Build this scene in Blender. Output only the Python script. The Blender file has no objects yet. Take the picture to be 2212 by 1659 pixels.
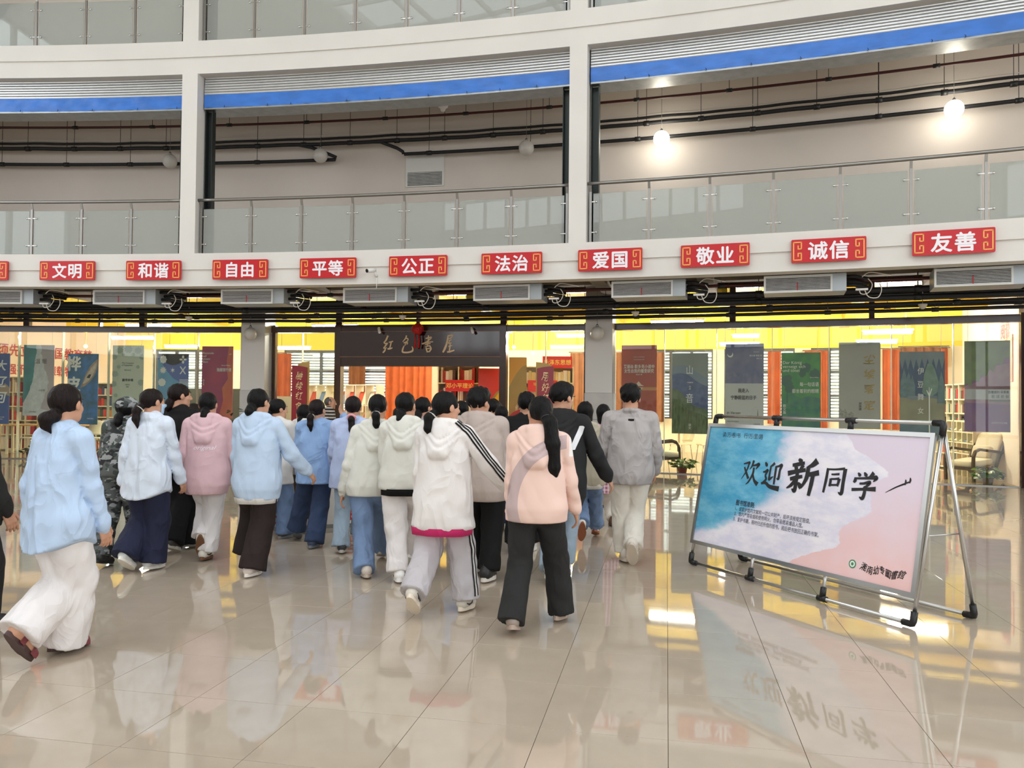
import bpy, math, random
import numpy as np
from mathutils import Matrix, Vector
rnd = random.Random(7)
S = bpy.context.scene
COL = S.collection
PI = math.pi
# ------------------------------------------------------------------ camera, world, light, exposure
F, PITCH, ROLL, EYE = 1698.2, 0.0211, 0.0096, 1.5          # focal length in pixels of the 2212 px wide picture
cam = bpy.data.cameras.new('camera')
cam.sensor_width = 36.0
cam.lens = 36.0 * F / 2212.0
cam.clip_end = 300
camo = bpy.data.objects.new('camera', cam)
COL.objects.link(camo)
_cp, _sp, _cr, _sr = math.cos(PITCH), math.sin(PITCH), math.cos(ROLL), math.sin(ROLL)
_fw = Vector((0, _cp, _sp)); _up = Vector((0, -_sp, _cp)); _rt = Vector((1, 0, 0))
_r = _rt * _cr + _up * _sr
_u = _up * _cr - _rt * _sr
camo.matrix_world = Matrix(((_r.x, _u.x, -_fw.x, 0), (_r.y, _u.y, -_fw.y, 0), (_r.z, _u.z, -_fw.z, EYE), (0, 0, 0, 1)))
S.camera = camo
S.view_settings.view_transform = 'Standard'
S.view_settings.look = 'None'
S.view_settings.gamma = 1.0
S.view_settings.use_curve_mapping = False
S.view_settings.exposure = 0.28
S.cycles.max_bounces = 9
S.cycles.diffuse_bounces = 6
S.cycles.glossy_bounces = 4
S.cycles.transparent_max_bounces = 12
S.cycles.transmission_bounces = 4
S.cycles.caustics_reflective = False
S.cycles.caustics_refractive = False
S.cycles.use_denoising = True
S.cycles.sample_clamp_indirect = 6.0

w = bpy.data.worlds.new('overcast_sky')
S.world = w
w.use_nodes = True
bg = w.node_tree.nodes['Background']
bg.inputs[0].default_value = (0.93, 0.97, 1.0, 1)
bg.inputs[1].default_value = 2.7

def area(name, loc, rot, sx, sy, power, col=(1, 1, 1), portal=False):
    l = bpy.data.lights.new(name, 'AREA')
    l.shape = 'RECTANGLE'; l.size = sx; l.size_y = sy; l.energy = power; l.color = col
    if portal: l.cycles.is_portal = True
    o = bpy.data.objects.new(name, l); COL.objects.link(o)
    o.location = loc; o.rotation_euler = rot
    return o
# daylight falls in through the glazed roof and the high windows opposite, plus windows added to light the galleries (portals only steer the sampling of the sky)
area('skylight_portal', (-3.25, -0.75, 15.45), (0, 0, 0), 14.5, 13.5, 1, portal=True)
area('added_low_window_portal', (-7.0, -11.95, 6.0), (PI / 2, 0, 0), 17.8, 2.8, 1, portal=True)
area('added_left_window_portal', (-15.95, 10.0, 8.0), (PI / 2, 0, -PI / 2), 7.8, 9.8, 1, portal=True)
area('clerestory_portal', (-10.5, -11.95, 12.9), (PI / 2, 0, 0), 10.8, 3.3, 1, portal=True)
area('added_glazing_portal', (8.5, -11.95, 7.0), (PI / 2, 0, 0), 12.8, 13.8, 1, portal=True)
area('added_side_window_portal', (14.95, -2.5, 8.5), (PI / 2, 0, PI / 2), 18.8, 8.8, 1, portal=True)

# ------------------------------------------------------------------ helpers
def lin(c):
    r = []
    for v in c[:3]:
        v = v / 255.0
        r.append(v / 12.92 if v <= 0.04045 else ((v + 0.055) / 1.055) ** 2.4)
    return (r[0], r[1], r[2], 1.0)

_mats = {}
def M(name, col, rough=0.5, metal=0.0, var=0.0, vs=6.0, bump=0.0, bs=60.0, spec=0.5, stretch=(1, 1, 1), emit=0.0, alpha=1.0, col2=None):
    """principled surface; var mixes towards a darker (or second) colour with noise, bump adds fine relief"""
    if name in _mats: return _mats[name]
    if name.startswith('banner_'): col, col2 = [tuple(255 * (v / 255) ** .68 for v in c_) if c_ else c_ for c_ in (col, col2)]
    m = bpy.data.materials.new(name); m.use_nodes = True
    nt = m.node_tree; b = nt.nodes['Principled BSDF']
    c = lin(col)
    b.inputs['Base Color'].default_value = c
    b.inputs['Roughness'].default_value = rough
    b.inputs['Metallic'].default_value = metal
    b.inputs['Specular IOR Level'].default_value = spec
    if emit:
        b.inputs['Emission Color'].default_value = c
        b.inputs['Emission Strength'].default_value = emit
    if var or bump:
        tc = nt.nodes.new('ShaderNodeTexCoord'); mp = nt.nodes.new('ShaderNodeMapping')
        mp.inputs['Scale'].default_value = stretch
        nt.links.new(tc.outputs['Object'], mp.inputs[0])
    if var:
        n = nt.nodes.new('ShaderNodeTexNoise'); n.inputs['Scale'].default_value = vs; n.inputs['Detail'].default_value = 4
        nt.links.new(mp.outputs[0], n.inputs['Vector'])
        r = nt.nodes.new('ShaderNodeMapRange'); r.inputs[1].default_value = 0.35; r.inputs[2].default_value = 0.65
        nt.links.new(n.outputs[0], r.inputs[0])
        x = nt.nodes.new('ShaderNodeMix'); x.data_type = 'RGBA'
        x.inputs[6].default_value = c
        x.inputs[7].default_value = lin(col2) if col2 else (c[0] * (1 - var), c[1] * (1 - var), c[2] * (1 - var), 1)
        nt.links.new(r.outputs[0], x.inputs[0]); nt.links.new(x.outputs[2], b.inputs['Base Color'])
    if bump:
        n2 = nt.nodes.new('ShaderNodeTexNoise'); n2.inputs['Scale'].default_value = bs; n2.inputs['Detail'].default_value = 3
        nt.links.new(mp.outputs[0], n2.inputs['Vector'])
        bp = nt.nodes.new('ShaderNodeBump'); bp.inputs['Strength'].default_value = bump; bp.inputs['Distance'].default_value = 0.01
        nt.links.new(n2.outputs[0], bp.inputs['Height']); nt.links.new(bp.outputs[0], b.inputs['Normal'])
    _mats[name] = m
    return m

def glass(name, tint, refl=1.0, haze=0.0, hazecol=(200, 205, 200)):
    """thin pane: clear with a tint, mirror reflection by fresnel, an optional share of diffuse colour"""
    m = bpy.data.materials.new(name); m.use_nodes = True
    nt = m.node_tree; nt.nodes.clear()
    out = nt.nodes.new('ShaderNodeOutputMaterial')
    tr = nt.nodes.new('ShaderNodeBsdfTransparent'); tr.inputs[0].default_value = lin(tint)
    gl = nt.nodes.new('ShaderNodeBsdfGlossy'); gl.inputs['Roughness'].default_value = 0.0
    fr = nt.nodes.new('ShaderNodeFresnel'); fr.inputs[0].default_value = 1.0 + 0.52 * refl
    # a pane has two faces: each box face does one of the two reflections
    mx = nt.nodes.new('ShaderNodeMixShader')
    nt.links.new(fr.outputs[0], mx.inputs[0]); nt.links.new(tr.outputs[0], mx.inputs[1]); nt.links.new(gl.outputs[0], mx.inputs[2])
    last = mx
    if haze:
        df = nt.nodes.new('ShaderNodeBsdfDiffuse'); df.inputs[0].default_value = lin(hazecol)
        m2 = nt.nodes.new('ShaderNodeMixShader'); m2.inputs[0].default_value = haze
        nt.links.new(mx.outputs[0], m2.inputs[1]); nt.links.new(df.outputs[0], m2.inputs[2]); last = m2
    nt.links.new(last.outputs[0], out.inputs[0])
    _mats[name] = m
    return m

class MB:
    """collects boxes, tubes, prisms in world (or local) coordinates and links them as one mesh object"""
    def __init__(s): s.v = []; s.f = []; s.sm = []
    def add(s, vs, fs, smooth=False):
        b = len(s.v); s.v += [tuple(v) for v in vs]
        s.f += [tuple(i + b for i in f) for f in fs]; s.sm += [smooth] * len(fs)
        return s
    def box(s, x0, x1, y0, y1, z0, z1, m=None):
        vs = [(x, y, z) for z in (z0, z1) for (x, y) in ((x0, y0), (x1, y0), (x1, y1), (x0, y1))]
        if m is not None: vs = [m @ Vector(v) for v in vs]
        return s.add(vs, [(3, 2, 1, 0), (4, 5, 6, 7), (0, 1, 5, 4), (1, 2, 6, 5), (2, 3, 7, 6), (3, 0, 4, 7)])
    def rbox(s, x0, x1, y0, y1, z0, z1, r, m=None, n=3):
        """box whose x-z outline has rounded corners"""
        pts = []
        for (cx, cz, a0) in ((x1 - r, z1 - r, 0), (x0 + r, z1 - r, 90), (x0 + r, z0 + r, 180), (x1 - r, z0 + r, 270)):
            for k in range(n + 1):
                a = math.radians(a0 + 90 * k / n); pts.append((cx + r * math.cos(a), cz + r * math.sin(a)))
        return s.prism(pts, y0, y1, m)
    def prism(s, pts, y0, y1, m=None):
        """outline in x-z (anticlockwise seen from -y), pulled from y0 (front) to y1"""
        n = len(pts)
        vs = [(x, y0, z) for x, z in pts] + [(x, y1, z) for x, z in pts]
        if m is not None: vs = [m @ Vector(v) for v in vs]
        fs = [tuple(range(n)), tuple(range(2 * n - 1, n - 1, -1))]
        fs += [(i, n + i, n + (i + 1) % n, (i + 1) % n) for i in range(n)]
        return s.add(vs, fs)
    def arc(s, a0, a1, r0, r1, z0, z1, n=None):
        n = n or max(2, int(abs(a1 - a0) / 0.7))
        vs = []; fs = []
        for i in range(n + 1):
            a = math.radians(a0 + (a1 - a0) * i / n); sn, cs = math.sin(a), math.cos(a)
            vs += [(CX + r0 * sn, CY + r0 * cs, z0), (CX + r1 * sn, CY + r1 * cs, z0), (CX + r1 * sn, CY + r1 * cs, z1), (CX + r0 * sn, CY + r0 * cs, z1)]
        for i in range(n):
            b = 4 * i; c = b + 4
            fs += [(b, b + 3, c + 3, c)[::-1], (b + 1, c + 1, c + 2, b + 2)[::-1], (b + 2, c + 2, c + 3, b + 3)[::-1], (b, c, c + 1, b + 1)[::-1]]
        fs += [(0, 1, 2, 3)[::-1], (4 * n, 4 * n + 3, 4 * n + 2, 4 * n + 1)[::-1]]
        return s.add(vs, fs)
    def tube(s, pts, r, n=8, cap=True, m=None):
        """round tube along a polyline; r a number or one per point"""
        P = [Vector(p) for p in pts]
        if m is not None: P = [m @ p for p in P]
        R = r if hasattr(r, '__len__') else [r] * len(P)
        vs = []; fs = []
        ref = None
        for i, p in enumerate(P):
            t = (P[min(i + 1, len(P) - 1)] - P[max(i - 1, 0)]).normalized()
            if ref is None:
                ref = Vector((0, 0, 1)) if abs(t.z) < 0.9 else Vector((1, 0, 0))
            u = (ref - t * ref.dot(t)).normalized(); ref = u
            v = t.cross(u)
            for k in range(n):
                a = 2 * PI * k / n; vs.append(p + (u * math.cos(a) + v * math.sin(a)) * R[i])
        for i in range(len(P) - 1):
            for k in range(n):
                fs.append((i * n + k, i * n + (k + 1) % n, (i + 1) * n + (k + 1) % n, (i + 1) * n + k))
        s.add(vs, fs, True)
        if cap:
            b = len(s.v) - len(vs)
            s.f += [tuple(b + k for k in range(n - 1, -1, -1)), tuple(b + (len(P) - 1) * n + k for k in range(n))]; s.sm += [False, False]
        return s
    def bar(s, p0, p1, wx, wy, up=(0, 0, 1), m=None):
        """square bar between two points"""
        p0, p1 = Vector(p0), Vector(p1)
        if m is not None: p0, p1 = m @ p0, m @ p1; up = m.to_3x3() @ Vector(up)
        t = (p1 - p0).normalized(); up = Vector(up)
        if abs(t.dot(up)) > 0.95: up = Vector((0, 1, 0)) if m is None else m.to_3x3() @ Vector((0, 1, 0))
        x = t.cross(up).normalized(); y = x.cross(t)
        vs = [p + x * a * wx / 2 + y * b * wy / 2 for p in (p0, p1) for a, b in ((-1, -1), (1, -1), (1, 1), (-1, 1))]
        return s.add(vs, [(0, 1, 2, 3), (7, 6, 5, 4), (0, 4, 5, 1), (1, 5, 6, 2), (2, 6, 7, 3), (3, 7, 4, 0)])
    def lathe(s, prof, loc=(0, 0, 0), n=16, m=None):
        vs = []; fs = []
        for r, z in prof:
            for k in range(n):
                a = 2 * PI * k / n; v = Vector((loc[0] + r * math.cos(a), loc[1] + r * math.sin(a), loc[2] + z))
                vs.append(m @ v if m is not None else v)
        for i in range(len(prof) - 1):
            for k in range(n): fs.append((i * n + k, i * n + (k + 1) % n, (i + 1) * n + (k + 1) % n, (i + 1) * n + k))
        fs += [tuple(range(n - 1, -1, -1)), tuple((len(prof) - 1) * n + k for k in range(n))]
        return s.add(vs, fs, True)
    def ball(s, c, r, n=16, k=10, sc=(1, 1, 1), m=None):
        vs = []; fs = []
        for i in range(k + 1):
            t = PI * i / k
            for j in range(n):
                a = 2 * PI * j / n
                v = Vector((c[0] + r * sc[0] * math.sin(t) * math.cos(a), c[1] + r * sc[1] * math.sin(t) * math.sin(a), c[2] - r * sc[2] * math.cos(t)))
                vs.append(m @ v if m is not None else v)
        for i in range(k):
            for j in range(n): fs.append((i * n + j, i * n + (j + 1) % n, (i + 1) * n + (j + 1) % n, (i + 1) * n + j))
        return s.add(vs, fs, True)
    def build(s, name, mat, parent=None, local=False, **props):
        me = bpy.data.meshes.new(name)
        me.from_pydata(s.v, [], s.f)
        if any(s.sm): me.polygons.foreach_set('use_smooth', s.sm)
        me.update()
        return link(name, me, mat, parent, local, **props)

def link(name, me, mat, parent=None, local=False, **props):
    if mat is not None and not me.materials:
        for k in (mat if isinstance(mat, (list, tuple)) else [mat]): me.materials.append(k)
    o = bpy.data.objects.new(name, me); COL.objects.link(o)
    if parent is not None:
        o.parent = parent
        if not local: me.transform(wm(parent).inverted())
    for k, v in props.items(): o[k] = v
    return o
def wm(o):
    m = Matrix.LocRotScale(o.location, o.rotation_euler, o.scale)
    return wm(o.parent) @ m if o.parent else m
def tag(o, label, cat, group=None):
    o['label'] = label; o['category'] = cat
    if group: o['group'] = group
    return o
def thing(name, label, cat, loc=(0, 0, 0), rotz=0.0, group=None):
    o = bpy.data.objects.new(name, None); COL.objects.link(o)
    o.empty_display_size = 0.1
    o.location = loc; o.rotation_euler = (0, 0, rotz)
    return tag(o, label, cat, group)
def struct(o):
    o['kind'] = 'structure'; return o
def dup(root, loc, rotz, label=None, group=None):
    def cp(o, par):
        c = o.copy(); COL.objects.link(c)
        if par: c.parent = par
        for k in kids.get(o.name, []): cp(k, c)
        return c
    kids = {}
    for o in root.children_recursive: kids.setdefault(o.parent.name, []).append(o)
    r = cp(root, None)
    r.location = loc; r.rotation_euler = (0, 0, rotz)
    if label: r['label'] = label
    if group: r['group'] = group
    return r
# the facade is a circular arc about this centre; R0 is its front face
CX, CY, R0 = -12.286, -36.698, 52.429
RG = R0 + 3.035                                              # line of the library glazing
def pol(a, r, z=0.0):
    a = math.radians(a); return Vector((CX + r * math.sin(a), CY + r * math.cos(a), z))
def frame(a, r, z=0.0):
    """matrix of a facade frame: x along the facade to the right, y outward (away from the hall), z up"""
    return Matrix.Translation(pol(a, r, z)) @ Matrix.Rotation(-math.radians(a), 4, 'Z')
def ray(x, y):
    u = (x - 1106) / F; v = -(y - 829.5) / F
    u2 = u * _cr - v * _sr; v2 = u * _sr + v * _cr
    return Vector((u2, _cp - v2 * _sp, _sp + v2 * _cp))
def ground(x, y, z=0.0):
    d = ray(x, y); t = (z - EYE) / d.z
    return Vector((d.x * t, d.y * t, z))
def at_depth(x, y, Y):
    d = ray(x, y); t = Y / d.y
    return Vector((d.x * t, Y, EYE + d.z * t))
def on_arc(x, y, R):
    """angle (degrees) and height where the sight line of a photo point meets the cylinder of radius R"""
    d = ray(x, y)
    a = d.x * d.x + d.y * d.y; b = -(d.x * CX + d.y * CY); c = CX * CX + CY * CY - R * R
    t = (-b + math.sqrt(b * b - a * c)) / a
    return math.degrees(math.atan2(t * d.x - CX, t * d.y - CY)), EYE + t * d.z
# ------------------------------------------------------------------ writing
_tcache = {}
def text_data(s, size=1.0, bold=0.0, spacing=1.0, depth=0.0, shear=0.0, lines=1.0):
    key = (s, bold, spacing, shear, lines)
    if key not in _tcache:
        cu = bpy.data.curves.new('writing', 'FONT'); cu.body = s
        cu.size = 1.0; cu.offset = bold; cu.space_character = spacing; cu.shear = shear; cu.space_line = lines
        cu.resolution_u = 3
        ob = bpy.data.objects.new('writing', cu)
        me = ob.to_mesh()
        vs = np.array([v.co[:2] for v in me.vertices], float).reshape(-1, 2)
        fs = [tuple(p.vertices) for p in me.polygons]
        ob.to_mesh_clear(); bpy.data.objects.remove(ob); bpy.data.curves.remove(cu)
        _tcache[key] = (vs, fs)
    return _tcache[key]
def text(mb, s, m, x, z, h=None, w=None, anchor='c', bold=0.0, spacing=1.0, y=-0.002, shear=0.0, squash=None, vertical=False, lines=1.0, wob=0.0):
    """lay flat lettering on the local plane y of frame m: centre (or left edge) at x, centre at z, h = height of the ink, w = width of the ink"""
    if vertical: s = '\n'.join(s)
    vs, fs = text_data(s, 1.0, 0.0, spacing, 0, shear, lines)
    if len(vs) == 0: return
    lo, hi = vs.min(0), vs.max(0); d = hi - lo
    p = vs - lo
    kz = h / d[1] if h else w / d[0]
    kx = w / d[0] if w else (h / d[1])
    if squash: kx = kz * squash
    p = p * [kx, kz]
    wd, hg = d[0] * kx, d[1] * kz
    ox = x - wd / 2 if anchor == 'c' else (x if anchor == 'l' else x - wd)
    if wob:
        p = p + wob * np.stack([np.sin(p[:, 1] * 31 + p[:, 0] * 13), np.sin(p[:, 0] * 37 + 1.3)], 1)
    # heavier weight: the same outlines laid a hair apart, each on its own level so that no two coincide
    e = bold * kz
    offs = [(0, 0)] if not bold else [(-e, 0), (e, 0), (0, -e), (0, e)]
    for q, (ex, ez) in enumerate(offs):
        mb.add([m @ Vector((ox + a + ex, y - q * 1.5e-4, z - hg / 2 + b + ez)) for a, b in p], fs)
def stroke(mb, m, pts, wds, y=-0.002, n=7):
    """one brush stroke: a flat tapered ribbon through control points (x, z) with brush widths"""
    P = np.array(pts, float); W = np.array(wds, float)
    k = len(P)
    t = np.linspace(0, k - 1, (k - 1) * n + 1)
    def cr(A):
        out = []
        for u in t:
            i = min(int(u), k - 2); f = u - i
            a, b, c, d = A[max(i - 1, 0)], A[i], A[i + 1], A[min(i + 2, k - 1)]
            out.append(0.5 * (2 * b + (c - a) * f + (2 * a - 5 * b + 4 * c - d) * f * f + (3 * b - a - 3 * c + d) * f ** 3))
        return np.array(out)
    Q = cr(P); V = np.interp(t, range(k), W)
    T = np.gradient(Q, axis=0); T /= np.linalg.norm(T, axis=1)[:, None] + 1e-9
    N = np.stack([-T[:, 1], T[:, 0]], 1)
    L = Q + N * V[:, None] / 2; Rr = Q - N * V[:, None] / 2
    vs = [m @ Vector((a, y, b)) for a, b in L] + [m @ Vector((a, y, b)) for a, b in Rr]
    c = len(Q)
    mb.add(vs, [(i, c + i, c + i + 1, i + 1) for i in range(c - 1)])
# ------------------------------------------------------------------ materials of the building
WHITE = M('white_wall_paint', (224, 221, 215), 0.62, var=0.05, vs=0.9, bump=0.06, bs=30)
PLASTER = M('grey_plaster', (224, 213, 202), 0.75, var=0.06, vs=0.7)
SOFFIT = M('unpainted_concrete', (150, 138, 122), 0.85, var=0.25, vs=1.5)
TILE = M('polished_porcelain', (184, 170, 152), 0.035, var=0.06, vs=5.0, bump=0.004, bs=3.0, spec=0.95)
GROUT = M('grey_grout', (112, 102, 90), 0.8)
YELLOW = M('yellow_ceiling_paint', (255, 232, 84), 0.6, var=0.05, vs=1.0)
CREAM = M('cream_wall_paint', (250, 240, 214), 0.65)
STEEL = M('brushed_steel', (205, 203, 200), 0.22, 1.0)
SATIN = M('satin_steel', (150, 148, 144), 0.35, 1.0)
GALV = M('galvanised_sheet', (168, 172, 172), 0.34, 0.9, var=0.18, vs=7, stretch=(1, 1, 3))
BROWN = M('dark_brown_frame', (62, 40, 30), 0.18, 0.0, var=0.2, vs=2)
BLACKPIPE = M('black_foam_lagging', (22, 22, 24), 0.6)
PANE = glass('balustrade_pane', (222, 228, 224), 1.0, 0.30, (226, 229, 225))
SHOPGLASS = glass('storefront_pane', (250, 252, 248), 0.75)
A0, A1 = -4.0, 26.5
# ------------------------------------------------------------------ floor
fl = MB()
TL = 0.5775; TAZ = math.radians(11.136)
E1 = Vector((math.sin(TAZ), math.cos(TAZ), 0)); E2 = Vector((math.cos(TAZ), -math.sin(TAZ), 0))
floor = struct(MB().box(-26, 26, -13, 34, -0.12, -0.006).build('floor', GROUT))
tm = MB(); g = TL / 2 - 0.0014; b = 0.0004
tv = [(x * (g - o), y * (g - o), z) for o, z in ((0, -0.008), (0, -b), (b, 0)) for x, y in ((-1, -1), (1, -1), (1, 1), (-1, 1))]
tm.add(tv, [(8, 9, 10, 11)] + [(i + k, i + (k + 1) % 4, i + 4 + (k + 1) % 4, i + 4 + k) for i in (0, 4) for k in range(4)])
tile_me = None
rest = MB()
pick = []
for i in range(-40, 60):
    for j in range(-46, 46):
        p = E1 * (3.594 + (i + .5) * TL) + E2 * (0.0145 + (j + .5) * TL)
        if not (-24 < p.x < 25 and -12.5 < p.y < 33): continue
        rel = p.y * 1.0
        vis = p.y > 2.9 and abs(p.x) < 0.66 * p.y + 0.35
        pick.append((p.y if vis else 1e9 + abs(p.y), p.x, p.y))
pick.sort()
for k, (d, x, y) in enumerate(pick):
    if k < 285 and d < 1e8:
        if tile_me is None:
            o = tm.build('tile', TILE, floor, local=True); tile_me = o.data
        else:
            o = bpy.data.objects.new('tile', tile_me); COL.objects.link(o); o.parent = floor
        o.location = (x, y, 0); o.rotation_euler = (rnd.gauss(0, 1.6e-4), rnd.gauss(0, 1.6e-4), -TAZ)
    else:
        c = Vector((x, y, 0))
        mt = Matrix.Translation(c) @ Matrix.Rotation(-TAZ, 4, 'Z')
        rest.add([mt @ Vector(v) for v in tm.v], tm.f)
rest.build('tiling', TILE, floor, kind='stuff')
# ------------------------------------------------------------------ facade: two gallery edges, columns, slabs, walls
n = 0
def trim(mb, mat=WHITE):
    global n
    n += 1
    return struct(mb.build('trim_%d' % n, mat))
for z in (3.687, 7.903, 12.15):
    trim(MB().arc(A0, A1, R0 + 0.035, R0 + 0.36, z, z + 0.325, 90))
    trim(MB().arc(A0, A1, R0, R0 + 0.36, z + 0.325, z + 0.645, 90))
    sl = MB().arc(A0, A1, R0 + 0.36, R0 + (8.0 if z > 8 else 12.0), z + 0.40, z + 0.62, 60)
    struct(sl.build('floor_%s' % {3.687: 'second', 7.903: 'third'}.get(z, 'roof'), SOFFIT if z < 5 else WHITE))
CB = [-2.157, 6.25, 14.66, 23.07]
for z0, z1 in ((4.332, 7.903), (8.548, 12.15)):
    for a in CB:
        MB().arc(a, a + 0.35, R0, R0 + 0.62, z0, z1, 2).build('column', WHITE, None, kind='structure')
struct(MB().arc(A0, A1, R0 + 3.0, R0 + 3.2, 4.3, 8.31, 60).build('wall_gallery', PLASTER))
struct(MB().arc(A0, A1, R0 + 3.0, R0 + 3.2, 8.5, 12.6, 60).build('wall_upper_gallery', PLASTER))
# beams under the gallery floor
for a in [x * 2.1 + 0.4 for x in range(-1, 12)]:
    m = frame(a, R0)
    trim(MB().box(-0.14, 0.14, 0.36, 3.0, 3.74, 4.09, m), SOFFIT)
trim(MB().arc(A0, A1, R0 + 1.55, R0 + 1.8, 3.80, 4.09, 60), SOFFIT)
# the rest of the hall: side walls, the wall opposite with its high windows, the glazed roof
wl_ = MB(); wl_.box(-16.3, -16.0, -12, 6, 0, 16); wl_.box(-16.3, -16, 14, 24, 0, 16); wl_.box(-16.3, -16, 6, 14, 0, 3); wl_.box(-16.3, -16, 6, 14, 13, 16)
struct(wl_.build('wall_left', WHITE))
wb = MB()
wb.box(-16, 2, -12.3, -12, 7.4, 11.2); wb.box(-16, 2, -12.3, -12, 0, 4.6); wb.box(2, 15, -12.3, -12, 14, 16)
wb.box(-16, -5, -12.3, -12, 14.6, 16); wb.box(-5, 2, -12.3, -12, 11.2, 16)
struct(wb.build('wall_back', WHITE))
wn = 0
def window_grid(x0, x1, z0, z1, nx, nz, m, wt=0.08):
    global wn
    wn += 1
    f = MB()
    for i in range(nx + 1):
        x = x0 + (x1 - x0) * i / nx; f.box(x - wt, x + wt, -.06, .06, z0, z1, m)
    for i in range(nz + 1):
        z = z0 + (z1 - z0) * i / nz; f.box(x0, x1, -.05, .05, z - wt, z + wt, m)
    struct(f.build('window_%d' % wn, SATIN))
BW = Matrix.Translation((0, -12.15, 0))
window_grid(-16, -10.6, 11.2, 14.6, 4, 2, BW); window_grid(-10.6, -5, 11.2, 14.6, 4, 2, BW)
window_grid(-15.9, -7, 4.6, 7.4, 6, 1, BW); window_grid(-7, 1.92, 4.6, 7.4, 6, 1, BW)  # low windows added to throw level light onto the galleries
window_grid(2.08, 8.5, 0, 14, 4, 6, BW); window_grid(8.5, 14.92, 0, 14, 4, 6, BW)  # unseen full-height glazing, added for more level light from behind
RW = Matrix.Translation((15.15, 0, 0)) @ Matrix.Rotation(PI / 2, 4, 'Z')
wr = MB(); wr.box(15, 15.3, -12, 10.2, 0, 4); wr.box(15, 15.3, -12, 10.2, 13, 16); wr.box(15, 15.3, 7, 10.2, 4, 13)
struct(wr.build('wall_right', WHITE))
window_grid(-12, 7, 4, 13, 8, 4, RW)  # right wall glazing added to bring in light from that side
window_grid(6, 14, 3, 13, 4, 4, Matrix.Translation((-16.15, 0, 0)) @ Matrix.Rotation(PI / 2, 4, 'Z'))  # left windows added to brighten the gallery walls
rf = MB()
rf.box(-16.3, -10.5, -12.3, 26, 15.5, 15.8); rf.box(4, 15.3, -12.3, 26, 15.5, 15.8)
rf.box(-10.5, 4, -12.3, -7.5, 15.5, 15.8); rf.box(-10.5, 4, 6, 26, 15.5, 15.8)
struct(rf.build('ceiling', WHITE))
wn += 1
sk = MB()
for i in range(1, 8): sk.box(-10.5 + 1.8125 * i - .05, -10.5 + 1.8125 * i + .05, -7.5, 6, 15.55, 15.72)
for i in range(1, 7): sk.box(-10.5, 4, -7.5 + 1.93 * i - .05, -7.5 + 1.93 * i + .05, 15.56, 15.71)
struct(sk.build('window_%d' % wn, SATIN))
# parapet wall over the facade up to the roof
struct(MB().arc(A0 - 8, A1 + 5, R0, R0 + 0.3, 12.79, 15.5, 60).build('wall_front', WHITE))
# ------------------------------------------------------------------ roller shutters, guide rails, tarpaulins in the gallery openings
TARP = M('blue_tarpaulin', (58, 122, 212), 0.36, var=0.18, vs=3.0, bump=0.5, bs=4.5, stretch=(1, 1, 2.5))
SHUT = M('zinc_slat', (214, 217, 219), 0.30, 0.85, var=0.06, vs=4)
RAIL = M('dark_guide_rail', (52, 58, 56), 0.4, 0.6)
bays = [(CB[0] + .35, CB[1]), (CB[1] + .35, CB[2]), (CB[2] + .35, CB[3])]
WHICH = ['left', 'middle', 'right']
def wavy_arc(mb, a0, a1, r, z0, z1, n, amp, seed, thick=0.012):
    rr = random.Random(seed); ph = [rr.uniform(0, 6) for _ in range(6)]
    k = 5; vs = []; fs = []
    for i in range(n + 1):
        a = a0 + (a1 - a0) * i / n
        for j in range(k + 1):
            z = z0 + (z1 - z0) * j / k
            edge = 0.4 + 0.6 * math.sin(PI * j / k)
            d = amp * edge * (math.sin(a * 9 + ph[0] + j * .8) * math.sin(a * 3.1 + ph[1]) + .6 * math.sin(a * 21 + ph[2] - j * 1.3))
            vs.append(pol(a, r + d, z + (0.012 * math.sin(a * 14 + ph[3]) if j == 0 else 0)))
    b = len(vs)
    vs += [pol(math.degrees(math.atan2(v.x - CX, v.y - CY)), r + amp + thick, v.z) for v in vs[:b]]
    for i in range(n):
        for j in range(k):
            q = (i * (k + 1) + j, (i + 1) * (k + 1) + j, (i + 1) * (k + 1) + j + 1, i * (k + 1) + j + 1)
            fs.append(q); fs.append(tuple(b + x for x in reversed(q)))
    return mb.add(vs, fs, True)
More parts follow.
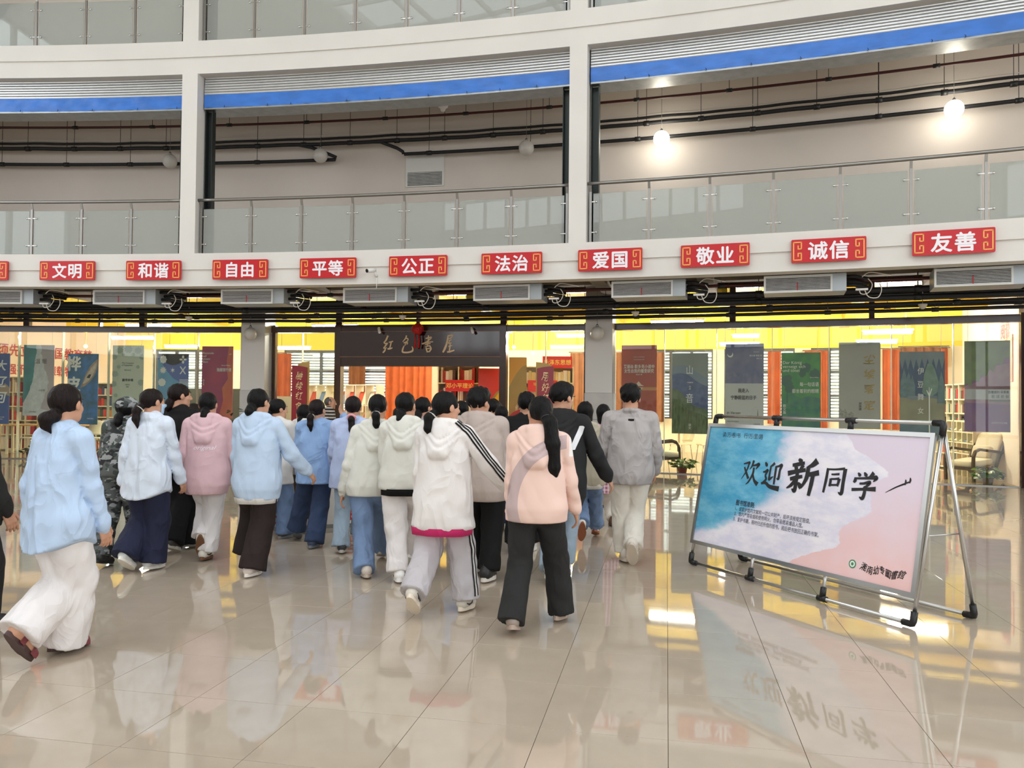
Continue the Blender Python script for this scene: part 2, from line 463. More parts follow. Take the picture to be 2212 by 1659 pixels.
for bi, (a, b) in enumerate(bays):
    a, b = a + .03, b - .03
    for zo in (0.0,):
        sh = thing('roller_shutter', 'galvanised roller shutter rolled up at the top of the %s gallery opening' % WHICH[bi], 'shutter', pol((a + b) / 2, R0 + .3, 7.25), -math.radians((a + b) / 2), 'roller shutters of the gallery')
        # curtain of slats, a curved profile each
        nsl = 7; zt, zb = 7.93 + zo, 7.55 + zo
        for k in range(nsl):
            z1 = zt - (zt - zb) * k / nsl; z0 = zt - (zt - zb) * (k + 1) / nsl
            s_ = MB(); nn = 30; vs = []; fs = []
            prof = [(0.0, z0 + .004), (-0.005, z0 + (z1 - z0) * .12), (-0.006, z0 + (z1 - z0) * .9), (0.0, z1 - .001)]
            dr = 0.03 * k / nsl
            for i in range(nn + 1):
                aa = a + (b - a) * i / nn
                for q, (o_, zz) in enumerate(prof): vs.append(pol(aa, R0 + .25 + o_ - dr, zz))
            for i in range(nn):
                for q in range(3): fs.append((i * 4 + q, (i + 1) * 4 + q, (i + 1) * 4 + q + 1, i * 4 + q + 1))
            s_.add(vs, fs, True).build('slat', SHUT, sh)
        MB().arc(a, b, R0 + .27, R0 + .72, 7.27 + zo, 7.93 + zo, 24).build('housing', GALV, sh)
        MB().arc(a, b, R0 + .215, R0 + .27, 7.255 + zo, 7.285 + zo, 24).build('bottom_bar', GALV, sh)
        ta = thing('tarpaulin', 'blue tarpaulin strip tied along the shutter of the %s gallery opening' % WHICH[bi], 'tarpaulin', pol((a + b) / 2, R0 + .22, 7.28), -math.radians((a + b) / 2), 'blue tarpaulins on the shutters')
        wavy_arc(MB(), a, b, R0 + .222, 7.285 + zo, 7.555 + zo, 90, .010, bi).build('sheet', TARP, ta)
        tt = MB()
        for q in range(9):
            aa = a + (b - a) * (q + .5 + .3 * rnd.uniform(-1, 1)) / 9
            p = pol(aa, R0 + .2, 7.292); tt.tube([p + Vector((0, 0, .03)), p + Vector((.012, -.01, 0)), p + Vector((-.008, -.01, -.018))], .005, 5)
        tt.build('ties', M('black_cable', (20, 20, 20), .5), ta, kind='stuff')
    for e, aa in (('left', a), ('right', b - 0.16)):
        for z0, z1 in ((4.332, 7.93), (8.548, 12.1)):
            # steel guide channels beside the columns
            m = frame(aa + .08, R0)
            z1 = min(z1, 7.26) if z0 < 5 else z1
            c_ = MB(); c_.box(-.075, .075, .40, .42, z0, z1, m); c_.box(-.075, -.06, .28, .40, z0, z1, m); c_.box(.06, .075, .28, .40, z0, z1, m)
            o = c_.build('guide_rail', RAIL); lv = 'upper' if z0 > 8 else 'lower'
            tag(o, 'dark steel shutter guide rail at the %s end of the %s %s gallery opening' % (e, lv, WHICH[bi]), 'guide rail', 'shutter guide rails')
# ------------------------------------------------------------------ glass balustrades
def balustrade(a, b, zf, bi, lv):
    r = R0 + .14
    t = thing('glass_balustrade', 'steel and glass balustrade across the %s opening of the %s gallery' % (WHICH[bi], lv), 'balustrade', pol((a + b) / 2, r, zf), -math.radians((a + b) / 2), 'gallery balustrades')
    h = MB(); h.tube([pol(a + (b - a) * i / 24, r - .03, zf + 1.075) for i in range(25)], .031, 10)
    h.build('handrail', SATIN, t)
    post_me = pane_me = None
    n_ = 7
    for i in range(n_ + 1):
        aa = a + .06 + (b - a - .12) * i / n_
        m = frame(aa, r)
        if post_me is None:
            p = MB(); p.box(-.022, .022, .0, .02, zf - .01, zf + .93, m); p.bar((0, .01, zf + .92), (0, -.028, zf + 1.05), .044, .014, m=m)
            p.box(-.022, .022, -.012, .0, zf - .01, zf + .93, m)
            o = p.build('post', SATIN, t); post_me = (o.data, m, o)
        else:
            o = bpy.data.objects.new('post', post_me[0]); COL.objects.link(o); o.parent = t
            o.matrix_local = wm(t).inverted() @ m @ post_me[1].inverted() @ wm(t)
        if i < n_:
            a2 = a + .06 + (b - a - .12) * (i + 1) / n_
            mm = frame((aa + a2) / 2, r); wd = math.radians(a2 - aa) * r / 2 - .05
            if pane_me is None:
                p = MB(); p.box(-wd, wd, -.004, .008, zf + .03, zf + .90, mm)
                o = p.build('pane', PANE, t); pane_me = (o.data, mm)
                c = MB()
                for sx in (-1, 1):
                    for z in (zf + .2, zf + .75):
                        c.box(sx * (wd - .05), sx * (wd + .05) , -.012, -.004, z - .008, z + .008, mm) if sx > 0 else c.box(-(wd + .05), -(wd - .05), -.012, -.004, z - .008, z + .008, mm)
                        c.lathe([(.018, -.006), (.02, 0), (.018, .006)], n=8, m=mm @ Matrix.Translation((sx * (wd - .05), -.016, z)) @ Matrix.Rotation(PI / 2, 4, 'X'))
                o2 = c.build('clamps', STEEL, t, kind='stuff'); pane_me += (o2.data,)
            else:
                for nm, me in (('pane', pane_me[0]), ('clamps', pane_me[2])):
                    o = bpy.data.objects.new(nm, me); COL.objects.link(o); o.parent = t
                    if nm == 'clamps': o['kind'] = 'stuff'
                    o.matrix_local = wm(t).inverted() @ mm @ pane_me[1].inverted() @ wm(t)
for bi, (a, b) in enumerate(bays):
    balustrade(a, b, 4.332, bi, 'second floor')
    balustrade(a, b, 8.579, bi, 'third floor')
# ------------------------------------------------------------------ library front: columns, header, mullions, panes, entrance
GREYCOL = M('pale_grey_column_paint', (206, 203, 199), 0.5)
GREYTILE = M('grey_stone_cladding', (190, 188, 184), 0.3, var=0.12, vs=3)
EDGE = M('green_glass_edge', (240, 244, 222), 0.25, spec=.6)  # room light glowing in the glass edges is put into this pale colour
for a in (6.62, 14.845):
    m = frame(a, RG)
    c = MB(); c.box(-.285, .285, -.42, .15, 1.68, 4.1, m)
    struct(c.build('column', GREYCOL))
    for k in range(3):
        MB().box(-.295, .295, -.43, .15, .003 + k * .56, .556 + k * .56, m).build('cladding_tile', GREYTILE, None, kind='structure')
trim(MB().arc(-3, 22.9, RG - .08, RG + .08, 3.03, 3.17, 80), BROWN)
trim(MB().arc(-3, 22.9, RG - .06, RG + .06, 3.86, 4.09, 80), BROWN)
trim(MB().arc(-3, 22.9, RG - .04, RG + .04, 0.0, 0.018, 80), SATIN)
wnum = 20
panes = [-2.8, -1.7, -.6, .493, 1.589, 2.742, 3.889, 5.005, 6.109], [6.9, 7.652, 8.5], [12.70, 13.57, 14.5], [15.16, 16.22, 17.323, 18.45, 19.557, 20.715, 21.805, 22.88]
for row in panes:
    for a, b in zip(row[:-1], row[1:]):
        wnum += 1
        o = MB().arc(a + .006, b - .006, RG - .006, RG + .006, 0.02, 3.03, 2).build('window_%d' % wnum, SHOPGLASS); struct(o)
    for a in row[1:-1]:
        m = frame(a, RG)
        # glass fin standing behind each joint, seen as a pale green line
        struct(MB().box(-.006, .006, .01, .10, 0.02, 3.03, m).build('trim_%d' % (60 + wnum), EDGE)); wnum += 1
for a, wd in ((.72, .07), (2.55, .02), (3.62, .07), (8.60, .075), (10.55, .04), (12.60, .075), (17.65, .06), (20.35, .05), (-2.3, .06)):
    trim(MB().box(-wd, wd, -.06, .06, 3.17, 3.86, frame(a, RG)), BROWN)
for a in (6.18, 6.98, 14.50, 15.10, 22.95):
    trim(MB().box(-.035, .035, -.07, .07, 0, 3.2, frame(a, RG)), BROWN)
struct(MB().arc(22.99, 27, RG - .5, RG + .1, 0, 4.1, 6).build('wall_entrance_side', GREYCOL))
# entrance portal
for a in (8.60, 12.60):
    trim(MB().box(-.075, .075, -.12, .10, 0, 3.2, frame(a, RG)), BROWN)
trim(MB().arc(8.66, 12.54, RG - .10, RG + .08, 2.25, 2.46, 8), BROWN)
trim(MB().arc(8.66, 12.54, RG - .10, RG + .08, 3.04, 3.20, 8), BROWN)
sgn = thing('entrance_sign', 'long dark maroon sign board with gold brush lettering over the entrance', 'sign', pol(10.6, RG - .1, 2.46), -math.radians(10.6))
MAROON = M('maroon_lacquer', (44, 14, 14), 0.08, spec=.6)
GOLDL = M('pale_gold_lettering', (214, 182, 140), 0.4)
fm = frame(10.6, RG - .13)
MB().box(-1.87, 1.87, -.02, .03, 2.475, 3.03, fm).build('panel', MAROON, sgn)
e = MB(); e.box(-1.87, 1.87, -.03, .03, 3.03, 3.05, fm); e.box(-1.87, 1.87, -.03, .03, 2.455, 2.475, fm)
e.build('edging', M('brown_edging', (120, 84, 64), .3), sgn)
# brush lettering: strokes given on a unit square per character
BRUSH = {
 '红': [([(.45,.98),(.30,.72),(.12,.58)],[.10,.10,.05]), ([(.12,.58),(.30,.52),(.42,.56)],[.06,.09,.08]), ([(.42,.56),(.22,.36),(.10,.26)],[.09,.08,.06]), ([(.10,.26),(.25,.26),(.36,.30)],[.06,.07,.04]), ([(.28,.25),(.20,.12),(.06,.0)],[.05,.10,.08]), ([(.52,.60),(.70,.62),(.86,.66)],[.07,.08,.07]), ([(.72,.62),(.66,.42),(.58,.24)],[.07,.08,.06]), ([(.42,.22),(.62,.24),(.82,.28)],[.08,.10,.06])],
 '色': [([(.42,.98),(.34,.82),(.12,.62)],[.09,.08,.04]), ([(.38,.82),(.50,.80),(.56,.74)],[.06,.08,.05]), ([(.56,.74),(.42,.62),(.20,.56)],[.05,.08,.07]), ([(.20,.56),(.36,.58),(.50,.56),(.44,.46)],[.05,.08,.08,.05]), ([(.36,.56),(.32,.46),(.30,.40)],[.05,.06,.04]), ([(.24,.40),(.14,.22),(.12,.06),(.30,.02),(.60,.03),(.88,.10),(.92,.24),(.84,.36)],[.05,.09,.10,.09,.09,.11,.08,.03])],
 '書': [([(.54,.98),(.52,.86),(.54,.80)],[.06,.09,.05]), ([(.30,.80),(.54,.84),(.74,.86),(.68,.76)],[.06,.08,.10,.05]), ([(.66,.78),(.40,.60),(.02,.50)],[.07,.09,.05]), ([(.06,.50),(.40,.58),(.90,.62)],[.08,.08,.05]), ([(.28,.46),(.50,.50),(.70,.52)],[.06,.07,.05]), ([(.52,.86),(.50,.56),(.44,.36)],[.06,.06,.05]), ([(.30,.34),(.52,.38),(.66,.40)],[.05,.07,.06]), ([(.64,.40),(.74,.22),(.58,.04)],[.08,.10,.07]), ([(.36,.30),(.40,.16),(.46,.06)],[.07,.08,.06]), ([(.42,.22),(.54,.24),(.66,.24)],[.05,.06,.04]), ([(.40,.05),(.52,.06),(.62,.06)],[.06,.07,.05])],
 '屋': [([(.40,.94),(.58,.96),(.76,.98),(.70,.84)],[.07,.08,.09,.05]), ([(.70,.84),(.54,.80),(.40,.80)],[.06,.06,.05]), ([(.44,.96),(.36,.60),(.20,.24),(.04,.02)],[.08,.10,.13,.09]), ([(.48,.68),(.60,.70),(.72,.72)],[.05,.06,.05]), ([(.60,.70),(.50,.58),(.48,.52),(.70,.56)],[.05,.06,.05,.06]), ([(.46,.34),(.60,.38),(.76,.40)],[.06,.07,.05]), ([(.60,.50),(.58,.30),(.54,.10)],[.06,.08,.06]), ([(.36,.04),(.58,.06),(.94,.14)],[.08,.10,.07])],
 '欢': [([(.03,.80),(.18,.84),(.36,.88),(.34,.80),(.24,.52),(.0,.18)],[.03,.05,.07,.06,.05,.01]), ([(.10,.68),(.24,.48),(.42,.24)],[.05,.07,.08]), ([(.60,.98),(.54,.76),(.42,.60)],[.08,.06,.01]), ([(.54,.76),(.74,.80),(.92,.84),(.78,.64)],[.04,.06,.10,.02]), ([(.66,.70),(.64,.44),(.46,.12),(.30,.0)],[.07,.07,.05,.01]), ([(.64,.46),(.78,.20),(1.0,.06)],[.04,.08,.13])],
 '迎': [([(.08,.96),(.16,.86),(.20,.80)],[.04,.10,.04]), ([(.02,.58),(.14,.60),(.26,.66),(.18,.46),(.24,.32),(.06,.16)],[.04,.06,.08,.06,.07,.05]), ([(.0,.14),(.24,.18),(.50,.06),(1.0,.02)],[.06,.08,.10,.14]), ([(.60,.96),(.48,.86),(.38,.82)],[.08,.06,.02]), ([(.42,.84),(.40,.56),(.40,.30)],[.06,.06,.07]), ([(.38,.30),(.50,.38),(.62,.46)],[.07,.06,.01]), ([(.66,.82),(.84,.86),(.98,.90),(.92,.70),(.90,.40),(.80,.40)],[.04,.06,.09,.07,.08,.02]), ([(.70,.82),(.70,.50),(.70,.16)],[.07,.07,.06])],
 '新': [([(.30,1.0),(.38,.94),(.40,.88)],[.04,.10,.05]), ([(.12,.80),(.30,.84),(.52,.90)],[.06,.08,.06]), ([(.20,.80),(.26,.72),(.28,.66)],[.04,.09,.06]), ([(.48,.84),(.42,.72),(.34,.64)],[.08,.07,.02]), ([(.0,.54),(.26,.62),(.58,.70)],[.10,.08,.07]), ([(.10,.38),(.28,.44),(.50,.50)],[.07,.08,.06]), ([(.32,.64),(.32,.36),(.30,.06),(.20,.10)],[.08,.08,.09,.02]), ([(.28,.36),(.16,.20),(.02,.10)],[.08,.07,.02]), ([(.38,.30),(.46,.22),(.50,.14)],[.04,.10,.07]), ([(.92,1.0),(.78,.86),(.62,.78)],[.13,.09,.03]), ([(.66,.80),(.64,.46),(.50,.16)],[.09,.09,.04]), ([(.64,.56),(.82,.60),(1.02,.66)],[.07,.09,.10]), ([(.84,.58),(.82,.30),(.78,-.04)],[.09,.09,.07])],
 '同': [([(.10,.94),(.08,.50),(.02,.0)],[.08,.09,.07]), ([(.10,.90),(.46,.92),(.90,.98)],[.05,.05,.07]), ([(.92,.98),(.90,.50),(.88,.06),(.72,.08)],[.12,.10,.11,.02]), ([(.30,.72),(.46,.73),(.68,.76)],[.04,.05,.06]), ([(.30,.56),(.30,.40),(.28,.26)],[.08,.08,.07]), ([(.30,.54),(.50,.56),(.70,.59)],[.05,.05,.07]), ([(.70,.59),(.68,.44),(.64,.30)],[.10,.08,.07]), ([(.30,.32),(.46,.33),(.64,.35)],[.05,.05,.05])],
 '学': [([(.18,.96),(.26,.88),(.28,.82)],[.03,.10,.05]), ([(.44,1.0),(.52,.90),(.52,.84)],[.03,.11,.05]), ([(.84,1.02),(.74,.90),(.64,.82)],[.11,.07,.02]), ([(.10,.78),(.10,.66),(.04,.58)],[.06,.10,.05]), ([(.12,.74),(.50,.78),(.96,.84),(.86,.68)],[.05,.06,.12,.02]), ([(.30,.56),(.48,.58),(.72,.64),(.60,.48),(.50,.44)],[.05,.06,.10,.06,.05]), ([(.52,.46),(.56,.26),(.50,.02),(.36,.06)],[.07,.09,.10,.02]), ([(.0,.30),(.46,.36),(1.0,.42)],[.08,.07,.12])],
}
def brush(mb, ch, m, x, z, w, h, y=-.002, k_=1.15):
    for k, (pts, wd) in enumerate(BRUSH[ch]):
        stroke(mb, m, [(x + (px - .5) * w, z + (pz - .5) * h) for px, pz in pts], [v * k_ * (w + h) / 2 for v in wd], y - k * .0002)
lt = MB()
for ch, px in (('红', 840), ('色', 881), ('書', 925), ('屋', 970)):
    xx, zz = on_arc(px, 746, RG - .13)
    d = math.radians(xx - 10.6) * RG
    brush(lt, ch, fm, d, 2.755, .30, .40, -.025)
lt.build('lettering', GOLDL, sgn)
# red pompom lantern with ribbons, spotlights on the beam
a_, z_ = on_arc(902, 711, RG - .3)
lm = frame(a_, RG - .3)
lan = thing('silk_flower', 'red silk flower ball with ribbons hanging in front of the entrance sign', 'decoration', pol(a_, RG - .3, z_), -math.radians(a_))
REDF = M('red_silk', (190, 16, 18), .6, var=.35, vs=40)
fb = MB()
for i in range(60):
    v = Vector((rnd.gauss(0, 1), rnd.gauss(0, 1), rnd.gauss(0, 1))).normalized()
    fb.ball((v.x * .10, v.y * .09, z_ + v.z * .09), .045, 6, 4, m=lm)
fb.ball((0, 0, z_), .12, 12, 8, m=lm)
fb.build('petals', REDF, lan)
for sx in (-.05, .03):
    rb = MB(); rb.tube([(sx, 0, z_ - .08), (sx + .015, -.02, z_ - .25), (sx - .01, 0, z_ - .42)], [.012, .022, .026], 6, m=lm); rb.build('ribbon', REDF, lan)
MB().tube([(0, .02, z_ + .1), (0, .12, z_ + .5)], .006, 5, m=lm).build('cord', REDF, lan)
WPL = M('white_plastic', (232, 232, 230), .35)
for i, px in enumerate((819, 1020)):
    a, z = on_arc(px, 712, RG - .25)
    m = frame(a, RG - .25)
    sp = thing('spotlight', 'small white tube spotlight on the beam %s of the red silk flower' % ('left', 'right')[i], 'spotlight', pol(a, RG - .25, z), -math.radians(a), 'spotlights over the sign')
    q = MB(); q.tube([(-.03, .06, z + .04), (.03, -.05, z - .07)], .032, 10, m=m); q.build('lamp_tube', WPL, sp)
    MB().tube([(-.02, .03, z + .02), (0, .16, z + .05)], .01, 6, m=m).build('bracket', SATIN, sp)
# globe lamps that hang unlit in front of the two grey columns
def globe(name_label, a, r, z, rad, ztop, lit=False, grp=None):
    m = frame(a, r)
    g_ = thing('globe_lamp', name_label, 'lamp', pol(a, r, z), -math.radians(a), grp)
    mat = M('lit_globe', (255, 250, 236), .4, emit=14.0) if lit else M('unlit_white_globe', (205, 200, 192), .35)
    gb = MB(); gb.ball((0, 0, z), rad, 20, 12, m=m); gb.build('glass_globe', mat, g_)
    MB().lathe([(.03, z + rad - .012), (.028, z + rad + .03), (.01, z + rad + .05)], n=10, m=m).build('cap', SATIN, g_)
    MB().tube([(0, 0, z + rad + .04), (0, 0, ztop)], .004, 5, m=m).build('cable', M('grey_cable', (120, 116, 110), .6), g_)
    if lit:
        l = bpy.data.lights.new('globe_glow', 'POINT'); l.energy = 11; l.color = (1, .90, .72); l.shadow_soft_size = rad
        o = bpy.data.objects.new('globe_glow', l); COL.objects.link(o); o.location = m @ Vector((0, -rad - .02, z))
for px, py, lab in ((541, 721, 'unlit white globe lamp hanging in front of the grey column left of the entrance'), (1290, 720, 'unlit white globe lamp hanging in front of the grey column right of the entrance')):
    a, z = on_arc(px, py, RG - .62)
    globe(lab, a, RG - .62, z, .145, 3.79)
for px, py, lit, lab in ((367, 348, 0, 'unlit globe lamp in the left gallery bay above the balustrade'), (692, 336, 0, 'unlit globe lamp left of the white wall vent'), (1137, 320, 0, 'unlit globe lamp right of the white wall vent'), (1429, 300, 1, 'lit globe lamp nearer the white column in the right gallery bay'), (2061, 236, 1, 'lit globe lamp at the far right of the gallery')):
    a, z = on_arc(px, py, R0 + 2.55)
    globe(lab, a, R0 + 2.55, z, .165, 8.3, bool(lit))
# white louvred vent on the gallery wall
a, z = on_arc(918, 370, R0 + 2.98)
m = frame(a, R0 + 2.98)
vt = thing('wall_vent', 'white louvred vent panel on the grey gallery wall', 'vent', pol(a, R0 + 2.98, z - .34), -math.radians(a))
v = MB(); v.box(-.45, .45, -.02, .015, z - .02, z + .35, m); v.box(-.45, -.41, -.02, .015, z - .35, z - .02, m); v.box(.41, .45, -.02, .015, z - .35, z - .02, m); v.box(-.41, .41, -.02, .015, z - .35, z - .32, m)
v.build('frame', M('vent_white', (222, 220, 214), .5), vt)
MB().box(-.42, .42, .0, .012, z - .33, z, m).build('backing', M('vent_dark', (40, 38, 36), .8), vt)
for k in range(9):
    zz = z - .30 + k * .032
    MB().box(-.41, .41, -.015, -.005, zz, zz + .014, m).build('slat', _mats['vent_white'], vt)
# ------------------------------------------------------------------ red value signs along the gallery edge
RED = M('red_sign_face', (196, 8, 24), .38)
WLET = M('white_lettering', (244, 240, 246), .5)
ORNG = M('orange_fret', (246, 178, 92), .45)
ENG = ['democracy', 'civility', 'harmony', 'freedom', 'equality', 'justice', 'rule of law', 'patriotism', 'dedication', 'integrity', 'friendship']
WORDS = ['民主', '文明', '和谐', '自由', '平等', '公正', '法治', '爱国', '敬业', '诚信', '友善']
FRET = [[(0, 0), (1, 0), (1, .44), (.45, .44), (.45, .24)], [(1, 0), (0, 0)], [(0, 0), (0, 1)], [(0, 1), (1, 1)], [(1, 1), (1, .56), (.45, .56), (.45, .76)]]
for i, wd in enumerate(WORDS):
    a = 3.13 + 1.9555 * (i - 1) + .625
    m = frame(a, R0)
    zc = 3.995 + (0.02 if i == 10 else 0)
    t = thing('value_sign', 'red board with orange frets and white characters %s for %s on the gallery edge' % (wd, ENG[i]), 'sign', pol(a, R0 - .05, zc - .19), -math.radians(a), 'red boards along the gallery edge')
    MB().rbox(-.565, .565, -.062, -.03, zc - .19, zc + .19, .02, m).build('panel', RED, t)
    MB().box(-.40, .40, -.03, .03, zc - .1, zc - .04, m).build('mounting_rail', SATIN, t)
    lm = MB()
    if wd == '民主': text(lm, wd, m, 0, zc, h=.29, bold=.026, spacing=1.08, y=-.066)
    else: text(lm, wd, m, 0, zc - .005, h=.285, bold=.026, spacing=1.10, y=-.066)
    lm.build('lettering', WLET, t)
    for sd in (-1, 1):
        f = MB(); x0, x1, z0, z1 = .405, .535, zc - .155, zc + .155
        def seg(p, q, wdt=.019):
            (ax, az), (bx, bz) = p, q
            f.box(sd * max(ax, bx) if sd < 0 else min(ax, bx), sd * min(ax, bx) if sd < 0 else max(ax, bx), -.067, -.061, min(az, bz), max(az, bz), m)
        def path(pts):
            wdt = .018
            for (ax, az), (bx, bz) in zip(pts[:-1], pts[1:]):
                lo_x, hi_x = min(ax, bx) - wdt / 2, max(ax, bx) + wdt / 2
                lo_z, hi_z = min(az, bz) - wdt / 2, max(az, bz) + wdt / 2
                xs = sorted((sd * lo_x, sd * hi_x))
                f.box(xs[0], xs[1], -.067, -.061, lo_z, hi_z, m)
        xi, xo = .41, .53
        path([(xi + .045, zc + .075), (xi + .045, zc + .03), (xi, zc + .03), (xi, zc + .145), (xo, zc + .145), (xo, zc - .145), (xi, zc - .145), (xi, zc - .03), (xi + .045, zc - .03), (xi + .045, zc - .075)] if False else
             [(xo - .04, zc + .10), (xi + .04, zc + .10), (xi + .04, zc + .10)] if False else
             [(xi + .05, zc + .085), (xi + .05, zc + .035), (xi, zc + .035), (xi, zc + .145), (xo, zc + .145), (xo, zc - .145), (xi, zc - .145), (xi, zc - .035), (xi + .05, zc - .035), (xi + .05, zc - .085)])
        f.build('fret_ornament', ORNG, t)
# security camera under the upper band
a, z = on_arc(806, 587, R0 - .08)
m = frame(a, R0)
cc = thing('security_camera', 'white bullet security camera on the gallery edge between two red boards', 'camera', pol(a, R0, z), -math.radians(a))
q = MB(); q.tube([(-.07, -.20, z - .0), (.03, -.05, z + .035)], .04, 10, m=m); q.build('housing', WPL, cc)
MB().tube([(-.072, -.203, z), (-.078, -.212, z - .003)], .036, 10, m=m).build('lens', M('black_lens', (8, 8, 10), .1), cc)
q = MB(); q.tube([(.02, -.06, z + .02), (.03, -.03, z - .05), (.03, .03, z - .07)], .022, 8, m=m); q.build('bracket', WPL, cc)
MB().tube([(.03, .03, z - .08), (.035, .02, z - .16), (.03, .03, z - .3)], .008, 6, m=m).build('cable', WPL, cc)
# ------------------------------------------------------------------ ceiling fan coil units under the gallery
WGR = M('white_grille', (226, 227, 226), .4)
UNIT = M('grey_unit_sheet', (176, 184, 190), .4, .3)
UNITD = M('grey_unit_underside', (150, 152, 146), .5)
DARK = M('dark_interior', (18, 18, 18), .8)
CABW = M('white_cable', (220, 214, 204), .5)
CABK = M('black_cable', (20, 20, 20), .5)
PINK = M('red_tag', (190, 30, 44), .5)
def smooth(pts, n_=4):
    P = [Vector(p) for p in pts]; out = []
    for i in range(len(P) - 1):
        a, b, c_, d_ = P[max(i - 1, 0)], P[i], P[i + 1], P[min(i + 2, len(P) - 1)]
        for k in range(n_):
            f = k / n_; out.append(.5 * (2 * b + (c_ - a) * f + (2 * a - 5 * b + 4 * c_ - d_) * f * f + (3 * b - a - 3 * c_ + d_) * f ** 3))
    return out + [P[-1]]
MARKS = [3.97 - 2.83 + 0 * 1, 3.97, 6.93, 9.72, 12.58, 15.43, 18.30, 21.14]
ORD = ['first', 'second', 'third', 'fourth', 'fifth', 'sixth', 'seventh', 'eighth']
UNDER = ['文明 board', '和谐 board', '自由 board', '平等 and 公正 boards', '法治 board', '爱国 board', '诚信 board', '友善 board']
WHEREU = ['left of the civility board', 'below the harmony board', 'below the freedom board', 'below the security camera', 'below the rule of law board', 'below and right of the patriotism board', 'below the integrity board', 'below the friendship board at the right edge']
for i, a in enumerate(MARKS):
    ac = a + .72
    m = frame(ac, R0 + .5)
    t = thing('fan_coil_unit', 'grey fan coil unit with white louvre grille %s' % WHEREU[i], 'air conditioner', pol(ac, R0 + .5, 3.42), -math.radians(ac), 'fan coil units under the gallery')
    MB().box(-.66, .66, .02, .62, 3.40, 3.70, m).build('casing', UNIT, t)
    g_ = MB(); x0, x1, z0, z1 = -.66, .44, 3.395, 3.685
    g_.box(x0, x1, -.015, .02, z0, z0 + .03, m); g_.box(x0, x1, -.015, .02, z1 - .03, z1, m); g_.box(x0, x0 + .03, -.015, .02, z0 + .03, z1 - .03, m); g_.box(x1 - .03, x1, -.015, .02, z0 + .03, z1 - .03, m)
    g_.build('grille_frame', WGR, t)
    MB().box(x0 + .03, x1 - .03, .014, .0195, z0 + .03, z1 - .03, m).build('grille_backing', DARK, t)
    s_ = MB()
    for k in range(10):
        zz = z0 + .036 + k * .0235; s_.box(x0 + .03, x1 - .03, -.008, .008, zz, zz + .0085, m)
    s_.build('louvres', WGR, t, kind='stuff')
    if i: MB().box(-.12, -.105, -.02, -.014, 3.43, 3.56, m).build('red_tag', PINK, t)
    # pipe connections and wiring box at the right end
    p_ = MB()
    for zz, yy in ((3.66, .2), (3.52, .26), (3.60, .36)): p_.tube([(.66, yy, zz), (.80, yy, zz), (.92, yy + .05, zz - .02), (1.02, yy + .2, zz - .02)], .032, 7, m=m)
    p_.build('pipe_stubs', BLACKPIPE, t, kind='stuff')
    MB().box(.80, .99, .0, .06, 3.395, 3.425, m).build('terminal_box', WPL, t)
    for pts in ([(.86, .03, 3.40), (.88, .02, 3.34), (.95, .02, 3.33), (1.02, .04, 3.38), (1.06, .08, 3.5), (1.0, .12, 3.6)], [(.90, .05, 3.62), (1.0, .04, 3.69), (1.15, .08, 3.68), (1.35, .12, 3.64)], [(.94, .02, 3.395), (1.0, .01, 3.28), (1.14, .02, 3.27), (1.2, .06, 3.4), (1.17, .1, 3.52)]):
        MB().tube(smooth(pts), .0085, 5, m=m).build('cable', CABW, t)
# ------------------------------------------------------------------ pipes, trays and conduits that follow the curve under both galleries
GREYP = M('grey_conduit', (150, 148, 140), .35, .6)
REDP = M('dark_red_pipe', (70, 18, 16), .4)
def arcpipe(label, mat, r, z, rad, a0=-2, a1=26, cat='pipe', name='pipe', grp='pipes under the gallery', ups=None, box=None, n=110, sag=0.0):
    t = thing(name, label, cat, pol((a0 + a1) / 2, r, z), 0, grp)
    if box: MB().arc(a0, a1, r, r + box[0], z, z + box[1], 60).build('run', mat, t)
    else:
        MB().tube([pol(a0 + (a1 - a0) * i / n, r, z + (sag * math.sin(i * .9) * math.sin(i * .37) if sag else 0)) for i in range(n + 1)], rad, 8).build('run', mat, t)
    if ups:
        step, ztop = ups
        k = a0 + .6
        while k < a1 - .3:
            MB().tube([pol(k, r, z), pol(k, r, ztop)], .006, 5).build('hanger', CABK, t)
            c = MB(); c.tube([pol(k - .06, r, z), pol(k + .06, r, z)], rad + .012, 8); c.build('clip', CABK, t)
            k += step
    return t
arcpipe('thick black lagged pipe close behind the fan coil units', BLACKPIPE, R0 + 1.38, 3.50, .055, ups=(2.8, 3.8))
arcpipe('second black lagged pipe hung just below the thick one', BLACKPIPE, R0 + 1.46, 3.37, .05, ups=(2.8, 3.8))
arcpipe('lowest black pipe hanging in front of the yellow transom lights', BLACKPIPE, R0 + 2.35, 3.235, .033, ups=(1.9, 4.08), sag=.004)
arcpipe('grey steel conduit running below the black lagged pipes', GREYP, R0 + 1.62, 3.365, .028, ups=(2.3, 3.8))
arcpipe('thin black conduit under the grey steel conduit', BLACKPIPE, R0 + 1.9, 3.315, .03, ups=(3.3, 4.08), sag=.006)
arcpipe('flat galvanised cable tray behind the fan coil units', GALV, R0 + 1.95, 3.40, 0, box=(.30, .09), name='cable_tray', cat='cable tray', ups=None)
arcpipe('broad black air duct high behind the cable tray', BLACKPIPE, R0 + 2.3, 3.52, .09, ups=(2.6, 4.08))
arcpipe('black pipe pair member just ahead of the storefront header', BLACKPIPE, R0 + 2.62, 3.36, .045, ups=(2.2, 4.08))
arcpipe('dark red sprinkler pipe high under the gallery floor', REDP, R0 + 1.25, 3.66, .03, ups=(2.1, 4.08))
arcpipe('upper gallery black lagged pipe beside the back wall', BLACKPIPE, R0 + 2.62, 7.30, .045, ups=(1.15, 8.3), grp='pipes in the upper gallery', sag=.008)
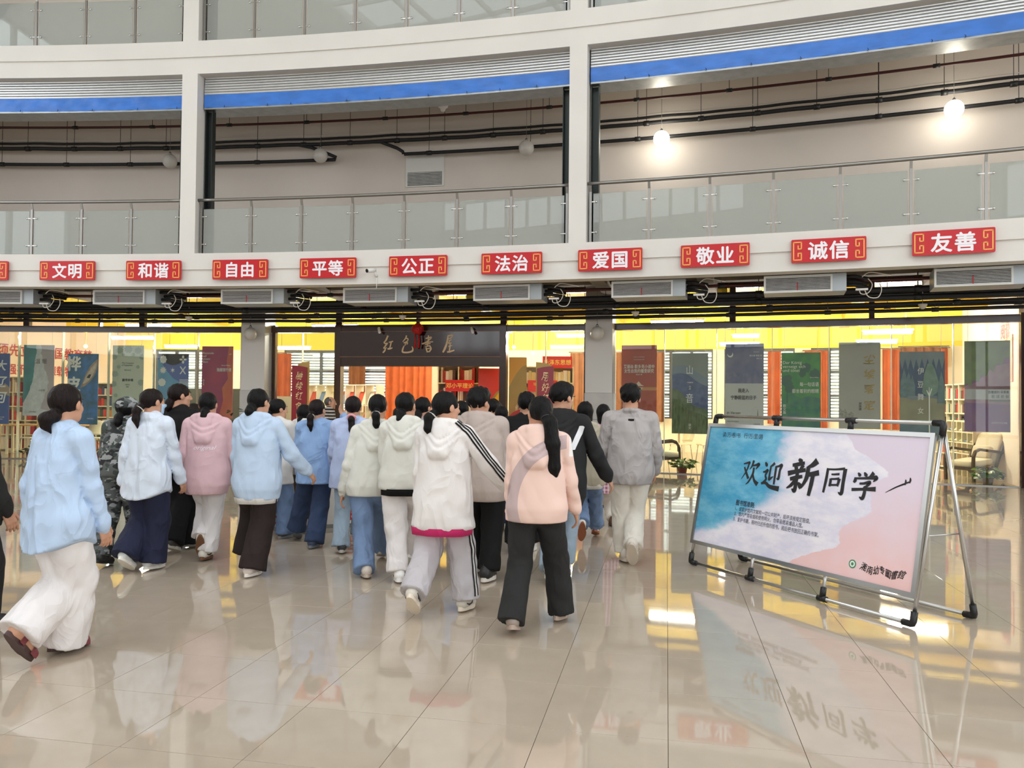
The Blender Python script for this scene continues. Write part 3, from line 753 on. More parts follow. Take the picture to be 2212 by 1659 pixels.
arcpipe('upper gallery thinner black pipe above the lagged one', BLACKPIPE, R0 + 2.62, 7.42, .03, ups=None, grp='pipes in the upper gallery', sag=.01)
arcpipe('upper gallery dark red sprinkler pipe below the shutter housing', REDP, R0 + 2.1, 7.62, .028, ups=(1.9, 8.3), grp='pipes in the upper gallery')
arcpipe('thin white cable sagging along the upper gallery wall', CABW, R0 + 2.7, 7.52, .009, ups=None, grp='pipes in the upper gallery', sag=.012, name='cable', cat='cable')
arcpipe('lower black pipe on the upper gallery wall left of the white column', BLACKPIPE, R0 + 2.72, 6.96, .04, a0=-2, a1=8.55, ups=(1.6, 8.3), grp='pipes in the upper gallery')
arcpipe('lower black pipe on the upper gallery wall right of the lamp', BLACKPIPE, R0 + 2.72, 7.02, .04, a0=10.25, a1=26, ups=(2.4, 8.3), grp='pipes in the upper gallery')
for a0, sg, lab in ((8.55, -1, 'bent black pipe elbow left of the unlit globe lamp on the upper gallery wall'), (10.25, 1, 'bent black pipe elbow above the white wall vent')):
    b_ = thing('pipe_elbow', lab, 'pipe', pol(a0, R0 + 2.66, 7.0))
    z0 = 6.96 if sg < 0 else 7.02
    MB().tube([pol(a0 - .02, R0 + 2.72, z0), pol(a0 + .03 * -sg, R0 + 2.7, z0 + .05), pol(a0 - .15 , R0 + 2.66, z0 + .12), pol(a0 - .55, R0 + 2.63, z0 + .27), pol(a0 - .9, R0 + 2.62, 7.30)], .038, 8).build('bend', BLACKPIPE, b_)
# smoke detectors and short pipe pieces between the runs
for i, px in enumerate((418, 876, 1375, 1990)):
    a, z = on_arc(px, 678, R0 + 2.0)
    m = frame(a, R0 + 1.8)
    d = thing('smoke_detector', 'white smoke detector hanging among the pipes %s' % ['left of the grey column', 'above the entrance sign', 'right of the second grey column', 'at the far right'][i], 'detector', pol(a, R0 + 1.8, 3.2), -math.radians(a), 'detectors under the gallery')
    MB().lathe([(.02, 0), (.05, .02), (.075, .07), (.075, .09)], (0, 0, 3.19), 12, m).build('sensor', M('detector_ivory', (206, 198, 180), .5), d)
    MB().tube([(0, 0, 3.27), (0, 0, 4.08)], .008, 5, m=m).build('stem', GREYP, d)
a, z = on_arc(966, 241, R0 + 1.5)
m = frame(a, R0 + 1.2)
d = thing('wall_speaker', 'white dome speaker under the shutter housing of the middle opening', 'speaker', pol(a, R0 + 1.2, z), -math.radians(a))
MB().lathe([(.04, -.1), (.06, -.04), (.10, -.02), (.11, .04), (.10, .06)], (0, 0, z), 14, m).build('dome', WPL, d)
MB().tube([(0, 0, z + .05), (0, 0, 8.3)], .012, 6, m=m).build('stem', GREYP, d)
# ------------------------------------------------------------------ library interior
RB = R0 + 10.5
WOOD = M('light_wood', (216, 178, 120), .45, var=.12, vs=6, stretch=(1, 1, 8))
SHELFW = M('ivory_shelf', (236, 230, 204), .5)
CURT = M('orange_curtain', (190, 96, 48), .8, var=.2, vs=5)
CURTB = M('brown_curtain', (150, 100, 66), .8, var=.2, vs=5)
DGREY = M('dark_grey_window_frame', (84, 88, 92), .4)
struct(MB().arc(-5, 27, RB, RB + .25, 0, 1.0, 40).build('wall_library_sill', CREAM))
struct(MB().arc(-5, 27, RB, RB + .25, 3.1, 4.1, 40).build('wall_library_head', YELLOW))
WINS = [(-3.2, -1.2), (.35, 2.2), (4.3, 7.7), (15.2, 16.9), (17.2, 19.0), (19.4, 20.3)]
edges = [-5] + [x for w_ in WINS for x in w_] + [27]
for i in range(0, len(edges), 2):
    struct(MB().arc(edges[i], edges[i + 1], RB, RB + .25, 1.0, 3.1, 6).build('wall_library_%s' % ['far_left', 'left', 'middle_left', 'middle', 'middle_right', 'right', 'far_right'][i // 2], CREAM))
SKYW = M('outside_brickwork', (214, 206, 200), .8, var=.15, vs=8)
BLIND = M('white_louvre', (236, 240, 242), .5)
for a, b in WINS:
    wnum += 1
    m = frame((a + b) / 2, RB)
    hw = math.radians(b - a) / 2 * RB
    f = MB()
    for x in (-hw, hw, -hw / 3 if hw > .8 else 0, hw / 3 if hw > .8 else 0): f.box(x - .04, x + .04, .02, .12, 1.0, 3.1, m)
    for z in (1.02, 1.72, 2.42, 3.07): f.box(-hw, hw, .03, .11, z - .03, z + .03, m)
    wo = struct(f.build('window_%d' % wnum, DGREY))
    for k in range(22):
        z = 1.08 + k * .092
        MB().box(-hw + .04, hw - .04, .14, .20, z, z + .045, m).build('louvre_slat', BLIND, wo)
    MB().box(-hw, hw, .045, .055, 1.05, 3.04, m).build('pane', SHOPGLASS, wo)
# yellow ceiling with beams
struct(MB().arc(-5, 27, RG + .1, RB + .2, 3.92, 4.09, 50).build('ceiling_library', YELLOW))
for r, h in ((RG + 2.3, .34), (RG + 5.0, .34)):
    trim(MB().arc(-5, 27, r, r + .3, 3.93 - h, 3.93, 40), YELLOW)
for a in [x * 2.8 + .6 for x in range(-1, 10)]:
    trim(MB().box(-.13, .13, .1, RB - RG, 3.66, 3.92, frame(a, RG)), YELLOW)
# side walls of the room
def wall_between(p, q, z0, z1, th, name, mat):
    v = (q - p); L = v.length
    mm = Matrix.Translation(p) @ Matrix.Rotation(math.atan2(v.y, v.x), 4, 'Z')
    o = struct(MB().box(0, L, -th / 2, th / 2, z0, z1, mm).build(name, mat)); return mm
BLUSH = M('blush_wall_paint', (250, 236, 222), .65)
lw = wall_between(pol(-2.6, RG + .2), pol(-.6, RB - .05), 0, 3.92, .12, 'wall_library_side_left', BLUSH)
rw_ = wall_between(pol(22.62, RG + 4.6), pol(22.98, RG + .15), 0, 3.92, .12, 'wall_library_side_right', BLUSH)
# red wall lettering on the left side wall
CRIM = M('crimson_lettering', (176, 40, 40), .5)
wl = thing('wall_lettering', 'red slogan characters on the left library wall behind the hanging banners', 'lettering', pol(-1.6, RG + 3, 2.2))
q = MB(); text(q, '为学须先立志 中国教育梦', lw, 4.0, 2.78, h=.34, bold=.02, y=-.066); text(q, '自强不息 厚德载物', lw, 4.0, 2.25, h=.30, bold=.02, y=-.066)
q.build('characters', CRIM, wl)
wp = thing('wall_mural', 'red and blush painted wave panel low on the left library wall', 'mural', pol(-1.6, RG + 3, 1.6))
MB().prism([(1.2, 1.75), (3.4, 1.75), (3.4, 1.98), (2.4, 2.12), (1.2, 2.3)], -.075, -.062, lw).build('panel', M('mural_red', (216, 92, 72), .5), wp)
mu = thing('wall_mural', 'pink and orange painted panel on the right library wall beside the purple banner', 'mural', pol(22.8, RG + 2, 1.8))
MB().prism([(2.6, 1.95), (4.1, 1.95), (4.1, 2.85), (2.6, 2.6)], -.075, -.062, rw_).build('panel', M('mural_pink', (246, 196, 178), .5, var=.3, vs=3, col2=(240, 130, 70)), mu)
q = MB(); text(q, '阅读', rw_, 3.6, 2.95, h=.3, bold=.02, y=-.067); q.build('lettering', CRIM, mu)
# curtains
def curtain(px0, px1, r, z0, z1, mat, label, seed):
    a0, _ = on_arc(px0, 830, r); a1, _ = on_arc(px1, 830, r)
    t = thing('curtain', label, 'curtain', pol((a0 + a1) / 2, r, z0), -math.radians((a0 + a1) / 2), 'curtains of the library')
    rr = random.Random(seed); n_ = max(24, int((a1 - a0) * 40)); vs = []; fs = []
    ph = rr.uniform(0, 6)
    for i in range(n_ + 1):
        a = a0 + (a1 - a0) * i / n_
        d = .05 * math.sin(math.radians(a) * r * 30 + ph + .8 * math.sin(i * .31)) + .02 * math.sin(math.radians(a) * r * 11 + ph)
        for z, kk in ((z0, 1.25), ((z0 + z1) / 2, 1.0), (z1, .75)): vs.append(pol(a, r + d * kk, z))
    for i in range(n_):
        for j in range(2): fs.append((i * 3 + j, (i + 1) * 3 + j, (i + 1) * 3 + j + 1, i * 3 + j + 1))
    MB().add(vs, fs, True).build('cloth', mat, t)
    MB().tube([pol(a0 - .05, r, z1 + .02), pol(a1 + .05, r, z1 + .02)], .015, 6).build('rail', SATIN, t)
curtain(592, 628, RB - .18, 1.0, 2.98, CURT, 'orange curtain at the window left of the red banner', 1)
curtain(752, 789, RB - .18, 1.0, 2.98, CURTB, 'brown curtain just inside the entrance on the left', 2)
curtain(832, 932, RB - 1.6, .4, 2.95, CURT, 'wide orange curtain seen through the entrance doorway', 3)
curtain(1232, 1262, RB - 1.0, .5, 2.95, CURTB, 'brown curtain beside the second grey column', 4)
curtain(1330, 1344, RB - .2, .9, 3.0, CURTB, 'narrow brown curtain left of the red brown banner', 5)
curtain(1418, 1436, RB - .2, .9, 3.0, CURTB, 'narrow brown curtain right of the red brown banner', 6)
curtain(1658, 1687, RB - .2, .9, 3.0, CURT, 'orange curtain between the blue grey and green banners', 7)
curtain(1738, 1788, RB - .2, .8, 3.0, CURT, 'orange curtain right of the green banner', 8)
curtain(1906, 1944, RB - .6, .8, 3.0, CURT, 'orange curtain left of the forest banner', 9)
curtain(1945, 2046, RB - .5, 2.6, 3.05, CURTB, 'orange brown valance above the forest banner', 10)
curtain(2032, 2048, RB - .6, .8, 3.0, CURT, 'orange curtain right of the forest banner', 11)
# linear lamps
LAMP = M('lit_tube', (255, 250, 240), .5, emit=150.0)
def linear_lamp(a, r, z, L, label, grp='linear lamps of the library', yaw=0.0):
    m = frame(a, r) @ Matrix.Rotation(yaw, 4, 'Z')
    t = thing('linear_lamp', label, 'lamp', pol(a, r, z), -math.radians(a) + yaw, grp)
    MB().box(-L / 2, L / 2, -.03, .03, z + .03, z + .06, m).build('tray', WPL, t)
    MB().tube([(-L / 2 + .03, 0, z - .012), (L / 2 - .03, 0, z - .012)], .035, 8, m=m).build('tube', LAMP, t)
    q = MB()
    for x in (-L * .35, L * .35): q.tube([(x, 0, z + .05), (x, 0, 3.90)], .006, 5, m=m)
    q.build('suspension', GREYP, t, kind='stuff')
for x0, x1, y, r, lab in ((240, 335, 729, RG + 2.6, 'lit linear lamp above the pale green banner'), (355, 432, 748, RG + 5.4, 'lit linear lamp above the blue star banner, farther back'), (597, 672, 751, RG + 3.4, 'lit linear lamp left of the entrance sign'), (1188, 1262, 750, RG + 3.6, 'lit linear lamp left of the second grey column'), (1580, 1642, 726, RG + 2.8, 'lit linear lamp above the blue grey banner'), (1553, 1642, 744, RG + 4.4, 'lit linear lamp just over the top of the blue grey banner'), (1862, 1974, 718, RG + 2.4, 'lit linear lamp above the grey calligraphy banner'), (1848, 1940, 739, RG + 4.2, 'lit linear lamp touching the top of the grey calligraphy banner'), (20, 90, 742, RG + 4.6, 'lit linear lamp at the far left of the library')):
    a0, z = on_arc(x0, y, r); a1, _ = on_arc(x1, y, r)
    linear_lamp((a0 + a1) / 2, r, z, math.radians(a1 - a0) * r, lab)
for i, (a, r) in enumerate(((9.6, RG + 2.8), (11.6, RG + 2.8), (10.6, RG + 4.4), (13.6, RG + 4.4), (21.4, RG + 2.2), (8.0, RG + 1.2), (16.4, RG + 1.1), (3.2, RG + 1.0))):  # lamps added out of direct view to light the room
    linear_lamp(a, r, 3.30, 1.2, 'added lit linear lamp high under the yellow ceiling %s' % ['left of the entrance sign middle', 'right of the entrance sign middle', 'deep behind the entrance sign', 'behind the right crimson banner', 'above the right end banner', 'just inside the entrance left post', 'above the dusky hill banner', 'above the sage rosette banner'][i], 'added lamps high under the ceiling')
# pendant lamps with bare bulbs
for px, py in ((185, 748), (1110, 750), (1151, 762)):
    r = RG + 2.0
    a, z = on_arc(px, py, r); m = frame(a, r)
    t = thing('pendant_lamp', 'small yellow pendant lamp hanging %s' % {185: 'behind the birch canoe banner', 1110: 'over the gold banner, left one', 1151: 'over the gold banner, right one'}[px], 'lamp', pol(a, r, z), -math.radians(a), 'small pendant lamps')
    MB().ball((0, 0, z), .05, 10, 7, m=m).build('bulb', M('warm_bulb', (255, 226, 120), .4, emit=6.0), t)
    MB().tube([(0, 0, z + .05), (0, 0, 3.92)], .01, 6, m=m).build('rod', M('yellow_rod', (240, 210, 90), .5), t)
# ------------------------------------------------------------------ bookcases with books
BNAME = ['red', 'orange red', 'slate blue', 'cream', 'tan', 'green', 'straw yellow', 'maroon', 'white', 'ochre', 'crimson']
ROWN = ['bottom', 'second', 'third', 'fourth', 'fifth', 'top']
BOOKC = [M('book_%d' % i, c, .6) for i, c in enumerate([(150, 40, 38), (196, 60, 50), (60, 72, 104), (206, 196, 176), (120, 98, 74), (58, 90, 80), (222, 206, 150), (88, 60, 56), (232, 228, 220), (176, 120, 60), (190, 44, 60)])]
book_me = {}
def put_book(x, y, z, w_, d_, h_, mat, m, label, grp, tilt=0.0):
    """one book: cover block with pages, shared mesh per colour, scaled to size"""
    if mat.name not in book_me:
        b_ = MB(); b_.box(-.5, .5, 0, 1, 0, 1); me = bpy.data.meshes.new('book'); me.from_pydata(b_.v, [], b_.f); me.materials.append(mat); book_me[mat.name] = me
    o = bpy.data.objects.new('book', book_me[mat.name]); COL.objects.link(o)
    o.matrix_world = m @ Matrix.Translation((x, y, z)) @ Matrix.Rotation(tilt, 4, 'X') @ Matrix.Diagonal((w_, d_, h_, 1))
    tag(o, label, 'book', grp)
def bookcase(label, m, W, H, D, cols, rows, grp, blabel, cols_mat=SHELFW, fill=.8, palette=None, z0=.06, back=True, maxbooks=400, bookscale=1.0):
    t = thing('bookcase', label, 'bookcase', m.translation, m.to_euler().z)
    bd = MB(); th = .028
    bd.box(-W / 2, -W / 2 + th, 0, D, 0, H, m); bd.box(W / 2 - th, W / 2, 0, D, 0, H, m)
    bd.build('side_panel', cols_mat, t, kind='stuff')
    MB().box(-W / 2, W / 2, -.01, D, H, H + th, m).build('top', cols_mat, t)
    if back: MB().box(-W / 2 + th, W / 2 - th, D - .012, D, z0, H, m).build('back_panel', M('shelf_back', (196, 184, 150), .6), t)
    for r in range(rows):
        z = z0 + (H - z0) * r / rows
        MB().box(-W / 2 + th, W / 2 - th, 0, D - .013, z - th, z, m).build('shelf', cols_mat, t)
    for c in range(1, cols):
        x = -W / 2 + W * c / cols
        MB().box(x - th / 2, x + th / 2, .003, D - .014, z0, H, m).build('divider', cols_mat, t)
    for r in range(rows):
        for c in range(cols):
            x = -W / 2 + W * c / cols + th; xe = -W / 2 + W * (c + 1) / cols - th; z = z0 + (H - z0) * r / rows
            hh = (H - z0) / rows - .06
            lim = x + (xe - x) * (fill + .2 * rnd.uniform(-1, .8))
            while x < lim:
                w_ = rnd.uniform(.022, .05) * bookscale; bm_ = (palette or BOOKC)[rnd.randrange(len(palette or BOOKC))]
                if x + w_ > xe: break
                put_book(x + w_ / 2, .03 + rnd.uniform(0, .02), z + .001, w_ * .96, D * .68, hh * rnd.uniform(.68, .98), bm_, m, '%s book on the %s shelf of %s' % (BNAME[int(bm_.name.split('_')[1])], 'top' if r == rows - 1 else ROWN[r], blabel), grp)
                x += w_ + .001
    return t
REDS = BOOKC[:2] + [BOOKC[10], BOOKC[3]]
# left: red framed shelves, mixed shelves behind the first banners
p = at_depth(38, 985, 21.6); bookcase('tall ivory bookcase of red books between the first and second banners', Matrix.Translation((p.x, 21.6, 0)) @ Matrix.Rotation(-.05, 4, 'Z'), 1.1, 2.0, .3, 3, 5, 'books in the far left bookcase', 'the tall ivory bookcase at the far left', palette=REDS + [BOOKC[3], BOOKC[8]], bookscale=2.6, fill=.5)
p = at_depth(218, 985, 21.3); bookcase('ivory bookcase of mixed books between the canoe and pale green banners', Matrix.Translation((p.x, 21.3, 0)), .95, 1.85, .3, 3, 6, 'books left of the pale green banner', 'the bookcase left of the sage banner', bookscale=2.2)
# right: the long bookcase along the right wall
mm = Matrix.Translation(pol(22.25, RG + 3.72)) @ Matrix.Rotation(math.radians(-97), 4, 'Z')
bookcase('long ivory bookcase along the right library wall behind the purple banner', mm, 1.9, 1.95, .3, 6, 6, 'books along the right wall', 'the right library wall bookcase', palette=[BOOKC[1], BOOKC[3], BOOKC[10], BOOKC[7], BOOKC[8], BOOKC[5]], bookscale=2.0, fill=.6)
# centre: magazine rack seen left of and through the entrance
def magazine_rack(label, m, W, H, cols, rows, grp, ml, D=.3):
    t = thing('magazine_rack', label, 'magazine rack', m.translation, m.to_euler().z)
    th = .025
    for x in [-W / 2 + W * c / cols for c in range(cols + 1)]: MB().box(x - th / 2, x + th / 2, 0, D, 0, H, m).build('divider', SHELFW, t)
    for r in range(rows + 1):
        z = .25 + (H - .25) * r / rows; MB().box(-W / 2, W / 2, .0, D, z - th / 2, z + th / 2, m).build('shelf', SHELFW, t)
    cv = [M('cover_%d' % i, c, .4) for i, c in enumerate([(240, 236, 214), (228, 214, 170), (214, 92, 66), (120, 150, 190), (238, 228, 196), (196, 204, 160)])]
    for r in range(rows):
        for c in range(cols):
            z = .25 + (H - .25) * r / rows + .03; x = -W / 2 + W * (c + .5) / cols
            for q in (0, 1):
                b_ = MB(); w2 = W / cols * .21; xx = x + (q - .5) * W / cols * .46; hh = (H - .25) / rows * .62
                b_.add([m @ Vector(v) for v in ((xx - w2, .03, z), (xx + w2, .03, z), (xx + w2 - .03, .19, z + hh), (xx - w2 - .03, .19, z + hh), (xx - w2, .045, z), (xx + w2, .045, z), (xx + w2 - .03, .205, z + hh), (xx - w2 - .03, .205, z + hh))], [(0, 1, 2, 3), (7, 6, 5, 4), (0, 4, 5, 1), (1, 5, 6, 2), (2, 6, 7, 3), (3, 7, 4, 0)])
                ci = rnd.randrange(6); o = b_.build('magazine', cv[ci]); tag(o, '%s magazine on the %s tier of %s' % (['ivory', 'straw', 'orange red', 'blue', 'cream', 'pale green'][ci], ['bottom', 'second', 'third', 'top'][r + (4 - rows if r == rows - 1 else 0)], ml), 'magazine', grp)
    return t
p0 = at_depth(664, 830, 21.6); p1 = at_depth(812, 838, 20.2)
ang = math.atan2(p1.y - p0.y, p1.x - p0.x)
magazine_rack('low ivory magazine rack left of the entrance', Matrix.Translation(((p0.x + p1.x) / 2, (p0.y + p1.y) / 2, 0)) @ Matrix.Rotation(ang, 4, 'Z'), math.hypot(p1.x - p0.x, p1.y - p0.y), 1.87, 7, 3, 'magazines left of the entrance', 'the low ivory rack left of the entrance')
mr = at_depth(2150, 1000, 15.55)
magazine_rack('stepped white magazine rack behind the right armchair', Matrix.Translation(pol(22.2, RG + 2.25)) @ Matrix.Rotation(math.radians(-97), 4, 'Z'), 1.25, 1.15, 5, 4, 'magazines at the right armchair', 'the stepped rack behind the right armchair', D=.34)
# partition with a pale panel and dark board left of the entrance
pc = at_depth(612, 880, 19.6)
o = MB().box(pc.x - .22, pc.x + .22, 19.6, 19.66, 0, 1.55).build('pale_partition', SHELFW); tag(o, 'plain ivory partition panel left of the red banner', 'partition')
pb = at_depth(470, 900, 21.5)
o = MB().box(pb.x - 1.05, pb.x + 1.2, 21.5, 21.6, 0, 1.75).build('dark_partition', M('dark_green_board', (72, 76, 66), .6)); tag(o, 'dark grey green low partition behind the crimson banner', 'partition')
# red theory shelves right of the orange curtain
ps = at_depth(990, 840, 20.3)
sm = Matrix.Translation((ps.x, 20.3, 0)) @ Matrix.Rotation(-.1, 4, 'Z')
bookcase('ivory bookcase with a red topic board seen through the entrance', sm, 1.10, 2.42, .35, 2, 5, 'books behind the red topic board', 'the bookcase seen through the entrance', bookscale=1.7, palette=[BOOKC[3], BOOKC[0], BOOKC[8], BOOKC[7]])
def topic_board(label, px0, px1, py0, py1, Y, txt, h):
    p_, q_ = at_depth(px0, py1, Y), at_depth(px1, py0, Y)
    cx = (p_.x + q_.x) / 2
    t = thing('topic_board', label, 'sign', (cx, Y, p_.z), 0, 'red topic boards on the shelves')
    m = Matrix.Translation((cx, Y, 0))
    w_ = (q_.x - p_.x) / 2
    MB().box(-w_, w_, 0, .02, p_.z, q_.z, m).build('panel', M('topic_red', (214, 34, 34), .4), t)
    l_ = MB()
    ls = txt.split('\n')
    for k, s in enumerate(ls): text(l_, s, m, 0, (p_.z + q_.z) / 2 + (len(ls) / 2 - .5 - k) * h * 1.25, h=h, bold=.02, y=-.004)
    l_.build('lettering', M('yellow_lettering', (250, 214, 110), .5), t)
topic_board('red topic board lettered in yellow on the bookcase seen through the entrance', 962, 1024, 821, 845, 20.2, '邓小平理论', .13)
topic_board('red topic board with yellow lettering high behind the right red banner', 1172, 1236, 770, 795, 20.0, '毛泽东思想', .13)
topic_board('red topic board with two yellow lines beside the gold banner', 1140, 1204, 822, 846, 20.0, '习近平新时代\n特色思想', .075)
pt = at_depth(1190, 840, 20.1)
bookcase('bookcase with red topic boards behind the right red banner', Matrix.Translation((pt.x - .1, 20.05, 0)), 1.35, 2.35, .35, 2, 6, 'books behind the right red banner', 'the bookcase behind the right red banner', palette=[BOOKC[8], BOOKC[6], BOOKC[3]], bookscale=2.2)
# wavy red and gold exhibition panels behind the doors
GOLDP = M('gold_panel', (196, 160, 84), .45, var=.1, vs=3)
def ex_panel(label, px0, px1, py0, py1, Y, shapes, letters):
    t = None
    p_, q_ = at_depth(px0, py1, Y), at_depth(px1, py0, Y)
    m = Matrix.Translation((p_.x, Y, p_.z)); W, H = q_.x - p_.x, q_.z - p_.z
    t = thing('display_panel', label, 'display panel', (p_.x + W / 2, Y, 0))
    for k, (nm, mat, pts) in enumerate(shapes):
        MB().prism([(x * W, z * H) for x, z in pts], -.004 - .006 * k, .03 - .001 * k, m).build(nm, mat, t)
    l_ = MB()
    for s, x, z, h in letters: text(l_, s, m, x * W, z * H, h=h, y=-.03, bold=.005)
    if letters: l_.build('lettering', M('pale_lettering', (250, 240, 200), .5), t)
    # foot plate to the floor
    MB().box(0, W, .0, .04, -p_.z + .002, 0, m).build('base', GOLDP, t)
def curve(f, n=12): return [f(i / n) for i in range(n + 1)]
ex_panel('red and gold display panel with a yellow wave behind the entrance door', 1032, 1088, 796, 960, 18.6,
         [('red_field', M('coral_red', (238, 70, 52), .45), [(0, 0), (1, 0), (1, 1), (0, 1)]), ('gold_field', GOLDP, [(0, 0), (1, 0)] + curve(lambda u: (1 - u, .72 - .30 * u + .05 * math.sin(u * 6)))), ('wave', M('wave_yellow', (252, 196, 20), .4), curve(lambda u: (u, .42 + .36 * u ** 1.5)) + curve(lambda u: (1 - u, .72 - .30 * u - .18 * math.sin(PI * u))))],
         [('把红色\n资源利用好', .82, .35, .40), ('把\n红', .55, .30, .2)])
ex_panel('gold display panel with vertical white brush lettering right of the entrance', 1098, 1138, 772, 960, 18.2,
         [('gold_field', GOLDP, [(0, 0), (1, 0), (1, 1), (0, 1)]), ('wave', M('wave_orange', (250, 176, 30), .4), [(0, .66)] + curve(lambda u: (u, .66 + .25 * math.sin(PI / 2 * u))) + [(1, 1), (0, 1)])],
         [('红\n色\n书\n屋', .55, .30, .62)])
# two red standing banners with a gold fin
BANR = M('crimson_banner', (140, 14, 30), .3)
for lab, px0, px1, py, txt, flip in (('tall crimson standing banner with gold brush lettering left of the entrance', 631, 663, 789, '赓\n续\n红\n色\n血\n脉', 1), ('tall crimson standing banner with gold brush lettering right of the entrance', 1161, 1196, 791, '用\n好\n红\n色\n资\n源', -1)):
    Y = 17.2 if flip > 0 else 16.2
    p_, q_ = at_depth(px0, py, Y), at_depth(px1, py, Y)
    cx, hw, top = (p_.x + q_.x) / 2, (q_.x - p_.x) / 2, p_.z
    m = Matrix.Translation((cx, Y, 0))
    t = thing('standing_banner', lab, 'banner', (cx, Y, 0), 0, 'crimson standing banners')
    if flip > 0: tp = [(hw, top - .03 * k / 6 * 1.2 if 0 else top - .045) ] + [(hw - 2 * hw * u, top - .045 * (1 - u) ** 2) for u in [i / 6 for i in range(1, 7)]]
    else: tp = [(hw - 2 * hw * u, top - .045 * u ** 2) for u in [i / 6 for i in range(7)]]
    MB().prism([(-hw, .02), (hw, .02)] + tp, 0, .05, m).build('panel', BANR, t)
    gx = (.02 * flip)
    MB().prism([(-hw * .75 + flip * .07, .02), (hw + flip * .04, .02), (hw + flip * .04, top + (.09 if flip > 0 else .03)), (flip * .06, top + .075), (-hw * .75 + flip * .07, top + (.03 if flip > 0 else .09))], .055, .08, m).build('gold_fin', GOLDP, t)
    l_ = MB(); text(l_, txt, m, 0, top - .78, h=1.30, y=-.004, squash=.72, shear=.12, lines=1.12, wob=.012); l_.build('lettering', M('gold_brush', (236, 206, 150), .5), t)
    MB().box(-hw - .08, hw + .08, -.12, .2, 0, .02, m).build('base_plate', SATIN, t)
# round red emblem at the foot of the gold banner
pr = at_depth(1128, 905, 17.9); m = Matrix.Translation((pr.x, 17.9, 0))
t = thing('round_board', 'round red display board at the foot of the gold panel', 'display board', (pr.x, 17.9, 0))
MB().prism([(.36 * math.cos(2 * PI * k / 28), pr.z - .14 + .36 * math.sin(2 * PI * k / 28)) for k in range(28)], 0, .03, m).build('disc', M('topic_red', (214, 34, 34), .4), t)
MB().bar((0, .05, 0), (0, .05, pr.z), .04, .02, m=m).build('stand', SATIN, t)
q = MB(); stroke(q, m, [(-.12, pr.z), (.0, pr.z - .1), (-.12, pr.z - .2)], [.03, .04, .03], -.003); q.build('chevron', WLET, t)
# ------------------------------------------------------------------ tables and chairs inside
CHW = M('ivory_plastic', (238, 230, 200), .4)
def cafe_chair(label, loc, rz, grp):
    t = thing('library_chair', label, 'chair', loc, rz, grp)
    b_ = MB(); vs = []; fs = []
    for i in range(7):
        u = i / 6; z = .52 + .36 * u; y = .19 + .05 * math.sin(PI * u) + .06 * u
        for x in (-.2, .2):
            vs += [(x * (1 - .12 * abs(u - .4)), y, z), (x * (1 - .12 * abs(u - .4)), y + .018, z)]
    for i in range(6):
        k = i * 4; fs += [(k, k + 2, k + 6, k + 4), (k + 1, k + 5, k + 7, k + 3), (k, k + 4, k + 5, k + 1), (k + 2, k + 3, k + 7, k + 6)]
    fs += [(0, 1, 3, 2), (24, 26, 27, 25)]
    b_.add(vs, fs, True); b_.build('backrest', CHW, t, local=True)
    MB().rbox(-.21, .21, -.21, .2, .44, .465, .01).build('seat', CHW, t, local=True)
    for sx in (-1, 1):
        for sy in (-1, 1): MB().tube([(sx * .18, sy * .17, .44), (sx * .21, sy * .22, .0)], .012, 6).build('leg', M('chrome_leg', (200, 200, 196), .25, 1.0), t, local=True)
    return t
def table(label, loc, rz, L, W, H, grp, legw=.05):
    t = thing('reading_table', label, 'table', loc, rz, grp)
    MB().box(-L / 2, L / 2, -W / 2, W / 2, H - .035, H).build('tabletop', WOOD, t, local=True)
    for sx in (-1, 1):
        for sy in (-1, 1): MB().box(sx * (L / 2 - .08) - legw / 2, sx * (L / 2 - .08) + legw / 2, sy * (W / 2 - .06) - legw / 2, sy * (W / 2 - .06) + legw / 2, 0, H - .036).build('leg', SHELFW, t, local=True)
    return t
for px, Y, L, lab in ((120, 20.6, 2.3, 'long wood topped table with ivory legs behind the canoe banner'), (-5, 20.6, .6, 'wood topped table with ivory legs at the far left'), (1530, 21.0, 1.6, 'wood topped table with ivory legs behind the blue grey banner')):
    p = at_depth(px, 920, Y); table(lab, (p.x, Y, 0), .02, L, .7, .76, 'reading tables')
chl = None
for i, (px, Y, rz, lab) in enumerate(((70, 19.9, 2.75, 'ivory library chair with its back below the second banner'), (202, 19.95, 3.3, 'ivory library chair below the right edge of the canoe banner'), (250, 20.3, 3.6, 'ivory library chair beside the camouflage clad person'), (1470, 19.7, 2.0, 'ivory library chair behind the left armchair'), (1528, 19.5, 1.7, 'ivory library chair just left of the welcome board'))):
    p = at_depth(px, 930, Y)
    if chl is None: chl = cafe_chair(lab, (p.x, Y, 0), rz + PI, 'ivory library chairs')
    else: dup(chl, (p.x, Y, 0), rz + PI, lab)
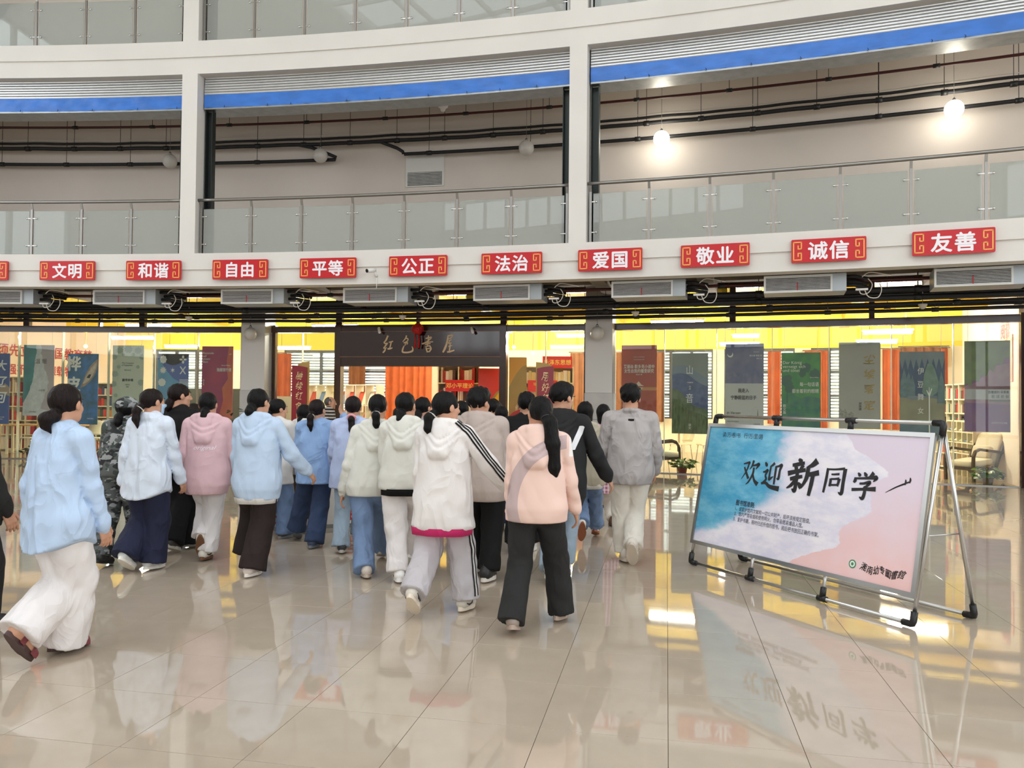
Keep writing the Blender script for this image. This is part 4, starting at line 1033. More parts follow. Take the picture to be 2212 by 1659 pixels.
# armchairs with dark wood arms
DWOOD = M('dark_walnut', (52, 32, 22), .35, var=.2, vs=8)
CUSH = M('cream_upholstery', (226, 218, 194), .85, bump=.3, bs=120)
def cushion(mb, x0, x1, y0, y1, z0, z1, mm, r=.045):
    """soft pillow block: subdivided box with rounded edges"""
    n = 8; vs = []; fs = []
    c = Vector(((x0 + x1) / 2, (y0 + y1) / 2, (z0 + z1) / 2)); h = Vector(((x1 - x0) / 2, (y1 - y0) / 2, (z1 - z0) / 2))
    for i in range(n + 1):
        for j in range(2 * n):
            t = PI * i / n - PI / 2; p = PI * j / n
            e = .32
            f = lambda v: math.copysign(abs(v) ** e, v)
            v = Vector((h.x * f(math.cos(t)) * f(math.cos(p)), h.y * f(math.cos(t)) * f(math.sin(p)), h.z * f(math.sin(t))))
            vs.append(mm @ (c + v))
    for i in range(n):
        for j in range(2 * n): fs.append((i * 2 * n + j, i * 2 * n + (j + 1) % (2 * n), (i + 1) * 2 * n + (j + 1) % (2 * n), (i + 1) * 2 * n + j))
    mb.add(vs, fs, True)
def armchair(label, loc, rz):
    t = thing('armchair', label, 'armchair', loc, rz, 'dark wood armchairs')
    I = Matrix.Identity(4)
    b_ = MB(); cushion(b_, -.28, .28, -.32, .30, .30, .43, Matrix.Rotation(.10, 4, 'X')); b_.build('seat_cushion', CUSH, t, local=True)
    b_ = MB(); cushion(b_, -.28, .28, -.07, .07, -.02, .62, Matrix.Translation((0, .30, .36)) @ Matrix.Rotation(-.36, 4, 'X')); b_.build('back_cushion', CUSH, t, local=True)
    b_ = MB(); cushion(b_, -.2, .2, -.06, .06, 0, .26, Matrix.Translation((0, .20, .44)) @ Matrix.Rotation(-.3, 4, 'X')); b_.build('pillow', CUSH, t, local=True)
    for sx in (-1, 1):
        x = sx * .325
        q = MB(); pts = [(x, -.34, 0), (x, -.36, .30), (x, -.35, .50), (x, -.30, .60), (x, -.20, .635), (x, .10, .60), (x, .40, .57)]
        for a, b in zip(pts[:-1], pts[1:]): q.bar(a, b, .045, .05)
        for p in pts[1:-1]: q.ball(p, .026, 8, 6)
        q.build('arm', DWOOD, t, local=True)
        q = MB(); q.bar((x, .12, .28), (x, .52, .0), .045, .06); q.bar((x, .20, .24), (x, .54, .98), .04, .05); q.bar((x, -.36, .28), (x, .24, .24), .04, .06); q.build('side_frame', DWOOD, t, local=True)
    MB().box(-.32, .32, -.36, -.33, .22, .28).build('front_rail', DWOOD, t, local=True)
    return t
p = ground(2138, 1044); armchair('cream armchair with dark wooden arms at the right end of the storefront', (p.x, p.y + .55, 0), math.radians(-72))
p = ground(1440, 1022); armchair('cream armchair with dark wooden arms partly hidden by the grey jacket', (p.x + .10, p.y + .95, 0), math.radians(80))
# ------------------------------------------------------------------ potted plants along the glass
LEAF = M('pothos_leaf', (36, 82, 30), .35, var=.35, vs=10, col2=(92, 140, 44))
LEAFD = M('dark_leaf', (20, 44, 22), .4, var=.3, vs=10)
def leaf_me(nm, L, Wd, mat, fold=.25):
    b_ = MB(); pr = [(0, 0), (.25, .8), (.5, 1), (.75, .7), (1, 0)]
    vs = []
    for u, w_ in pr: vs += [(0, u * L, -.25 * L * u * u), (-w_ * Wd / 2, u * L, -.25 * L * u * u + fold * w_ * Wd / 2), (w_ * Wd / 2, u * L, -.25 * L * u * u + fold * w_ * Wd / 2)]
    fs = []
    for i in range(4):
        k = i * 3; fs += [(k, k + 3, k + 4, k + 1), (k, k + 2, k + 5, k + 3)]
    me = bpy.data.meshes.new(nm); me.from_pydata(vs, [], fs); me.polygons.foreach_set('use_smooth', [True] * len(fs)); me.materials.append(mat); return me
LM = [leaf_me('leaf', .13, .09, LEAF), leaf_me('leaf', .10, .075, LEAF), leaf_me('leaf', .12, .06, LEAFD)]
POT = M('terracotta_pot', (120, 34, 26), .4); POTW = M('woven_pot', (112, 92, 58), .7, bump=.6, bs=60)
def potted(label, loc, R, H, n_, pot, me_i, pr=.1, ph=.14, zscale=1.0, lift=.0):
    t = thing('potted_plant', label, 'plant', loc, 0, 'potted plants on the floor')
    MB().lathe([(pr * .75, 0), (pr * .8, .01), (pr, ph * .9), (pr * 1.06, ph * .9), (pr * 1.06, ph), (pr * .92, ph), (pr * .9, ph - .02)], n=14).build('pot', pot, t, local=True)
    for i in range(n_):
        a = rnd.uniform(0, 2 * PI); el = rnd.uniform(-.25, 1.3); rr = R * rnd.uniform(.35, 1)
        p = Vector((math.cos(a) * math.cos(el) * rr, math.sin(a) * math.cos(el) * rr, max(.03, ph + lift + math.sin(el) * H * rr / R)))
        o = bpy.data.objects.new('leaf', LM[me_i if rnd.random() < .7 else 1]); COL.objects.link(o); o.parent = t
        o.location = p; o.rotation_euler = (rnd.uniform(-.5, .5) + (.5 if el < .3 else -.1), rnd.uniform(-.6, .6), a - PI / 2 + rnd.uniform(-.6, .6)); s = rnd.uniform(.8, 1.35); o.scale = (s, s, s)
    st = MB()
    for i in range(9):
        a = rnd.uniform(0, 2 * PI); r2 = R * rnd.uniform(.4, .8)
        st.tube([(0, 0, ph - .03), (math.cos(a) * r2 * .5, math.sin(a) * r2 * .5, ph + H * .5), (math.cos(a) * r2, math.sin(a) * r2, ph + H * .45)], .004, 4)
    st.build('stems', LEAFD, t, local=True, kind='stuff')
for px, py, R, H, n_, pot, mi, lab in ((1476, 1020, .26, .22, 60, POT, 0, 'leafy pothos in a red pot inside the glass beside the left armchair'), (2135, 1048, .24, .22, 55, POTW, 0, 'leafy pothos in a woven pot before the right armchair'), (60, 990, .22, .16, 40, POT, 2, 'dark trailing plant inside the glass at the far left'), (212, 990, .2, .15, 34, POT, 2, 'dark trailing plant inside the glass beside the camouflage clad person')):
    p = ground(px, py); v = Vector((p.x, p.y, 0)) - Vector((CX, CY, 0)); v = v * ((RG + .30) / v.length); v = v + Vector((CX, CY, 0))
    potted(lab, (v.x, v.y, 0), R, H, n_, pot, mi)
for px, Y, top, mi, lab in ((625, 16.4, 900, 0, 'tall bright green plant in a planter before the crimson banner left of the entrance'), (505, 16.6, 880, 2, 'tall dark green plant in a planter by the left grey column'), (722, 16.6, 900, 2, 'dark green plant in a planter before the entrance post'), (1242, 15.8, 905, 1, 'small bright green plant in a planter by the second grey column')):
    p = at_depth(px, top, Y)
    potted(lab, (p.x, Y, 0), .36, p.z - .62, 110, POTW, mi, pr=.17, ph=.36, lift=.25)
# ------------------------------------------------------------------ reception counter with red lettering inside the crowd
cn = at_depth(610, 1070, 11.4)
cA = ground(505, 1158); cB = ground(905, 1138)
cm = Matrix.Translation(((cA.x + cB.x) / 2, (cA.y + cB.y) / 2 + .2, 0)) @ Matrix.Rotation(math.atan2(cB.y - cA.y, cB.x - cA.x), 4, 'Z')
L = math.hypot(cB.x - cA.x, cB.y - cA.y)
rc = thing('welcome_counter', 'white tiled welcome counter with red characters on its front behind the students', 'counter', cm.translation, cm.to_euler().z)
MB().box(-L / 2, L / 2, 0, .55, .05, .86, cm).build('body', M('glossy_white', (222, 219, 214), .12), rc)
MB().box(-L / 2 - .02, L / 2 + .02, -.03, .58, .86, .90, cm).build('top', M('red_counter_edge', (184, 24, 34), .3), rc)
MB().box(-L / 2 + .03, L / 2 - .03, .03, .52, 0, .05, cm).build('plinth', SATIN, rc)
q = MB(); text(q, '学习强国', cm, -.05, .20, h=.24, spacing=1.9, bold=.015, y=-.004); q.build('lettering', CRIM, rc)
# ------------------------------------------------------------------ hanging book banners behind the glass
RP = RG + .24
INKW = M('banner_white_ink', (236, 236, 232), .5)
INKK = M('black_print_ink', (22, 22, 24), .5)
INKG = M('gold_ink', (176, 148, 76), .5)
STRINGM = M('banner_string', (210, 210, 204), .5)
def jag(fn, n=26, amp=.0, seed=1, y0=0.0, y1=1.0):
    """points of a ragged edge x = fn(v) for v from y0 to y1"""
    rr = random.Random(seed)
    return [(max(0.0, min(1.0, fn(y0 + (y1 - y0) * i / n) + rr.uniform(-amp, amp))), y0 + (y1 - y0) * i / n) for i in range(n + 1)]
def banner(label, px0, px1, py0, py1, base, shapes=(), words=(), H=None):
    """shapes: (name, material, outline in 0..1); words: (text, x, z, height in m, material, options)"""
    a0, zt = on_arc(px0, py0, RP); a1, _ = on_arc(px1, py0, RP)
    a = (a0 + a1) / 2
    if py1: _, zb = on_arc((px0 + px1) / 2, py1, RP)
    else: zb = zt - H
    m = frame(a, RP); W = math.radians(a1 - a0) * RP; Hh = zt - zb
    t = thing('hanging_banner', label, 'banner', pol(a, RP, zb), -math.radians(a), 'book banners hanging behind the glass')
    MB().box(-W / 2, W / 2, 0, .012, zb, zt, m).build('panel', base, t)
    for k, (nm, mat, pts) in enumerate(shapes):
        MB().prism([(-W / 2 + x * W, zb + z * Hh) for x, z in pts], -.001 - .0012 * k, .0, m).build(nm, mat, t)
    by = {}
    for wd in words:
        s, x, z, h, mat = wd[:5]; kw = wd[5] if len(wd) > 5 else {}
        mb = by.setdefault(mat.name, (MB(), mat))[0]
        text(mb, s, m, -W / 2 + x * W, zb + z * Hh, h=h, y=-.014, **kw)
    for mb, mat in by.values(): mb.build('lettering', mat, t)
    c = MB()
    for sx in (-1, 1): c.tube([(sx * W * .42, .006, zt), (sx * W * .42, .006, 3.9)], .003, 4, m=m)
    c.build('strings', STRINGM, t, kind='stuff')
    return t, m, W, zb, Hh
RECT = [(0, 0), (1, 0), (1, 1), (0, 1)]
def ell(cx, cz, rx, rz, n=18, a0=0, a1=360): return [(cx + rx * math.cos(math.radians(a0 + (a1 - a0) * i / n)), cz + rz * math.sin(math.radians(a0 + (a1 - a0) * i / n))) for i in range(n + (0 if a1 - a0 == 360 else 1))]
def star(cx, cz, r, k, n, asp=.42): return [(cx + (r if i % 2 == 0 else r * k) * math.sin(PI * i / n), cz + asp * (r if i % 2 == 0 else r * k) * math.cos(PI * i / n)) for i in range(2 * n)][::-1]
# first: deep blue with three large brush characters
t, m, W, zb, Hh = banner('deep blue banner with three large white brush characters at the left edge', -26, 22, 763, 916, M('banner_deep_blue', (40, 66, 140), .5, var=.2, vs=2),
    [('gold_hill', M('banner_tan', (150, 122, 92), .5), [(0, .38)] + [(u / 10, .50 + .08 * math.sin(u / 10 * 5 + .4)) for u in range(11)][::1] + [(1, .40), (.5, .44)][::1] if False else [(.0, .42), (.5, .44), (1, .40), (1, .52), (.8, .58), (.55, .50), (.3, .56), (0, .5)])],
    [('大', .62, .83, .25, INKW, dict(bold=.02, shear=.2)), ('辽', .62, .60, .26, INKW, dict(bold=.02, shear=.2)), ('河', .62, .38, .27, INKW, dict(bold=.02, shear=.2)), ('长篇小说 全本', .6, .10, .035, INKW), ('作家出版社', .6, .07, .03, INKW)])
# second: teal sea, white foam, blush sand
FOAM = M('banner_foam', (206, 210, 212), .5, var=.18, vs=9)
banner('teal and blush banner of sea foam with two small characters', 52, 118, 745, 898, M('banner_blush', (176, 160, 164), .5, var=.15, vs=2),
    [('foam', FOAM, [(0, 0)] + [(1.0, 0), (.95, .06)] + jag(lambda v: .82 - .22 * math.sin(v * 7 + 1) * (1 - v) - .25 * v, 24, .03, 3, .1, 1.0)[0:] + [(0, 1)]),
     ('sea', M('banner_teal', (44, 118, 124), .5, var=.25, vs=3), [(0, .18)] + jag(lambda v: .02 + .36 * min(1, (v - .16) * 2.2) - .03 * math.sin(v * 12), 22, .015, 5, .18, 1.0) + [(0, 1)])],
    [('温 暖', .58, .77, .12, M('banner_grey_ink', (84, 74, 76), .5), dict(bold=.01)), ('小说集', .62, .36, .05, M('banner_grey_ink', (84, 74, 76), .5)), ('文学出版社', .33, .055, .035, INKK)])
# third: ultramarine water with a birch canoe
t, m, W, zb, Hh = banner('blue water banner with a birch bark canoe and bold white characters', 147, 213, 764, 917, M('banner_water', (30, 92, 176), .5, var=.9, vs=5, col2=(22, 62, 84)),
    [('canoe', M('banner_canoe', (150, 120, 92), .5, var=.3, vs=14), [(.42, .52), (.50, .60), (.60, .72), (.74, .83), (.90, .90), (.99, .93), (.99, .89), (.96, .78), (.86, .68), (.72, .60), (.56, .54)][::-1]),
     ('canoe_hollow', M('banner_canoe_inside', (206, 186, 160), .5, var=.3, vs=16), [(.50, .57), (.60, .68), (.76, .80), (.95, .89), (.93, .80), (.82, .69), (.66, .60)][::-1]),
     ('seat', INKK, [(.62, .66), (.70, .71), (.78, .71), (.72, .655)][::-1])],
    [('桦', .20, .86, .34, INKW, dict(bold=.035)), ('皮', .20, .57, .34, INKW, dict(bold=.035)), ('船', .20, .20, .34, INKW, dict(bold=.035)), ('作家出版社', .78, .085, .03, INKW)])
# fourth: sage green with rosettes
SAGE = M('banner_sage_dark', (128, 148, 132), .5)
ros = []
for cx, cz, r in ((.22, .93, .13), (.50, .95, .15), (.82, .93, .13), (.05, .84, .11), (.95, .84, .11), (.08, .60, .12), (.93, .48, .12), (.05, .46, .11), (.95, .30, .10), (.12, .30, .07), (.2, .70, .06), (.82, .70, .06), (.10, .16, .11), (.86, .14, .12), (.5, .06, .14), (.34, .87, .05), (.66, .87, .05)):
    c = lambda v: max(.0, min(1.0, v))
    ros.append(('rosette', SAGE, [(c(x), c(z)) for x, z in star(cx, cz, r, .72, 9, .42)]))
banner('pale sage green banner bordered with rosettes and small black writing', 244, 311, 746, None, M('banner_sage', (176, 188, 166), .5), ros,
    [('The Conquest\nof Happiness', .5, .735, .10, INKK, dict(shear=.3)), ('Bertrand', .5, .655, .03, INKK), ('赢得幸福', .5, .515, .065, INKK, dict(bold=.015)), ('名著译丛', .5, .45, .03, INKK), ('经典', .5, .42, .03, INKK)], H=1.72)
# fifth: blue with black arc and white emblems
LB = M('banner_light_blue', (70, 136, 190), .5)
t, m, W, zb, Hh = banner('blue banner with black arc on top and white star shapes', 341, 408, 764, None, M('banner_royal_blue', (56, 78, 158), .5),
    [('light_field', LB, [(0, 0), (1, 0), (1, .58), (.7, .61), (.5, .66), (.3, .76), (.12, .88), (.0, .93)]),
     ('black_arc', INKK, [(0, 1)] + [(i / 14, .93 - .13 * math.sin(PI * i / 14) + .04) for i in range(15)] + [(1, 1)]),
     ] + [('emblem', INKW, pts) for pts in (star(.18, .92, .12, .82, 8, .5), star(.18, .77, .12, .55, 10, .46), star(.49, .77, .08, .32, 6, .5), star(.15, .60, .13, .85, 9, .45), ell(.82, .955, .035, .022), ell(.82, .885, .035, .022), ell(.755, .92, .05, .014), ell(.885, .92, .05, .014))]
      + [('cross_bar', INKW, p) for p in ([(.72, .72), (.75, .715), (.92, .82), (.89, .825)], [(.72, .82), (.75, .825), (.92, .72), (.89, .715)])]
      + [('line', INKW, [(.72, .635 - .016 * k), (1, .635 - .016 * k), (1, .641 - .016 * k), (.72, .641 - .016 * k)]) for k in range(6)], [], H=1.72)
# sixth: crimson
banner('crimson and orange banner lettered with a German title and five white characters', 437, 504, 748, None, M('banner_crimson', (150, 24, 56), .5, var=.5, vs=2.4, col2=(122, 20, 64), stretch=(1, 1, .6)),
    [('orange_flame', M('banner_flame', (190, 52, 40), .5, var=.4, vs=3, col2=(206, 84, 40), stretch=(1, 1, .4)), [(.55, 0), (1, 0), (1, .98), (.86, 1), (.80, .8), (.84, .55), (.66, .42), (.7, .25)])],
    [('Reisende\nauf\neinem\nBein', .04, .845, .26, INKW, dict(anchor='l', lines=.95)), ('Herta Müller', .93, .735, .03, INKW, dict(anchor='r')), ('独腿旅行者', .96, .675, .085, INKW, dict(anchor='r', squash=.8, bold=.01)), ('名家', .95, .89, .025, INKW, dict(anchor='r')), ('的\n人\n生', .07, .5, .14, INKW)], H=1.72)
# seventh: brick red study
t, m, W, zb, Hh = banner('brick red banner with ochre belt and two lines of small white characters', 1343, 1419, 746, 917, M('banner_brick', (150, 52, 42), .5),
    [('belt', M('banner_ochre', (176, 110, 62), .5), [(0, .43), (1, .43), (1, .47), (0, .47)])] + [('crest', M('banner_crest', (214, 190, 170), .5), p) for p in (star(.48, .50, .14, .8, 9, .3)[:0] or [(.34, .485), (.64, .485), (.56, .505), (.52, .53), (.49, .545), (.46, .53), (.42, .505)], [(.36, .465), (.62, .465), (.55, .43), (.49, .39), (.43, .43)])],
    [('艾丽丝·默多克小说中', .5, .73, .085, INKW, dict(squash=.78, bold=.012)), ('女性自我的嬗变研究', .5, .675, .085, INKW, dict(squash=.78, bold=.012)), ('A Study on the Evolution', .5, .85, .022, INKW), ('of the Female Self', .5, .82, .022, INKW), ('岳国法 著', .5, .63, .03, INKW)])
# eighth: hills
def ridge(f, s, n=20): return [(0, 0), (1, 0)] + [(1 - i / n, f(1 - i / n)) for i in range(n + 1)]
banner('dusky landscape banner of blue and green hills with two tall white characters', 1452, 1530, 763, 937, M('banner_dusk_sky', (118, 128, 128), .5, var=.2, vs=1.5),
    [('far_hill', M('banner_far_hill', (96, 112, 136), .5), ridge(lambda u: .80 + .05 * math.sin(u * 3 + .8) - .14 * max(0, u - .35), 1)), ('blue_hill', M('banner_blue_hill', (70, 84, 132), .5, var=.3, vs=9), ridge(lambda u: .72 + .03 * math.sin(u * 5 + .5) - .2 * max(0, u - .45), 2)), ('green_hill', M('banner_green_hill', (82, 100, 74), .5, var=.4, vs=8, stretch=(1, 1, .5)), ridge(lambda u: .56 - .30 * u + .03 * math.sin(u * 8), 3)), ('meadow', M('banner_meadow', (74, 92, 58), .5, var=.45, vs=12, stretch=(2, 1, .4)), ridge(lambda u: .44 - .26 * u + .02 * math.sin(u * 9), 4))],
    [('山', .49, .79, .19, INKW, dict(squash=.75)), ('音', .49, .44, .20, INKW, dict(squash=.75)), ('川端康成', .50, .635, .03, INKW), ('作\n品', .5, .57, .08, INKW), ('译\n文', .50, .09, .12, INKW)])
# ninth: moonlit blue over grey
banner('night blue over grey banner with a crescent moon and black characters', 1567, 1650, 743, None, M('banner_pale_grey', (184, 186, 190), .5),
    [('night', M('banner_night', (60, 66, 116), .5, var=.3, vs=1.6, col2=(104, 106, 140)), [(0, .52), (1, .52), (1, 1), (0, 1)]), ('mist', M('banner_mist', (96, 98, 136), .5, var=.4, vs=8, col2=(72, 76, 120), stretch=(1, 1, .6)), [(0, .52), (1, .52), (1, .66), (.9, .60), (.75, .71), (.7, .61), (.5, .68), (.35, .60), (.2, .68), (0, .6)]),
     ('moon', INKW, ell(.13, .87, .075, .035, 10, 180, 380) + ell(.12, .885, .065, .032, 10, 380, 180)), ('spire', M('banner_spire', (96, 98, 104), .5), [(.83, .10), (.87, .10), (.86, .17), (.85, .22), (.84, .17)])],
    [('我走入', .48, .435, .085, INKK, dict(squash=.8, bold=.012)), ('宁静蔚蓝的日子', .48, .35, .085, INKK, dict(squash=.8, bold=.012)), ('In Versen', .04, .165, .05, INKK, dict(anchor='l', shear=.4)), ('Hermann', .88, .90, .02, INKW, dict(anchor='r')), ('赫尔曼·黑塞 著', .95, .855, .035, INKW, dict(anchor='r')), ('欧凡 译', .95, .82, .03, INKW, dict(anchor='r')), ('外国文学名作插图本', .05, .06, .025, INKK, dict(anchor='l')), ('人民文学', .9, .03, .03, INKK, dict(anchor='r'))], H=1.72)
# tenth: green
trees = []
rr = random.Random(5)
for cx, cz, rx, rz in ((.62, .82, .12, .06), (.55, .76, .10, .05), (.85, .74, .14, .06), (.14, .66, .16, .07), (.20, .58, .12, .05)): trees.append(('tree_crown', M('banner_tree', (34, 74, 62), .5), [(max(0, min(1, cx + rx * (1 + .25 * rr.uniform(-1, 1)) * math.cos(k * .35))), cz + rz * (1 + .25 * rr.uniform(-1, 1)) * math.sin(k * .35)) for k in range(18)]))
banner('bright green banner of dark trees with a German title and two lines of white characters', 1688, 1773, 762, None, M('banner_green', (52, 128, 54), .5, var=.5, vs=5, col2=(34, 104, 56)),
    [('ground', M('banner_forest', (30, 78, 78), .5, var=.5, vs=6, col2=(44, 112, 66)), [(0, 0), (1, 0), (1, .46), (.7, .49), (.5, .46), (.25, .52), (0, .42)]), ('trunk', M('banner_tree', (34, 74, 62), .5), [(.13, .40), (.17, .40), (.16, .66), (.14, .66)])] + trees,
    [('Der König\nverneigt sich\nund tötet', .03, .835, .22, INKW, dict(anchor='l', lines=.92)), ('Herta Müller', .95, .705, .022, INKW, dict(anchor='r')), ('每一句话语', .95, .625, .085, INKW, dict(anchor='r', squash=.8, bold=.01)), ('都坐着别的眼睛', .95, .545, .085, INKW, dict(anchor='r', squash=.8, bold=.01)), ('散\n文\n集', .08, .33, .2, INKW)], H=1.72)
# eleventh: plain grey calligraphy
banner('plain grey banner with four large gold brush characters in a column', 1812, 1902, 740, None, M('banner_stone', (150, 148, 142), .5, var=.08, vs=2),
    [('ink_hills', M('banner_ink', (96, 94, 90), .5, var=.6, vs=30, col2=(140, 138, 132)), [(0, .12), (.1, .10), (.36, .11), (.36, .17), (.30, .20), (.22, .17), (.16, .235), (.10, .20), (.0, .25)])],
    [('尘', .73, .80, .19, INKG, dict(bold=.012, shear=.15, wob=.012)), ('埃', .73, .63, .19, INKG, dict(bold=.012, shear=.15, wob=.012)), ('落', .73, .46, .17, INKG, dict(bold=.012, shear=.15, wob=.012)), ('定', .73, .275, .19, INKG, dict(bold=.012, shear=.15, wob=.012)), ('阿\n来\n著', .52, .26, .16, INKK)], H=1.72)
# twelfth: forest
tr = []
for k in range(9): tr.append(('fir', M('banner_fir', (38, 60, 98), .5, var=.2, vs=8), [(max(0, .0 + .125 * k - .08), .50), (min(1, .0 + .125 * k + .08), .50), (min(1, .125 * k + .06), .80), (min(1, max(0, .125 * k)), .92), (max(0, .125 * k - .06), .80)]))
for cx, w_, z0, z1 in ((.10, .09, .48, .82), (.20, .08, .50, .78), (.28, .07, .50, .74), (.92, .09, .42, .78)): tr.append(('poplar', M('banner_poplar', (74, 104, 116), .5, var=.3, vs=10), [(cx - w_, z0), (min(1, cx + w_), z0), (min(1, cx + w_ * .9), (z0 + z1) / 2), (cx, z1), (cx - w_ * .9, (z0 + z1) / 2)]))
tr.append(('birch_crown', M('banner_birch', (92, 126, 112), .5, var=.25, vs=9), ell(.66, .66, .17, .17, 20)[:0] or [(.50, .54), (.60, .50), (.74, .50), (.84, .55), (.86, .66), (.78, .80), (.70, .88), (.62, .86), (.54, .74)]))
tr.append(('birch_trunk', INKW, [(.645, .0), (.675, .0), (.67, .5), (.72, .58), (.70, .585), (.665, .53), (.66, .60), (.65, .60), (.65, .53), (.60, .57), (.595, .56), (.645, .5)]))
banner('blue forest banner with a pale birch tree and four thin white characters', 1943, 2041, 760, None, M('banner_mist_blue', (96, 112, 126), .5, var=.2, vs=3),
    tr[:9] + [('field', M('banner_ochre_field', (128, 122, 92), .5, var=.2, vs=4), [(0, 0), (1, 0), (1, .46), (.6, .48), (.3, .45), (0, .50)]), ('lake', M('banner_lake', (72, 100, 118), .5, var=.3, vs=5), [(0, 0), (1, 0), (1, .21), (0, .22)])] + tr[9:],
    [('伊', .47, .78, .13, INKW, dict(squash=.85)), ('豆', .47, .63, .12, INKW, dict(squash=.85)), ('舞', .47, .49, .13, INKW, dict(squash=.85)), ('女', .47, .335, .12, INKW, dict(squash=.85))], H=1.72)
# thirteenth: green to purple
banner('olive and purple painted banner with a grey belt at the right end', 2083, 2182, 737, 933, M('banner_plum', (112, 72, 110), .5, var=.6, vs=5, col2=(92, 58, 116), stretch=(1, 1, .5)),
    [('rose_field', M('banner_rose', (140, 104, 122), .5, var=.4, vs=7, col2=(124, 78, 104)), [(0, .32), (1, .30), (1, .75), (.6, .72), (.3, .55), (0, .5)]), ('olive_field', M('banner_olive', (76, 92, 58), .5, var=.35, vs=6, col2=(92, 112, 64)), [(0, .50)] + [(i / 16, .50 + .34 * (i / 16) ** 1.3 + .035 * math.sin(i * 2.3)) for i in range(17)] + [(1, 1), (0, 1)]), ('belt', M('banner_belt', (164, 166, 170), .5), [(0, .355), (1, .355), (1, .47), (0, .47)]), ('mark', M('banner_mark', (64, 72, 64), .5), [(.54, .335), (1, .335), (1, .352), (.54, .352)])],
    [('吉檀迦利·采果集', .97, .437, .055, INKK, dict(anchor='r', squash=.8, bold=.02)), ('新 译 新 解', .97, .388, .065, INKK, dict(anchor='r', squash=.85)), ('北京时代华文书局', .93, .10, .03, INKW, dict(anchor='r'))])
# ------------------------------------------------------------------ the welcome board: A frame of tubes with a framed poster
FL, FR = Vector((1.666, 7.293, 0)), Vector((2.698, 5.293, 0))
BLv, BRv = Vector((2.184, 7.485, 0)), Vector((3.239, 5.512, 0))
ux = (FR - FL).normalized()
apL = (FL + BLv) / 2 + Vector((0, 0, 1.372)); apR = (FR + BRv) / 2 + Vector((0, 0, 1.372))
upv = (apL - FL) - ux * (apL - FL).dot(ux); SL = upv.length; upv.normalize()
nrm = ux.cross(upv); 
if nrm.y > 0: nrm = -nrm
LEN = (FR - FL).length
bm = Matrix(((ux.x, -nrm.x, upv.x, FL.x), (ux.y, -nrm.y, upv.y, FL.y), (ux.z, -nrm.z, upv.z, FL.z), (0, 0, 0, 1)))   # x along, y into the board, z up the slope
bd = thing('welcome_board', 'large freestanding welcome poster board of blue sea and pink sand on a tubular frame', 'poster board', (FL + FR + BLv + BRv) / 4, math.atan2(ux.y, ux.x))
TUB = M('aluminium_tube', (196, 196, 194), .28, 1.0)
FIT = M('black_plastic_fitting', (20, 20, 22), .45)
def onboard(px, py, off=.035):
    d = ray(px, py); o = FL + nrm * off - Vector((0, 0, EYE))
    t = o.dot(nrm) / d.dot(nrm); p = Vector((0, 0, EYE)) + d * t
    q = p - FL; return q.dot(ux), q.dot(upv)
R_ = .0145
zt = SL
for nm, pts in (('bottom_tube', [FL + Vector((0, 0, .03)), FR + Vector((0, 0, .03))]), ('leg_tube', [FL + Vector((0, 0, .03)), apL]), ('leg_tube', [FR + Vector((0, 0, .03)), apR]), ('top_tube', [apL, apR]), ('leg_tube', [BLv + Vector((0, 0, .03)), apL - upv * .03]), ('leg_tube', [BRv + Vector((0, 0, .03)), apR - upv * .03]), ('bottom_tube', [BLv + Vector((0, 0, .03)), BRv + Vector((0, 0, .03))])):
    MB().tube(pts, R_, 10).build(nm, TUB, bd)
for k in (1, 2):
    p = FL + (FR - FL) * (k / 3.0) + Vector((0, 0, .03))
    MB().tube([p, p + upv * .26], R_, 10).build('post', TUB, bd)
    MB().tube([p + upv * .012, p + upv * .085], R_ + .009, 10).tube([p - ux * .04, p + ux * .04], R_ + .009, 10).build('tee_fitting', FIT, bd, kind='stuff')
    p2 = apL + (apR - apL) * (k / 3.0)
    MB().tube([p2 - upv * .10, p2 - upv * .012], R_, 10).build('post', TUB, bd)
    MB().tube([p2 - upv * .075, p2 - upv * .01], R_ + .009, 10).tube([p2 - ux * .045, p2 + ux * .045], R_ + .009, 10).build('tee_fitting', FIT, bd, kind='stuff')
sx = ux
def elbow(c, d1, d2, nm='corner_fitting'):
    MB().tube([c + d1 * .075, c + d1 * .02, c + (d1 + d2) * .004, c + d2 * .02, c + d2 * .085], R_ + .0095, 10).build(nm, FIT, bd)
elbow(FL + Vector((0, 0, .028)), ux, upv); elbow(FR + Vector((0, 0, .028)), -ux, upv)
elbow(apL, ux, -upv); elbow(apR, -ux, -upv)
bu = (apL - BLv).normalized()
elbow(BLv + Vector((0, 0, .028)), ux, bu); elbow(BRv + Vector((0, 0, .028)), -ux, bu)
for P, Q in ((FL, BLv), (FR, BRv)):      # folding stays half way up
    a = P + upv * .62; b = Q + bu * .62
    MB().tube([a, (a + b) / 2, b], .005, 6).build('stay', TUB, bd)
PB, PT = .20, SL - .075
X0, X1 = -.012, LEN + .012
fr_ = .032
FRM = M('aluminium_frame', (176, 176, 174), .32, 1.0)
for nm, (a, b, c, d) in (('bottom_frame', (X0, X1, PB, PB + fr_)), ('top_frame', (X0, X1, PT - fr_, PT)), ('side_frame', (X0, X0 + fr_, PB + fr_, PT - fr_)), ('side_frame', (X1 - fr_, X1, PB + fr_, PT - fr_))):
    MB().box(a, b, -.042, -.017, c, d, bm).build(nm, FRM, bd)
MB().box(X0 + .01, X1 - .01, -.030, -.018, PB + .01, PT - .01, bm).build('back_board', M('white_backing', (220, 220, 220), .5), bd)
